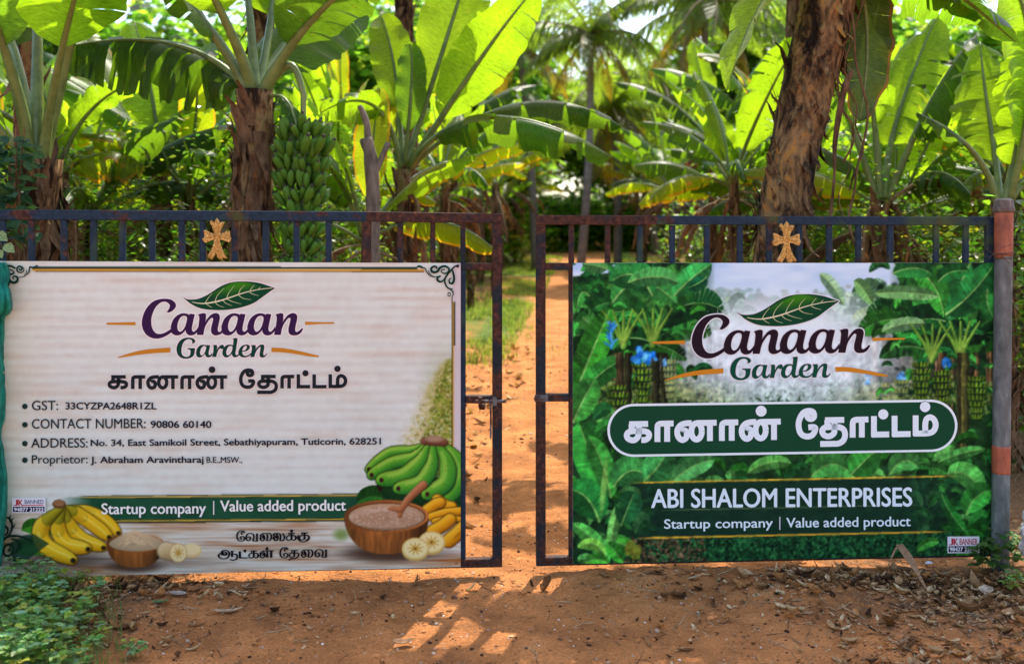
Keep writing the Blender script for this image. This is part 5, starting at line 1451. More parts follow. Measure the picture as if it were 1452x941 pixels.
# ------------------------------------------------------------------ weeds
def leaflet(mb, p, d, up, L_, W_, col, fold=0.25):
    """small leaf with a folded midrib: base, shoulders, tip"""
    d = d.normalized(); s = d.cross(up)
    if s.length < 0.05: s = Vector((1, 0, 0))
    s.normalize(); u = s.cross(d)
    pr_ = [(0, 0), (0.28, 0.5), (0.62, 0.42), (1, 0)]
    vs = [p, p + d * L_ * 0.45 - u * L_ * 0.02, p + d * L_]
    for sg in (-1, 1):
        for t, w_ in pr_[1:3]: vs.append(p + d * L_ * t + s * sg * W_ * w_ + u * (fold * W_ * w_))
    mb.add(vs, [(0, 1, 3), (1, 4, 3), (1, 2, 4), (0, 5, 1), (1, 5, 6), (1, 6, 2)], 0, col)
def weed(mb, x, y, z, hgt, n, size, r, cols, lean=None):
    az = r.uniform(0, 6.28); ln = r.uniform(0.1, 0.7) if lean is None else lean
    P = [Vector((x + hgt * ln * t * t * math.cos(az), y + hgt * ln * t * t * math.sin(az), z + hgt * t * (1 - 0.25 * ln * t))) for t in (0, 0.35, 0.7, 1.0)]
    i0 = len(mb.v); tube(mb, P, [0.0018, 0.0016, 0.0013, 0.0008], 3, cap=False); mb.c.extend([(0.10, 0.12, 0.04, 1)] * (len(mb.v) - i0)); mb.uv = []
    for k in range(n):
        t = 0.25 + 0.75 * k / max(1, n - 1); i = min(2, int(t * 3)); p = P[i].lerp(P[i + 1], min(1, t * 3 - i))
        a = r.uniform(0, 6.28); c = r.choice(cols); q = p + Vector((math.cos(a), math.sin(a), 0.5)) * size * 0.6
        j0 = len(mb.v); tube(mb, [p, q], [0.0008, 0.0006], 3, cap=False); mb.c.extend([(0.10, 0.14, 0.05, 1)] * (len(mb.v) - j0)); mb.uv = []
        for m_ in (-1, 0, 1):
            b = a + m_ * 1.15; s = size * r.uniform(0.75, 1.15) * (1 if m_ == 0 else 0.85)
            leaflet(mb, q, Vector((math.cos(b), math.sin(b), r.uniform(-0.35, 0.3))), Vector((0, 0, 1)), s, s * 0.8, tuple(v * r.uniform(0.8, 1.2) for v in c[:3]) + (1,))
GW = [(0.15, 0.27, 0.07, 1), (0.20, 0.34, 0.13, 1), (0.11, 0.21, 0.05, 1), (0.25, 0.33, 0.05, 1), (0.22, 0.36, 0.19, 1), (0.33, 0.33, 0.06, 1)]
r = random.Random(5); mb = MB()
for k in range(430):
    px = r.uniform(-60, 40) + r.random() ** 1.4 * 115; py = r.uniform(812, 975)
    if px > 150 - abs(py - 850) * 0.25: continue
    p = ground_at(px, py)
    if p.y > -0.32 and p.x > -1.98: p.y = -0.33
    weed(mb, p.x, p.y, p.z, r.uniform(0.05, 0.17) * (1.25 - 0.5 * max(0, px) / 150), r.randint(3, 6), r.uniform(0.020, 0.046), r, GW)
for k in range(900):
    px = r.uniform(-60, 175); p = ground_at(px, r.uniform(812, 975)); a = r.uniform(0, 6.28); l = r.uniform(0.03, 0.11)
    d = Vector((math.cos(a) * 0.4, math.sin(a) * 0.4, 1)); s = Vector((-math.sin(a), math.cos(a), 0)) * 0.0016
    mb.add([p - s, p + s, p + d * l * 0.6 + s * 0.8, p + d * l * 0.6 - s * 0.8, p + d * l + Vector((math.cos(a), math.sin(a), -0.2)) * l * 0.3], [(0, 1, 2, 3), (3, 2, 4)], 0, (0.12, 0.19, 0.05, 1))
o = mb.build('weed_patch', [M['weed']], None); tag(o, 'dense patch of small green weeds at the lower left corner', kind='stuff')
def small_plant(px, py, hgt, n, size, label, seed, cols=GW, stems=3, dy=0.0):
    p = ground_at(px, py); r = random.Random(seed); mb = MB()
    for k in range(stems): weed(mb, r.uniform(-.012, .012) * stems, r.uniform(-.01, .01) * stems, 0, hgt * r.uniform(0.7, 1.1), n, size, r, cols)
    o = mb.build('weed', [M['weed']], None); o.location = (p.x, p.y + dy, p.z); tag(o, label, 'weed'); return o
small_plant(193, 934, 0.085, 5, 0.026, 'small three-leaved sprig standing alone right of the weed patch', 3, stems=3)
small_plant(1432, 838, 0.10, 6, 0.028, 'low green weed in the litter at the right edge', 6, stems=4)
r = random.Random(9)
for (px, py, hh, n_, sz, lb, sd_) in ((1404, 812, 0.16, 6, 0.05, 'broad-leaved weed growing at the foot of the grey post', 4), (1432, 806, 0.24, 8, 0.055, 'tall broad-leaved weed between the grey post and the white sack', 8)):
    small_plant(px, py, hh, n_, sz, lb, sd_, [(0.06, 0.13, 0.03, 1), (0.09, 0.17, 0.04, 1), (0.12, 0.2, 0.05, 1)], 5)
# grass on both sides of the track
mb = MB(); r = random.Random(21); vs, fs, cl = [], [], []
for k in range(42000):
    y = 5.5 + r.random() ** 1.5 * 34; side = r.random()
    x = path_x(y) + (-1.35 + r.gauss(0, 0.55) if side < 0.55 else (2.1 + r.gauss(0, 0.8)))
    if y > 7 and r.random() < 0.30: x = path_x(y) + r.gauss(0, 2.8)
    if -0.75 < x - path_x(y) < 1.0 and (y > 12 or r.random() < 0.8): continue
    if mnoise.noise(Vector((x * 0.9, y * 0.55, 3))) < (-0.12 if x < path_x(y) else 0.03) + 0.08 * (y < 8): continue
    l = r.uniform(0.03, 0.12) * (1 + y * 0.010); a = r.uniform(0, 6.28); z = gh(x, y); wd = 0.003 + y * 0.0004
    dx, dy = math.cos(a), math.sin(a); i = len(vs)
    vs += [(x - dy * wd, y + dx * wd, z), (x + dy * wd, y - dx * wd, z), (x + dx * l * 0.5, y + dy * l * 0.5, z + l)]
    fs.append((i, i + 1, i + 2)); cl.extend([r.choice([(0.13, 0.2, 0.03, 1), (0.18, 0.26, 0.05, 1), (0.09, 0.15, 0.03, 1), (0.26, 0.26, 0.08, 1)])] * 3)
mb.v, mb.f, mb.m, mb.c = vs, fs, [0] * len(fs), cl
o = mb.build('grass', [M['grass']], None); tag(o, 'low bright grass beside the earth track', kind='stuff')
# ------------------------------------------------------------------ plantation
def leaf_mat(name, top, under, rib_dark=0.55, trans=0.5, tcol=(0.80, 0.62, 0.09, 1), rough=0.38, edge=(0.10, 0.065, 0.025, 1), edge_at=0.95, spec=0.20):
    """banana lamina: fine veins across, yellowing rim, light coming through"""
    m, nt, N, L, B = new_mat(name)
    tc = N.new('ShaderNodeTexCoord'); sx = N.new('ShaderNodeSeparateXYZ'); L.new(tc.outputs['UV'], sx.inputs[0])
    mp = N.new('ShaderNodeMapping'); mp.inputs['Scale'].default_value = (1, 0.05, 1); L.new(tc.outputs['UV'], mp.inputs[0])
    vein = noise_node(N, L, 90.0, 3, mp.outputs[0], 0.7)
    v = coords(N, L); big = noise_node(N, L, 2.6, 4, v)
    oi = N.new('ShaderNodeObjectInfo')
    c = mixc(N, L, big.outputs[0], top, under)
    vr = ramp(N, L, vein.outputs[0], [(0.3, (rib_dark, rib_dark, rib_dark, 1)), (0.65, (1.15, 1.15, 1.1, 1))])
    c = mixc(N, L, 1.0, c, vr.outputs[0], 'MULTIPLY')
    rv = N.new('ShaderNodeMapRange'); rv.inputs[3].default_value = 0.7; rv.inputs[4].default_value = 1.3; L.new(oi.outputs['Random'], rv.inputs[0])
    c = mixc(N, L, 1.0, c, rv.outputs[0], 'MULTIPLY')
    ad = N.new('ShaderNodeMath'); ad.operation = 'MULTIPLY_ADD'; ad.inputs[1].default_value = 0.22; L.new(big.outputs[0], ad.inputs[0]); L.new(sx.outputs[1], ad.inputs[2])
    er = ramp(N, L, ad.outputs[0], [(edge_at + 0.10, (0, 0, 0, 1)), (min(1, edge_at + 0.15), (1, 1, 1, 1))]) if edge_at < 0.99 else None
    if er: c = mixc(N, L, er.outputs[0], c, edge)
    spots = noise_node(N, L, 30.0, 2, v); srp = ramp(N, L, spots.outputs[0], [(0.70, (0, 0, 0, 1)), (0.76, (0.8, 0.8, 0.8, 1))])
    c = mixc(N, L, srp.outputs[0], c, (0.07, 0.045, 0.02, 1))
    L.new(c, B.inputs['Base Color']); B.inputs['Roughness'].default_value = rough; B.inputs['Specular IOR Level'].default_value = spec
    bump(N, L, B, vein.outputs[0], 0.35, 0.004)
    t = N.new('ShaderNodeBsdfTranslucent'); L.new(mixc(N, L, 1.0, c, tuple(q * 13 for q in tcol[:3]) + (1,), 'MULTIPLY'), t.inputs[0])
    mx = N.new('ShaderNodeMixShader'); mx.inputs[0].default_value = trans
    L.new(B.outputs[0], mx.inputs[1]); L.new(t.outputs[0], mx.inputs[2]); L.new(mx.outputs[0], [q for q in N if q.type == 'OUTPUT_MATERIAL'][0].inputs[0])
    return m
LM = [leaf_mat('fresh banana leaf', (0.030, 0.072, 0.010, 1), (0.070, 0.130, 0.017, 1), trans=.56),
      leaf_mat('deep green banana leaf', (0.016, 0.044, 0.010, 1), (0.040, 0.085, 0.016, 1), trans=0.48, tcol=(0.70, 0.56, 0.09, 1)),
      leaf_mat('yellowing banana leaf', (0.08, 0.11, 0.014, 1), (0.065, 0.11, 0.015, 1), trans=0.55, tcol=(0.68, 0.54, 0.07, 1), edge_at=0.88, edge=(0.12, 0.08, 0.02, 1)),
      leaf_mat('dead banana leaf', (0.20, 0.115, 0.055, 1), (0.13, 0.07, 0.032, 1), trans=0.3, tcol=(0.16, 0.11, 0.06, 1), rough=0.8, edge_at=1.0, spec=0.1),
      leaf_mat('old leathery leaf darkened for shade', (0.022, 0.045, 0.012, 1), (0.05, 0.07, 0.018, 1), trans=.16, tcol=(.3, .3, .08, 1), edge_at=0.86, edge=(0.10, 0.05, 0.02, 1))]  # dark, dull tone carries the shade on the rounded leaf by the trunk
def simple_noise(name, a, b, sc, rough=0.5, bm=0.2, stretch=(1, 1, 1), spec=0.4, trans=0.0):
    m, nt, N, L, B = new_mat(name); v = coords(N, L, 'Object', stretch); n = noise_node(N, L, sc, 5, v, 0.65)
    r_ = ramp(N, L, n.outputs[0], [(0.32, a), (0.68, b)]); L.new(r_.outputs[0], B.inputs['Base Color']); B.inputs['Roughness'].default_value = rough; B.inputs['Specular IOR Level'].default_value = spec
    bump(N, L, B, n.outputs[0], bm, 0.01)
    return m
RIB = simple_noise('pale midrib', (0.09, 0.13, 0.03, 1), (0.19, 0.24, 0.065, 1), 12, 0.4)
PET = simple_noise('banana petiole', (0.10, 0.14, 0.035, 1), (0.20, 0.24, 0.07, 1), 9, 0.38, 0.1, (1, 1, 0.3))
DRIB = simple_noise('dry midrib', (0.16, 0.09, 0.045, 1), (0.30, 0.19, 0.10, 1), 14, 0.8)
def trunk_mat(name, cols, sc=9.0, st=0.28):
    m, nt, N, L, B = new_mat(name); v = coords(N, L, 'Object', (1, 1, st))
    n = noise_node(N, L, sc, 6, v, 0.72, 0.6); n2 = noise_node(N, L, sc * 5, 4, v, 0.6)
    ad = N.new('ShaderNodeMath'); ad.operation = 'MULTIPLY_ADD'; ad.inputs[1].default_value = 0.35; L.new(n2.outputs[0], ad.inputs[0]); L.new(n.outputs[0], ad.inputs[2])
    r_ = ramp(N, L, ad.outputs[0], list(zip((0.50, 0.60, 0.68, 0.76, 0.86), cols))); L.new(r_.outputs[0], B.inputs['Base Color'])
    B.inputs['Roughness'].default_value = 0.85; B.inputs['Specular IOR Level'].default_value = 0.06; bump(N, L, B, ad.outputs[0], 1.0, 0.035)
    return m
TR = [trunk_mat('banana stem sheath', [(0.008, 0.005, 0.004, 1), (0.035, 0.018, 0.010, 1), (0.13, 0.065, 0.030, 1), (0.27, 0.155, 0.07, 1), (0.14, 0.14, 0.04, 1)]),
      trunk_mat('old banana bark', [(0.008, 0.006, 0.005, 1), (0.030, 0.020, 0.014, 1), (0.13, 0.074, 0.033, 1), (0.25, 0.155, 0.07, 1), (0.44, 0.20, 0.035, 1)], 6, 0.45)]
SH = simple_noise('dry sheath strip', (0.035, 0.018, 0.010, 1), (0.22, 0.125, 0.066, 1), 16, 0.85, 0.5, (1, 1, 0.3), 0.04)
FRUIT = simple_noise('green banana skin', (0.05, 0.125, 0.012, 1), (0.10, 0.20, 0.018, 1), 8, 0.42, 0.05, (1, 1, 1), 0.16)
TIP = simple_noise('banana flower scar', (0.02, 0.015, 0.01, 1), (0.06, 0.04, 0.02, 1), 30, 0.8)

def bez(P, t):
    a, b, c, d = P; m_ = 1 - t
    return a * (m_ ** 3) + b * (3 * m_ * m_ * t) + c * (3 * m_ * t * t) + d * (t ** 3)
def banana_leaf(P, width, up=Vector((0, 0, 1)), roll=0.0, torn=0.1, hang=0.2, fold=0.35, pet=0.2, seed=0, rp=0.028, n=38, waist=0.32):
    """lamina with tears on a tapering midrib along a cubic; material 0 lamina, 1 rib"""
    r = random.Random(seed); mb = MB()
    C = [bez(P, i / n) for i in range(n + 1)]
    T = [(C[min(i + 1, n)] - C[max(i - 1, 0)]).normalized() for i in range(n + 1)]
    Ls = sum((C[i + 1] - C[i]).length for i in range(n))
    rad = [rp * (1 - i / n) ** 0.8 + 0.0035 for i in range(n + 1)]
    # frames carried along the midrib
    S0 = T[0].cross(up)
    if S0.length < 0.1: S0 = T[0].cross(Vector((0.3, 1, 0)))
    Sv = [S0.normalized()]
    for i in range(1, n + 1):
        s = Sv[-1] - T[i] * Sv[-1].dot(T[i]); Sv.append(s.normalized())
    F = []
    for i in range(n + 1):
        U = Sv[i].cross(T[i]).normalized(); a = roll
        F.append((Sv[i] * math.cos(a) + U * math.sin(a), U * math.cos(a) - Sv[i] * math.sin(a)))
    i0 = int(pet * n)
    tube(mb, C, rad, 6, 1, up=up)
    mb.uv = []; uvs = [(0.0, 0.0)] * len(mb.v)
    def w(i):
        s = (i - i0) / max(1, n - i0)
        if s <= 0: return 0.0
        return width * min(1.0, (s / waist)) ** 0.5 * (max(0, 1 - max(0, (s - 0.45) / 0.55) ** 2.3)) ** 0.6 + 0.003
    NV_ = 4
    down = Vector((0, 0, -1))
    for sg in (-1, 1):
        i = i0; strip = 0; ph = r.uniform(0, 6)
        h_s = hang * r.uniform(0.3, 1)
        while i < n:
            ln = r.randint(1, 3) if r.random() < torn else r.randint(3, 7)
            j = min(n, i + ln)
            h_s = 0.6 * h_s + 0.4 * hang * r.uniform(0.2, 1.6) if torn < 0.5 else hang * r.uniform(0.3, 1.5)
            gap = (0.25 + 0.5 * r.random()) * torn + 0.02
            base = len(mb.v); vs, uv = [], []
            for k in range(i, j + 1):
                A, U = F[k]; A = A * sg
                q = (k - i) / max(1, j - i)
                edge_in = 0.0
                if j < n and k == j: edge_in = gap
                if i > i0 and k == i: edge_in = gap * 0.6
                for v_ in range(NV_ + 1):
                    f = v_ / NV_
                    ang = fold - h_s * f * 1.5
                    ww = w(k) * f * (1 + 0.03 * math.sin(k * 1.7 + ph))
                    dirv = (A * math.cos(ang) + U * math.sin(ang))
                    g = min(1.0, h_s * f * 0.7)                       # torn strips give in to gravity
                    dirv = (dirv * (1 - g) + down * g).normalized()
                    p = C[k] + dirv * ww + T[k] * (ww * 0.22)
                    p += U * (0.018 * math.sin(k * 0.9 + ph) * f * f)
                    if edge_in and f > 0.2:
                        mid = C[(i + j) // 2] + dirv * ww + T[k] * (ww * 0.22); p = p.lerp(mid, edge_in * (f - 0.2) * 0.9)
                    vs.append(p); uv.append((k / n * Ls, f))
            m1 = NV_ + 1
            fs = []
            for k in range(j - i):
                for v_ in range(NV_):
                    a = k * m1 + v_
                    fs.append((a, a + m1, a + m1 + 1, a + 1) if sg > 0 else (a, a + 1, a + m1 + 1, a + m1))
            mb.add(vs, fs, 0); uvs += uv
            i = j
    mb.uv = uvs
    return mb

def leaf_object(mb, parent, mat, rib=None, name='leaf', label=None):
    o = mb.build(name, [mat, rib or RIB], parent, True)
    if label: o['label'] = label
    return o

def stem_mesh(pts, rad, seed, sides=16, rough=0.12, flare=0.0):
    r = random.Random(seed); mb = MB()
    nn = [[mnoise.noise(Vector((math.cos(2 * math.pi * k / sides) * 1.6, math.sin(2 * math.pi * k / sides) * 1.6, i * 0.35 + seed))) for k in range(sides)] for i in range(len(pts))]
    st = [r.uniform(-1, 1) for _ in range(len(pts))]
    tube(mb, pts, rad, sides, wob=lambda i, k: 1 + rough * nn[i][k] + 0.05 * st[i] + 0.03 * math.sin(k * 2.4))
    return mb
def path_pts(P, n):
    out = []
    P = [Vector(p) for p in P]
    q = smooth3(P, max(1, n // (len(P) - 1))); return q
def smooth3(P, m_):
    out = []
    for i in range(len(P) - 1):
        a, b = P[i], P[i + 1]; p = P[i - 1] if i else a * 2 - b; c = P[i + 2] if i + 2 < len(P) else b * 2 - a
        for k in range(m_):
            t = k / m_; h1 = (b - p) * 0.5; h2 = (c - a) * 0.5
            out.append(a * (2*t**3 - 3*t*t + 1) + h1 * (t**3 - 2*t*t + t) + b * (-2*t**3 + 3*t*t) + h2 * (t**3 - t*t))
    out.append(P[-1]); return out
def strips(pts, rad, n, seed, l=(0.12, 0.4), wd=(0.015, 0.05), out=0.5):
    """peeling sheath strips hanging along a stem"""
    r = random.Random(seed); mb = MB(); N_ = len(pts)
    for k in range(n):
        i = r.randrange(1, N_ - 1); a = r.uniform(0, 2 * math.pi); q = Vector((math.cos(a), math.sin(a), 0)); t = Vector((-q.y, q.x, 0))
        c = pts[i].lerp(pts[i - 1], r.random()) + q * rad[i] * 0.96
        ln, w_ = r.uniform(*l), r.uniform(*wd); up_ = r.choice([-1, -1, 1]) ; sw = r.uniform(-.4, .4)
        vs = []
        for s in range(6):
            u = s / 5; o_ = out * ln * u * u * r.uniform(0.4, 1.0)
            cc = c + Vector((0, 0, up_ * ln * (u - 0.15 * u * u))) + q * o_ + t * sw * ln * u
            ww = w_ * (1 - u ** 2 * 0.85); 
            for e in (-1, 0, 1): vs.append(cc + t * ww * e + q * (0.3 * ww * (1 - abs(e))))
        mb.add(vs, [(s * 3 + e, (s + 1) * 3 + e, (s + 1) * 3 + e + 1, s * 3 + e + 1) for s in range(5) for e in range(2)])
    return mb

def hero(label, base, crown, r0, r1, seed, mat=0, nstrip=40, mid=None, group=None, d_up=None):
    """stem from a ground point to its crown; the thing's empty stands at the foot"""
    b = Vector((base.x, base.y, gh(base.x, base.y) - 0.03))
    root = empty('banana_plant', b); tag(root, label, 'banana plant', group)
    P = [b] + ([mid] if mid else []) + [crown]
    pts = [p - b for p in smooth3(P, 22 // (len(P) - 1))]
    n = len(pts); rad = [r0 + (r1 - r0) * (i / (n - 1)) ** 0.8 for i in range(n)]
    stem_mesh(pts, rad, seed).build('stem', [TR[mat]], root, True)
    sm = strips(pts, rad, nstrip, seed).build('dry_sheath', [SH], root, True); sm['kind'] = 'stuff'
    return root, b
def hleaf(root, b, P, width, mat, **k):
    lb = k.pop('label', None)
    return leaf_object(banana_leaf([p - b for p in P], width, **k), root, LM[mat], DRIB if mat == 3 else RIB if mat != 9 else RIB, 'leaf', lb)
V = Vector
# --- plant A, left edge
d = 5.85
R_, b = hero('large banana plant with thick shaggy stem at the far left edge', at(28, 800, d), at(52, 225, d), 0.17, 0.135, 1, 0, 170)
for (q, w_, m_, kw) in (
    ([(48, 235, d), (25, 120, d - .1), (0, 20, d - .3), (-90, -160, d - .8)], .30, 1, dict(rp=.040, seed=1, pet=.5)),
    ([(50, 235, d), (52, 120, d), (60, 0, d + .2), (40, -240, d + .6)], .32, 0, dict(rp=.045, seed=2, pet=.5, torn=.4, hang=.4)),
    ([(58, 232, d), (88, 110, d), (112, -20, d - .1), (190, -190, d - .5)], .30, 0, dict(rp=.042, seed=3, pet=.56, torn=.5, hang=.4)),
    ([(54, 235, d + .05), (35, 130, d + .3), (22, 10, d + .5), (-60, -90, d + 1.2)], .28, 1, dict(rp=.036, seed=4, pet=.5)),
    ([(46, 238, d), (-5, 170, d - .1), (-60, 90, d - .2), (-200, 60, d)], .28, 1, dict(rp=.035, seed=5, torn=.3)),
    ([(60, 240, d), (68, 160, d - .1), (82, 70, d - .2), (140, -120, d - .9)], .28, 0, dict(rp=.034, seed=6, pet=.62))):
    hleaf(R_, b, [at(*p) for p in q], w_, m_, **kw)
# --- plant B with the big bunch
d = 6.3
R_, b = hero('banana plant with the big green fruit bunch behind the gold cross', at(345, 800, d), at(362, 128, d), 0.125, 0.115, 2, 0, 170, mid=at(352, 420, d))
plantB = R_
for (q, w_, m_, kw) in (
    ([(352, 132, d), (322, 66, d), (275, 5, d - .1), (160, -110, d - .3)], .30, 1, dict(rp=.040, seed=11, pet=.42, torn=.4, hang=.4)),
    ([(358, 130, d), (345, 70, d - .1), (300, -5, d - .3), (210, -200, d - .8)], .32, 0, dict(rp=.042, seed=12, pet=.5)),
    ([(364, 128, d), (358, 60, d + .1), (350, -20, d + .2), (330, -230, d + .6)], .32, 1, dict(rp=.034, seed=13, pet=.5)),
    ([(368, 128, d), (378, 60, d + .2), (396, -10, d + .3), (400, -200, d + 1)], .30, 0, dict(rp=.03, seed=14, pet=.45)),
    ([(372, 134, d), (398, 80, d - .1), (430, 20, d - .2), (560, -70, d - .4)], .34, 1, dict(rp=.044, seed=15, pet=.42, torn=.3)),
    ([(366, 130, d + .05), (380, 90, d + .3), (420, 10, d + .5), (520, 0, d + .9)], .34, 1, dict(rp=.03, seed=16, fold=-.1)),
    ([(350, 134, d), (330, 90, d + .2), (240, 30, d + .3), (84, 70, d + .2)], .40, 1, dict(rp=.026, seed=17, torn=.97, hang=1.5, pet=.12)),
    ([(376, 140, d), (405, 125, d - .1), (420, 150, d - .2), (424, 215, d - .15)], .07, 1, dict(rp=.012, seed=18, torn=.2, hang=.6))):
    hleaf(R_, b, [at(*p) for p in q], w_, m_, **kw)
# bunch
def fruit_mesh(seed, L_=0.135, R0=0.0235):
    r_ = random.Random(seed); mb = MB(); P = []; rad = []
    for i in range(9):
        t = i / 8; a = t * 0.95 - 0.1
        P.append(Vector((L_ * 0.42 * math.sin(a) * 1.0, 0, L_ * (0.95 * t - 0.12 * t * t) )) + Vector((0.02 * t, 0, 0)))
        rad.append(R0 * [0.32, 0.62, 0.92, 1.04, 1.06, 1.02, 0.86, 0.50, 0.24][i])
    tube(mb, P, rad, 7, 0); k = len(mb.f)
    for f in range(len(mb.f)):
        if all(v >= 7 * 7 for v in mb.f[f]): mb.m[f] = 1
    mb.uv = []
    return mb.mesh('banana', [FRUIT, TIP], True)
FM = [fruit_mesh(1), fruit_mesh(2, 0.12), fruit_mesh(3, 0.145, 0.0245)]
def bunch(parent, b, top, bot, hands, rmax, name='fruit_bunch', seed=1, scale=1.0, peak=0.3):
    r_ = random.Random(seed)
    mb = MB(); P = [top[0]] + list(top[1:]) + [bot]
    P = smooth3([p - b for p in P], 6); tube(mb, P, [0.026 - 0.010 * i / len(P) for i in range(len(P))], 8)
    s_ = mb.build(name, [PET], parent, True)
    a_ = top[-1] - b; z_ = bot - b
    for h in range(hands):
        f = h / (hands - 1); c = a_.lerp(z_, 0.03 + 0.94 * f)
        R_l = rmax * (0.80 + 0.2 * math.sin(math.pi * min(1, f + 0.35))) * (1 - 0.25 * f * f)
        m_ = int(15 - 3 * f)
        off = r_.uniform(0, 6.28)
        for row in (0, 1):
            for k in range(m_):
                a = off + 2 * math.pi * (k + 0.5 * row) / m_ + r_.gauss(0, 0.12)
                o = bpy.data.objects.new('banana', r_.choice(FM)); COL.objects.link(o); o.parent = s_
                rr_ = R_l * (0.40 + 0.28 * row)
                sc = scale * r_.uniform(0.75, 1.2) * (1 - 0.12 * f)
                o.location = c + Vector((math.cos(a) * rr_, math.sin(a) * rr_, -0.055 - 0.034 * row + r_.uniform(-.018, .018)))
                tilt = r_.uniform(-0.50, 0.28)
                o.rotation_euler = (r_.gauss(0, .22), tilt, a + r_.gauss(0, .2)); o.scale = (sc, sc, sc)
    return s_
bunch(plantB, b, [at(374, 128, d), at(410, 92, d - .05), at(428, 125, d - .08), at(430, 172, d - .08)], at(427, 392, d - .08), 10, 0.195, seed=3, scale=0.98)
# --- plant C
d = 9.2
R_, b = hero('banana plant with two long arching pale stalks between the two large left plants', at(222, 600, d), at(230, 238, d), 0.11, 0.075, 3, 0, 60)
for (q, w_, m_, kw) in (
    ([(236, 236, d), (255, 160, d - .1), (285, 115, d - .2), (325, 82, d - .3)], .08, 1, dict(rp=.050, seed=21, pet=.85)),
    ([(222, 238, d), (190, 175, d), (140, 130, d - .1), (60, 95, d - .3)], .24, 0, dict(rp=.026, seed=22, torn=.4, hang=.5, pet=.3, roll=.4)),
    ([(228, 236, d), (222, 180, d), (216, 110, d), (190, 30, d + .2)], .30, 0, dict(rp=.028, seed=23, roll=.9)),
    ([(232, 236, d), (248, 180, d + .1), (262, 110, d + .3), (300, 60, d + .5)], .30, 0, dict(rp=.026, seed=24)),
    ([(226, 236, d), (200, 200, d + .2), (150, 140, d + .4), (110, 30, d + .8)], .32, 2, dict(rp=.026, seed=25))):
    hleaf(R_, b, [at(*p) for p in q], w_, m_, **kw)
d = 7.9
R_, b = hero('small brown-stemmed banana plant just right of the far left plant', at(80, 700, d), at(82, 245, d), 0.12, 0.08, 4, 0, 90)
for (q, w_, m_, kw) in (([(80, 245, d), (74, 190, d), (70, 120, d), (20, 40, d)], .28, 0, dict(rp=.028, seed=31)), ([(84, 245, d), (96, 190, d), (130, 130, d + .1), (210, 110, d + .2)], .26, 0, dict(rp=.026, seed=32)), ([(84, 250, d), (110, 225, d - .1), (150, 200, d - .1), (205, 235, d - .1)], .22, 2, dict(rp=.02, seed=33, torn=.6, hang=.9)),
    ([(78, 250, d), (60, 260, d - .1), (52, 320, d - .1), (60, 400, d - .1)], .12, 3, dict(rp=.014, seed=34, torn=.7, hang=1.2)), ([(86, 250, d), (104, 262, d - .1), (112, 320, d - .1), (106, 400, d - .1)], .10, 3, dict(rp=.014, seed=35, torn=.7, hang=1.2))):
    hleaf(R_, b, [at(*p) for p in q], w_, m_, **kw)
# --- plant D, bright leaves in the middle
d = 8.2
R_, b = hero('banana plant with broad bright upright leaves left of the gap', at(562, 650, d), at(573, 240, d), 0.095, 0.06, 5, 0, 60)
F1 = V((0, -1, 0.25))
for (q, w_, m_, kw) in (
    ([(576, 232, d), (612, 120, d), (646, 20, d + .1), (690, -130, d + .2)], .27, 0, dict(rp=.026, seed=41, pet=.3, up=V((0, -1, .1)), torn=0.0, hang=.02, fold=.12, label='broad bright yellow-green leaf standing upright')),
    ([(580, 234, d), (630, 165, d - .2), (690, 60, d - .4), (762, -20, d - .5)], .25, 0, dict(rp=.030, seed=42, pet=.3, roll=.9, torn=.25, hang=.35)),
    ([(574, 232, d), (580, 170, d - .1), (588, 110, d - .1), (582, 62, d)], .13, 1, dict(rp=.018, seed=43, pet=.25, up=V((0, -1, 0)), torn=0.0, hang=0.0, fold=.3)),
    ([(572, 234, d), (564, 150, d + .1), (566, 90, d + .2), (540, 20, d + .5)], .19, 0, dict(rp=.022, seed=44, pet=.35, up=V((0, -1, 0)), torn=0.0, hang=.1)),
    ([(568, 238, d), (556, 150, d - .1), (520, 120, d - .2), (455, 160, d - .2)], .20, 0, dict(rp=.022, seed=45, pet=.4, torn=.5, hang=.7)),
    ([(580, 240, d), (628, 150, d - .4), (740, 140, d - .8), (866, 222, d - .8)], .24, 1, dict(rp=.026, seed=46, pet=.22, torn=.55, hang=.85, label='long arching leaf with torn drooping blade')),
    ([(580, 240, d), (650, 170, d - .1), (760, 100, d - .1), (882, 180, d)], .20, 1, dict(rp=.020, seed=47, pet=.3, torn=.5, hang=.8)),
    ([(574, 250, d), (590, 262, d - .1), (600, 320, d - .1), (606, 400, d - .1)], .07, 3, dict(rp=.010, seed=48, torn=.7, hang=1.2))):
    hleaf(R_, b, [at(*p) for p in q], w_, m_, **kw)
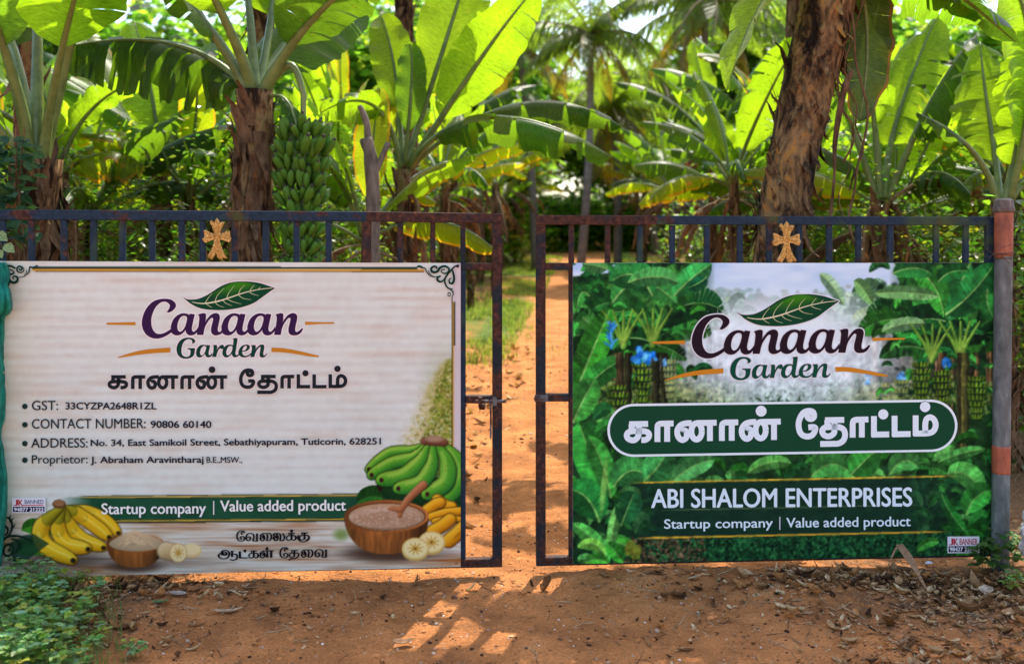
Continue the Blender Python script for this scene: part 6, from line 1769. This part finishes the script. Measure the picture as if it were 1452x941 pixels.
# --- plant F, the leaning trunk
d = 5.95
R_, b = hero('tall leaning banana trunk with rough peeling bark behind the right gate', at(1066, 805, d), at(1190, -70, d), 0.125, 0.160, 6, 1, 0, mid=at(1111, 300, d))
pts = [p - b for p in smooth3([b, at(1111, 300, d), at(1190, -70, d)], 16)]
n_ = len(pts)
sm = strips(pts, [0.120 + 0.035 * i / n_ for i in range(n_)], 420, 66, (0.07, 0.26), (0.014, 0.045), 0.42).build('peeling_bark', [TR[1]], R_, True); sm['kind'] = 'stuff'
for (q, w_, m_, kw) in (
    ([(1180, -40, d), (1160, -80, d - .1), (1085, -60, d - .1), (1030, 130, d)], .30, 0, dict(rp=.03, seed=51, pet=.2, torn=.05, hang=.1, roll=.2)),
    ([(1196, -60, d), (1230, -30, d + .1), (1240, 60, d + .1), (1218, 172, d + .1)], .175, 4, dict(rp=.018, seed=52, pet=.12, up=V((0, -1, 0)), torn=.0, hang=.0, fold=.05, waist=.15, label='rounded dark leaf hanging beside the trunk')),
    ([(1200, -60, d), (1260, -90, d - .2), (1340, -30, d - .2), (1440, 60, d)], .30, 1, dict(rp=.03, seed=53, torn=.3, hang=.3)),
    ([(1190, -70, d), (1150, -190, d), (1060, -240, d), (930, -140, d + .2)], .32, 0, dict(rp=.03, seed=54)),
    ([(1195, -70, d), (1230, -210, d + .2), (1300, -260, d + .5), (1450, -180, d + .8)], .32, 0, dict(rp=.03, seed=55)),
    ([(1200, -45, d), (1262, -30, d + .1), (1330, -20, d + .2), (1402, 34, d + .2)], .22, 1, dict(rp=.022, seed=59, torn=.3, hang=.5, pet=.15)),
    ([(1188, -75, d), (1080, -180, d + .4), (960, -200, d + .8), (800, -70, d + .9)], .30, 1, dict(rp=.03, seed=57, torn=.6, hang=.6)),  # leaf added out of view to dapple the gap
    ([(1188, -75, d), (1100, -230, d), (960, -260, d), (740, -130, d + .2)], .28, 0, dict(rp=.03, seed=58, torn=.6, hang=.6)),  # likewise added above the track for its shade
    ([(1188, -75, d), (1090, -310, d + .1), (940, -350, d + .5), (740, -230, d + .8)], .30, 0, dict(rp=.03, seed=60, torn=.7, hang=.6)),  # added out of view to break up the sun streak before the gap
    ([(1192, -70, d), (1185, -220, d + .5), (1170, -260, d + 1.0), (1120, -200, d + 2)], .32, 1, dict(rp=.03, seed=56))):
    hleaf(R_, b, [at(*p) for p in q], w_, m_, **kw)
mb = MB(); r = random.Random(3)
for k in range(4):
    x0 = 1200 + r.uniform(-12, 24); P = [at(x0 + r.uniform(-6, 6) + 10 * math.sin(j * .9 + k), -30 + j * (26 + k * 4), d - .12 + .02 * r.random()) - b for j in range(11)]
    tube(mb, smooth3(P, 3), [0.007 - 0.002 * (k % 3)] * 31, 5)
sv = mb.build('hanging_dry_strips', [SH], R_, True); sv['kind'] = 'stuff'
mb = MB(); P = [at(x, y, d - .2) - b for x, y in ((1208, 100), (1196, 130), (1184, 200), (1183, 250), (1176, 320))]
tube(mb, smooth3(P, 5), [0.014 + 0.006 * math.sin(i * .3) for i in range(21)], 7); mb.build('hanging_stalk', [SH], R_, True)
# --- tall plant added behind the leaning trunk; its unseen torn leaves shade the gap
d = 9.4
R_, b = hero('very tall banana plant added behind the leaning trunk to shade the gap', at(1122, 600, d), V((2.75, 4.6, 4.7)), 0.12, 0.10, 12, 0, 40)
for tip, w_, sd_ in ((V((0.7, 3.1, 4.3)), .30, 91), (V((0.5, 4.4, 4.6)), .30, 92), (V((1.4, 2.3, 4.1)), .28, 93), (V((1.1, 5.9, 4.6)), .3, 94), (V((3.4, 2.6, 4.2)), .3, 95), (V((4.8, 4.2, 4.3)), .3, 96), (V((3.6, 6.5, 4.6)), .3, 97), (V((1.9, 6.4, 4.9)), .3, 98)):
    c0 = V((2.75, 4.6, 4.68)); m1 = c0.lerp(tip, .3) + V((0, 0, .75)); m2 = c0.lerp(tip, .72) + V((0, 0, .8))
    hleaf(R_, b, [c0, m1, m2, tip], w_, 1 if sd_ % 2 else 0, rp=.03, seed=sd_, torn=.7, hang=.55, pet=.18)
# --- more tall plants added, crowns out of frame, to shade track and left rows
for lb, c0, px_, d_, sd0 in (('very tall banana plant added behind the bright-leaved plant to shade the track', V((-1.25, 6.2, 5.2)), 592, 11.1, 150), ('very tall shading banana plant added directly behind the plant with the fruit bunch', V((-1.95, 2.9, 4.7)), 362, 7.8, 110), ('very tall shading banana plant added directly behind the far left shaggy stem', V((-3.7, 2.7, 4.7)), 36, 7.6, 130)):
    d = d_
    R_, b = hero(lb, at(px_, 600, d), c0, 0.11, 0.10, sd0, 0, 40)
    for k in range(6):
        a = k * 1.047 + 0.3; tip = c0 + V((math.cos(a) * 1.95, math.sin(a) * 1.75, -0.45 - 0.2 * (k % 2)))
        m1 = c0.lerp(tip, .3) + V((0, 0, .7)); m2 = c0.lerp(tip, .72) + V((0, 0, .75))
        hleaf(R_, b, [c0, m1, m2, tip], .30, 1, rp=.03, seed=sd0 + k, torn=.6, hang=.5, pet=.18)
# --- plant G
d = 8.4
R_, b = hero('banana plant with fan of pale stalks right of the leaning trunk', at(1246, 640, d), at(1250, 285, d), 0.12, 0.085, 7, 0, 120)
for (q, w_, m_, kw) in (
    ([(1244, 285, d), (1226, 230, d), (1205, 160, d), (1150, 60, d)], .24, 1, dict(rp=.034, seed=61, pet=.5, torn=.6, hang=.6)), ([(1248, 282, d), (1244, 210, d), (1240, 160, d), (1220, 20, d)], .22, 0, dict(rp=.034, seed=62, pet=.5, torn=.6, hang=.5)),
    ([(1254, 282, d), (1256, 220, d + .1), (1266, 160, d + .2), (1330, 20, d + .5)], .28, 0, dict(rp=.034, seed=63, pet=.4, torn=.6, hang=.5)),
    ([(1260, 284, d), (1290, 200, d - .1), (1330, 110, d - .2), (1385, 50, d - .3)], .34, 1, dict(rp=.034, seed=64, pet=.35, torn=.6, hang=1.0)),
    ([(1256, 288, d), (1320, 240, d - .2), (1360, 235, d - .2), (1410, 290, d - .2)], .12, 3, dict(rp=.016, seed=65, torn=.8, hang=1.2)),
    ([(1240, 290, d), (1222, 300, d - .1), (1222, 360, d - .1), (1230, 440, d)], .10, 3, dict(rp=.012, seed=66, torn=.8, hang=1.2)), ([(1262, 290, d), (1286, 296, d - .1), (1296, 350, d - .1), (1290, 440, d)], .12, 3, dict(rp=.012, seed=67, torn=.8, hang=1.2))):
    hleaf(R_, b, [at(*p) for p in q], w_, m_, **kw)
# --- plant H
d = 7.0
R_, b = hero('banana plant with broad bright blades at the right edge behind the post', at(1425, 700, d), at(1420, 288, d), 0.10, 0.075, 8, 0, 60)
for (q, w_, m_, kw) in (
    ([(1414, 288, d), (1400, 230, d), (1370, 190, d - .1), (1300, 160, d - .2)], .10, 1, dict(rp=.026, seed=71, pet=.6, torn=.5, hang=.6)),
    ([(1424, 286, d), (1440, 220, d), (1458, 130, d - .1), (1450, 20, d - .2)], .24, 0, dict(rp=.024, seed=72, pet=.25, up=V((0.5, -1, 0)), torn=.5, hang=.35)),
    ([(1418, 286, d + .2), (1412, 200, d + .4), (1395, 140, d + .5), (1390, 60, d + .7)], .26, 0, dict(rp=.022, seed=73, pet=.25, up=V((-0.5, -1, 0)), torn=.5, hang=.35)),
    ([(1428, 290, d), (1470, 230, d), (1520, 200, d), (1600, 260, d)], .24, 1, dict(rp=.022, seed=74, torn=.4, hang=.5)),
    ([(1430, 286, d), (1470, 150, d - .2), (1480, -20, d - .3), (1400, -60, d - .4)], .30, 0, dict(rp=.026, seed=75, torn=.3, hang=.4))):
    hleaf(R_, b, [at(*p) for p in q], w_, m_, **kw)
# --- plant I and J right of the path
d = 11.5
R_, b = hero('young banana plant with cut-edged bright leaves left of the leaning trunk', at(1052, 560, d), at(1052, 300, d), 0.10, 0.07, 9, 0, 40)
for (q, w_, m_, kw) in (
    ([(1054, 298, d), (1062, 240, d), (1072, 190, d), (1080, 120, d)], .26, 0, dict(rp=.026, seed=81, pet=.2, up=V((0, -1, 0)), torn=0.05, hang=.05)), ([(1048, 298, d), (1034, 250, d), (1020, 210, d), (1010, 160, d)], .24, 0, dict(rp=.024, seed=82, pet=.2, up=V((0.4, -1, 0)), torn=0.05, hang=.1)),
    ([(1056, 300, d), (1090, 170, d - .1), (1060, 70, d - .1), (990, 80, d - .2)], .26, 2, dict(rp=.022, seed=83, pet=.3, torn=.5, hang=.6)), ([(1050, 300, d), (1030, 190, d), (1080, 95, d), (1125, 128, d - .1)], .26, 0, dict(rp=.022, seed=84, pet=.3, torn=.5, hang=.6)),
    ([(1046, 302, d), (1010, 250, d), (960, 215, d - .1), (900, 235, d - .1)], .24, 1, dict(rp=.022, seed=85, pet=.25, torn=.5, hang=.7)), ([(1046, 302, d), (990, 260, d + .3), (940, 240, d + .5), (905, 290, d + .5)], .22, 2, dict(rp=.02, seed=86, pet=.25, torn=.6, hang=.9))):
    hleaf(R_, b, [at(*p) for p in q], w_, m_, **kw)
# --- cut forked trunk
d = 7.4
cb = at(527, 650, d); cb.z = 0
root = empty('forked_tree_stump', cb); tag(root, 'pale grey forked dead tree trunk with lopped top behind the left gate', 'tree trunk')
BARK = simple_noise('pale bark', (0.11, 0.075, 0.06, 1), (0.30, 0.23, 0.18, 1), 20, 0.85, 0.4, (1, 1, 0.3), 0.15)
mb = stem_mesh(smooth3([V((0, 0, -.05)), at(529, 380, d) - cb, at(527, 240, d) - cb, at(519, 196, d) - cb], 8), [0.06 - 0.0006 * i for i in range(25)], 4, 12, 0.15); mb.build('trunk', [BARK], root, True)
mb = stem_mesh(smooth3([at(528, 252, d) - cb, at(538, 230, d) - cb, at(551, 202, d) - cb], 5), [0.028 - 0.0008 * i for i in range(11)], 5, 8); mb.build('branch', [BARK], root, True)
mb = stem_mesh(smooth3([at(523, 205, d) - cb, at(520, 175, d) - cb, at(510, 150, d) - cb], 5), [0.03 - 0.001 * i for i in range(11)], 6, 8); mb.build('branch', [BARK], root, True)

# ------------------------------------------------------------------ rows of plants behind, copied from templates
TL = []
def tmpl(seed, L_, up0, droop, width, mat, **k):
    r_ = random.Random(seed); a = math.radians(up0)
    p0 = V((0.05, 0, 0)); p1 = p0 + V((math.cos(a), 0, math.sin(a))) * L_ * 0.35
    a2 = a - droop * 0.8; p2 = p1 + V((math.cos(a2), r_.uniform(-.1, .1), math.sin(a2))) * L_ * 0.33
    a3 = a - droop * 2.0; p3 = p2 + V((math.cos(a3), r_.uniform(-.1, .1), math.sin(a3))) * L_ * 0.34
    mb = banana_leaf([p0, p1, p2, p3], width, seed=seed, n=26, **k)
    me = mb.mesh('leaf', [LM[mat], DRIB if mat == 3 else RIB], True); return me
TL.append([tmpl(101, 2.0, 80, .10, .27, 0, torn=.25, hang=.15, pet=.22), tmpl(102, 2.2, 72, .30, .27, 0, torn=.5, hang=.4, pet=.2), tmpl(103, 1.8, 84, .15, .24, 2, torn=.05, hang=.05), tmpl(104, 2.2, 68, .2, .30, 0, torn=.4, hang=.3)])
TL.append([tmpl(111, 2.3, 58, .45, .28, 0, torn=.7, hang=.6), tmpl(112, 2.4, 55, .5, .28, 1, torn=.6, hang=.6), tmpl(113, 2.2, 62, .5, .28, 1, torn=.6, hang=.6), tmpl(114, 2.2, 50, .5, .28, 2, torn=.6, hang=.7)])
TL.append([tmpl(121, 2.1, 38, .6, .27, 1, torn=.7, hang=.9), tmpl(122, 2.1, 30, .6, .26, 2, torn=.7, hang=.9), tmpl(123, 1.9, 45, .8, .26, 1, torn=.8, hang=1.0)])
TL.append([tmpl(131, 1.6, -15, .5, .12, 3, torn=.8, hang=1.3, rp=.014), tmpl(132, 1.4, -35, .45, .10, 3, torn=.8, hang=1.3, rp=.012), tmpl(133, 1.7, 5, .7, .13, 3, torn=.8, hang=1.3, rp=.014)])
SMs = []
for k in range(4):
    hh = 2.2; P = smooth3([V((0, 0, -.1)), V((.04 * (k - 1.5), .03, 1.1)), V((.02 * k, 0, hh))], 8); rd = [0.105 - 0.002 * i for i in range(17)]
    SMs.append((stem_mesh(P, rd, 20 + k, 12).mesh('stem', [TR[0]], True), strips(P, rd, 34, 30 + k, (.15, .5), (.015, .05), .45).mesh('dry_sheath', [SH], True)))
r = random.Random(2024)
def row_plant(x, y, hgt, s, label, group, nl=9):
    z = gh(x, y)
    root = empty('banana_plant', (x, y, z), r.uniform(0, 6.28)); tag(root, label, 'banana plant', group)
    sm_, dm_ = r.choice(SMs)
    o = link('stem', sm_, root); o.scale = (s, s, hgt / 2.2)
    o = link('dry_sheath', dm_, root); o.scale = (s, s, hgt / 2.2); o['kind'] = 'stuff'
    a = r.uniform(0, 6.28)
    for k in range(nl):
        tier = 0 if k < 2 else 1 if k < 6 else 2
        o = link('leaf', r.choice(TL[tier]), root); o.location = (r.uniform(-.02, .02), r.uniform(-.02, .02), hgt - 0.05 * tier - r.uniform(0, .06))
        a += 2.4 + r.uniform(-.3, .3); sc = s * r.uniform(0.85, 1.12)
        o.rotation_euler = (r.gauss(0, .12), r.gauss(0, .08), a); o.scale = (sc, sc * r.uniform(.9, 1.1), sc)
    for k in range(6):
        o = link('dead_leaf', r.choice(TL[3]), root); o.location = (0, 0, hgt - 0.15 - r.uniform(0, .1)); a += 2.1
        o.rotation_euler = (0, r.uniform(0, .35), a); sc = s * r.uniform(.8, 1.15); o.scale = (sc, sc, sc)
    return root
cnt = 0
yy = 3.6
ORD = ['', 'first', 'second', 'third', 'fourth', 'fifth', 'sixth', 'seventh', 'eighth', 'ninth', 'tenth', 'eleventh', 'twelfth', 'thirteenth', 'fourteenth', 'fifteenth', 'sixteenth', 'seventeenth', 'eighteenth', 'nineteenth', 'twentieth']
rows = []
while yy < 42:
    d_ = yy + GD; half = 0.56 * d_ + 1.0; st = 0.98 if yy < 12 else 1.9 if yy < 27 else 3.2
    x = -half
    while x < half:
        X_ = x + r.uniform(-.35, .35); Y_ = yy + r.uniform(-.5, .5); c = path_x(Y_)
        x += st
        if c - 1.2 - 0.02 * Y_ < X_ < c + 1.45 + 0.02 * Y_: continue
        px = CX + X_ / (Y_ + GD) * FPX
        if yy < 5 and (530 < px < 650 or px > 1000 and px < 1180): continue
        if yy < 4.5 and 290 < px < 500: continue
        left = X_ < c
        zone = 'near' if yy < 9 else 'far'
        lab = {('near', True): 'banana plant crowding the near rows left of the track', ('near', False): 'banana plant crowding the near rows right of the track', ('far', True): 'banana plant in the far rows left of the track', ('far', False): 'banana plant in the far rows right of the track'}[(zone, left)]
        hgt = r.uniform(1.7, 2.3) if yy < 9 else r.uniform(2.2, 3.3)
        rp_ = row_plant(X_, Y_, hgt, r.uniform(0.5, 0.78) if yy < 9 else r.uniform(.7, 1.0), lab, '%s rows %s of the track' % (zone, 'left' if left else 'right'), 9 if yy < 14 else 7)
        rows.append((round(yy, 2), left, abs(X_ - c), rp_)); cnt += 1
    yy += 1.7 if yy < 12 else 2.6

for k_, y_ in enumerate(sorted({q[0] for q in rows})):
    for side in (True, False):
        for j_, q in enumerate(sorted([q for q in rows if q[0] == y_ and q[1] == side], key=lambda q: q[2])):
            q[3]['label'] = 'banana plant %s from the track in the %s row on its %s' % (ORD[j_ + 1], ORD[k_ + 1], 'left' if side else 'right')
# ------------------------------------------------------------------ undergrowth, creepers
def foliage(n, rx, ry, rz, size, seed, cols, droop=0.3):
    r_ = random.Random(seed); mb = MB()
    cl = [(r_.gauss(0, .5) * rx, r_.gauss(0, .5) * ry, r_.random() ** 0.8 * rz, r_.uniform(.4, 1)) for _ in range(max(4, n // 60))]
    for k in range(n):
        c = r_.choice(cl); p = Vector((c[0] + r_.gauss(0, .16) * rx, c[1] + r_.gauss(0, .16) * ry, max(0.02, c[2] + r_.gauss(0, .10) * rz)))
        a = r_.uniform(0, 6.28); dvec = Vector((math.cos(a), math.sin(a), r_.uniform(-1.0, .3) * droop * 2)); s = size * r_.uniform(.6, 1.3)
        col = r_.choice(cols); leaflet(mb, p, dvec, Vector((r_.gauss(0, .4), r_.gauss(0, .4), 1)), s, s * .62, tuple(v * r_.uniform(.75, 1.25) for v in col[:3]) + (1,))
    return mb
GB = [(0.035, 0.08, 0.013, 1), (0.06, 0.11, 0.018, 1), (0.025, 0.055, 0.012, 1), (0.10, 0.12, 0.02, 1), (0.045, 0.075, 0.015, 1)]
UM = []
for k in range(4):
    mb = foliage(1600, .7, .7, 1.45, .075, 200 + k, GB)
    UM.append(mb.mesh('foliage', [M['bush']]))
mbs = MB(); rs = random.Random(8)
for k in range(12):
    a = rs.uniform(0, 6.28); P = smooth3([V((0, 0, -.05)), V((math.cos(a) * .2, math.sin(a) * .2, .6)), V((math.cos(a) * .5, math.sin(a) * .5, 1.3))], 3); tube(mbs, P, [.014 - .0013 * i for i in range(7)], 5)
stems_me = mbs.mesh('stems', [SH])
UM2 = [foliage(2600, .75, .6, 2.5, .055, 240 + k_, GB + [(0.12, 0.13, 0.02, 1)]).mesh('foliage', [M['bush']]) for k_ in range(3)]
k = 0
for i in range(215):
    y = 2.2 + r.random() ** 1.1 * 24 if i < 150 else r.uniform(3.0, 9.0); half = 0.55 * (y + GD); x = r.uniform(-half, half); c = path_x(y)
    if c - 1.9 - .04 * y < x < c + 2.0 + .04 * y: continue
    root = empty('shrub', (x, y, gh(x, y)), r.uniform(0, 6.28)); s = r.uniform(.55, 1.1) * (1 + y * .025)
    lf = x < c
    tag(root, 'leafy shrub under the banana rows %s of the track' % ('left' if lf else 'right'), 'shrub', 'undergrowth shrubs %s of the track' % ('left' if lf else 'right'))
    if i >= 150: tag(root, 'tall thin small-leaved bush between the banana stems %s of the track' % ('left' if lf else 'right'), None, 'tall thin bushes %s of the track' % ('left' if lf else 'right'))
    o = link('foliage', r.choice(UM if i < 150 else UM2), root); o.scale = (s, s, s * r.uniform(.9, 1.5) if i < 150 else .95); o['kind'] = 'stuff'
    o = link('stems', stems_me, root); o.scale = (s, s, s)
# dark creeper over the left end of the gate
mb = MB(); r2 = random.Random(14); co_ = at(-10, 800, 5.3); co_.z = 0
for k in range(260):
    px, py = r2.gauss(10, 26), r2.uniform(195, 340)
    if px > 62: continue
    p = at(px, py, 5.25 + r2.uniform(0, .35)) - co_; a = r2.uniform(0, 6.28)
    leaflet(mb, p, V((math.cos(a), math.sin(a) * .5, r2.uniform(-.9, .2))), V((0, -.5, 1)), r2.uniform(.05, .10), r2.uniform(.04, .07), r2.choice([(0.018, 0.06, 0.028, 1), (0.03, 0.08, 0.03, 1), (0.05, 0.11, 0.03, 1)]))
root = empty('creeper', co_); tag(root, 'dark leafy creeper hanging in front of the far left banana stem', 'creeper')
o = mb.build('foliage', [M['weed']], root); o['kind'] = 'stuff'
mb = MB()
for k in range(9):
    x0 = r2.uniform(-50, 45); P = [at(x0 + 8 * math.sin(j + k), 180 + j * 75, 5.35) - co_ for j in range(9)]
    P[-1].z = 0.0; tube(mb, smooth3(P, 2), [.004] * 17, 4)
mb.build('vines', [SH], root)
mb = MB(); vo = at(-8, 800, 4.6); vo.z = 0
for (px, py, a, s) in ((2, 336, 0.2, .075), (14, 352, -.6, .07), (-4, 350, 2.5, .07), (6, 360, -1.2, .05)):
    p = at(px - 8, py - 6, 4.62) - vo; leaflet(mb, p, V((math.cos(a), -.2, -.6)), V((0, -1, .6)), s, s * .7, (0.22, 0.30, 0.14, 1))
for q in ([(-60, 420), (-30, 380), (-6, 340), (6, 356)],): tube(mb, smooth3([at(x, y, 4.63) - vo for x, y in q], 4), [.002] * 13, 4); mb.c.extend([(0.1, 0.14, 0.05, 1)] * (len(mb.v) - len(mb.c))); mb.uv = []
o = mb.build('vine_sprig', [M['weed']], None); o.location = vo; tag(o, 'pale green vine sprig over the left end of the top rail', 'vine')

# ------------------------------------------------------------------ coconut palms
PTR = simple_noise('palm trunk', (0.12, 0.095, 0.075, 1), (0.26, 0.21, 0.17, 1), 5, 0.9, 0.4, (1, 1, 3), .1)
PLM = [leaf_mat('palm leaflet', (0.05, 0.085, 0.025, 1), (0.09, 0.12, 0.03, 1), trans=.5, tcol=(.5, .5, .10, 1), edge_at=1.0, rough=.45), leaf_mat('yellowing palm leaflet', (0.13, 0.10, 0.03, 1), (0.09, 0.09, 0.03, 1), trans=.4, tcol=(.4, .3, .05, 1), edge_at=1.0)]
def frond(L_, a0, droop, seed, mat):
    r_ = random.Random(seed); mb = MB(); n = 22; C = []; p = V((0, 0, 0)); a = math.radians(a0)
    for i in range(n + 1): C.append(p.copy()); p = p + V((math.cos(a), 0, math.sin(a))) * (L_ / n); a -= droop / n * (0.5 + 1.2 * i / n)
    tube(mb, C, [.035 * (1 - i / n) + .006 for i in range(n + 1)], 5, 1); mb.uv = []; uv = [(0, 0)] * len(mb.v)
    for i in range(2, n * 3):
        t = i / (n * 3); c = C[int(t * n)].lerp(C[min(n, int(t * n) + 1)], t * n % 1); T = (C[min(n, int(t * n) + 1)] - C[int(t * n)]).normalized()
        ll = L_ * .26 * math.sin(math.pi * min(1, .12 + t * .92)) + .05
        for sg in (-1, 1):
            dv = (V((0, sg, 0)) * r_.uniform(.45, .8) + T * .5 + V((0, 0, -1)) * r_.uniform(.35, 1.0)).normalized(); wv = T * .022 * (L_ / 3)
            e1 = c + dv * ll * .55; e2 = c + dv * ll * .9 + V((0, 0, -1)) * ll * .2
            mb.add([c - wv, c + wv, e1 + wv, e1 - wv, e2], [(0, 1, 2, 3), (3, 2, 4)], 0); uv += [(0, 0), (0.02, 0), (.02, .5), (0, .5), (0, .8)]
    mb.uv = uv
    return mb.mesh('frond', [PLM[mat], DRIB], False)
FR = [frond(4.0, 55, 1.5, 1, 0), frond(4.2, 25, 1.5, 2, 0), frond(4.0, -5, 1.3, 3, 0), frond(3.6, -35, .9, 4, 1), frond(4.0, 75, 1.1, 5, 0)]
def palm(pxb, pxc, pyc, d_, label, s=1.0, rt=.16):
    c = at(pxc, pyc, d_); bx = at(pxb, 340, d_); b_ = V((bx.x, bx.y, gh(bx.x, bx.y) - .05))
    root = empty('coconut_palm', b_); tag(root, label, 'palm')
    P = smooth3([V((0, 0, 0)), (c - b_) * .5 + V((.1, 0, 0)), c - b_], 8); tube_mb = MB(); tube(tube_mb, P, [rt * (1.25 - .45 * i / 16) for i in range(17)], 10, wob=lambda i, k: 1 + .05 * (i % 2)); tube_mb.build('trunk', [PTR], root, True)
    a = random.Random(int(pxc)).uniform(0, 6)
    for k in range(22):
        m_ = [4, 4, 0, 0, 0, 1, 1, 1, 1, 1, 2, 2, 2, 2, 2, 2, 3, 3, 3, 3, 2, 0][k]; o = link('frond', FR[m_], root); o.location = c - b_; a += 2.4; o.rotation_euler = (r.gauss(0, .15), r.gauss(0, .1), a); sc = s * r.uniform(.85, 1.15); o.scale = (sc, sc, sc)
    return root
palm(822, 838, 48, 28, 'tall coconut palm with drooping crown above the track', .72, .105)
palm(986, 1000, 6, 27, 'coconut palm with crown at the top edge right of the sky gap', .78, .105)
palm(876, 868, 150, 36, 'thin distant coconut palm between the two tall ones', .9, .13)
palm(950, 935, 120, 40, 'distant coconut palm with thin trunk left of the right crown', .9, .12)
palm(930, 905, 190, 46, 'farthest and lowest coconut palm above the track end', .9, .12)
palm(760, 735, 60, 33, 'coconut palm half hidden by yellow-green leaves left of the track', .75, .12)
palm(1060, 1050, 60, 34, 'coconut palm behind the young banana plant left of the leaning trunk', .8, .12)

# ------------------------------------------------------------------ broad-leaved trees far behind
M['canopy'] = attr_mat('canopy leaf', 0.45, 0.4, 0.6, 3, 6.0)
def crown_mesh(seed, n, R, leaf):
    r_ = random.Random(seed); mb = MB()
    cl = [(Vector((r_.gauss(0, .55), r_.gauss(0, .5), r_.gauss(0, .5))).normalized() * R * r_.uniform(.3, 1), R * r_.uniform(.2, .42)) for _ in range(34)]
    for k in range(n):
        c, rad = r_.choice(cl); q = Vector((r_.gauss(0, 1), r_.gauss(0, 1), r_.gauss(0, 1))).normalized() * rad * r_.random() ** .4
        p = c + q; p.z = p.z * .85; a = r_.uniform(0, 6.28); s = leaf * r_.uniform(.6, 1.4); dv = V((math.cos(a), math.sin(a), r_.uniform(-.9, .3))); sd_ = V((-math.sin(a), math.cos(a), r_.uniform(-.4, .4))) * s * .34
        col = r_.choice(GB); f = r_.uniform(.7, 1.3)
        mb.add([p, p + dv * s * .5 + sd_, p + dv * s, p + dv * s * .5 - sd_], [(0, 1, 2, 3)], 0, (col[0] * f, col[1] * f, col[2] * f, 1))
    return mb.mesh('crown', [M['canopy']])
CM = [crown_mesh(300 + k, 5200, 3.0, .30) for k in range(3)]
CM2 = [crown_mesh(310, 2400, 3.0, .30)]
r = random.Random(55)
WOODM = simple_noise('tree bark', (0.045, 0.03, 0.02, 1), (0.12, 0.085, 0.06, 1), 6, .9, .4)
tm = MB(); tube(tm, smooth3([V((0, 0, -.2)), V((.1, 0, 2.5)), V((0, .1, 5))], 5), [.2 - .012 * i for i in range(11)], 9)
for a in (0.3, 1.7, 2.9, 4.1, 5.3): tube(tm, smooth3([V((0, 0, 3)), V((math.cos(a) * .9, math.sin(a) * .9, 4.4)), V((math.cos(a) * 2, math.sin(a) * 2, 5.8))], 4), [.09 - .008 * i for i in range(9)], 6)
TMe = tm.mesh('trunk', [WOODM], True)
spots = []
for k in range(30):
    px = -120 + k * 58 + r.uniform(-16, 16); d_ = r.uniform(30, 42)
    if 700 < px < 1030: continue
    spots.append((px, d_))
for px in (620, 1090): spots.append((px, r.uniform(62, 80)))
for px in (690, 745, 800, 850, 900, 950, 1000, 1045): spots.append((px, r.uniform(48, 64)))
for px in (720, 780, 830, 880, 930, 980, 1030): spots.append((px, r.uniform(80, 100)))
tn = {}
for px, d_ in sorted(spots):
    p = at(px, 340, d_); z = gh(p.x, p.y)
    top_px = ((95 if px < 860 else 150) + r.uniform(-25, 35)) if 680 < px < 1050 else (r.uniform(-60, 40) if px < 820 else r.uniform(-40, 60))
    topz = CZ + (HY - top_px) / FPX * d_; hgt = max(4.0, topz - z); s = hgt / 8.2
    root = empty('broadleaf_tree', (p.x, p.y, z), r.uniform(0, 6.28)); side = 'left' if px < 680 else 'right' if px > 1030 else 'end'
    tag(root, {'left': 'tall leafy tree beyond the rows on the left, %s from the left edge', 'right': 'tall leafy tree beyond the rows on the right, %s from the sky gap', 'end': 'leafy tree beyond the end of the track, %s from the left'}[side] % ORD[tn.setdefault(side, 0) + 1], 'tree', {'left': 'backdrop trees on the left', 'right': 'backdrop trees on the right', 'end': 'backdrop trees at the track end'}[side])
    tn[side] += 1
    o = link('trunk', TMe, root); o.scale = (s, s, s)
    o = link('crown', r.choice(CM), root); o.location = (0, 0, 5.2 * s); o.scale = (s * 1.1, s * 1.1, s * 1.05); o['kind'] = 'stuff'
    if side == 'end': root.children[1].data = CM2[0]; o = link('lower_crown', CM2[0], root); o.location = (0, 0, 1.5 * s); o.scale = (s * 1.0, s * 1.0, s * .55); o['kind'] = 'stuff'; continue
    o = link('lower_crown', r.choice(CM), root); o.location = (0, 0, 1.9 * s); o.scale = (s * 1.05, s * 1.05, s * .75); o['kind'] = 'stuff'; o.rotation_euler = (0, 0, 2)
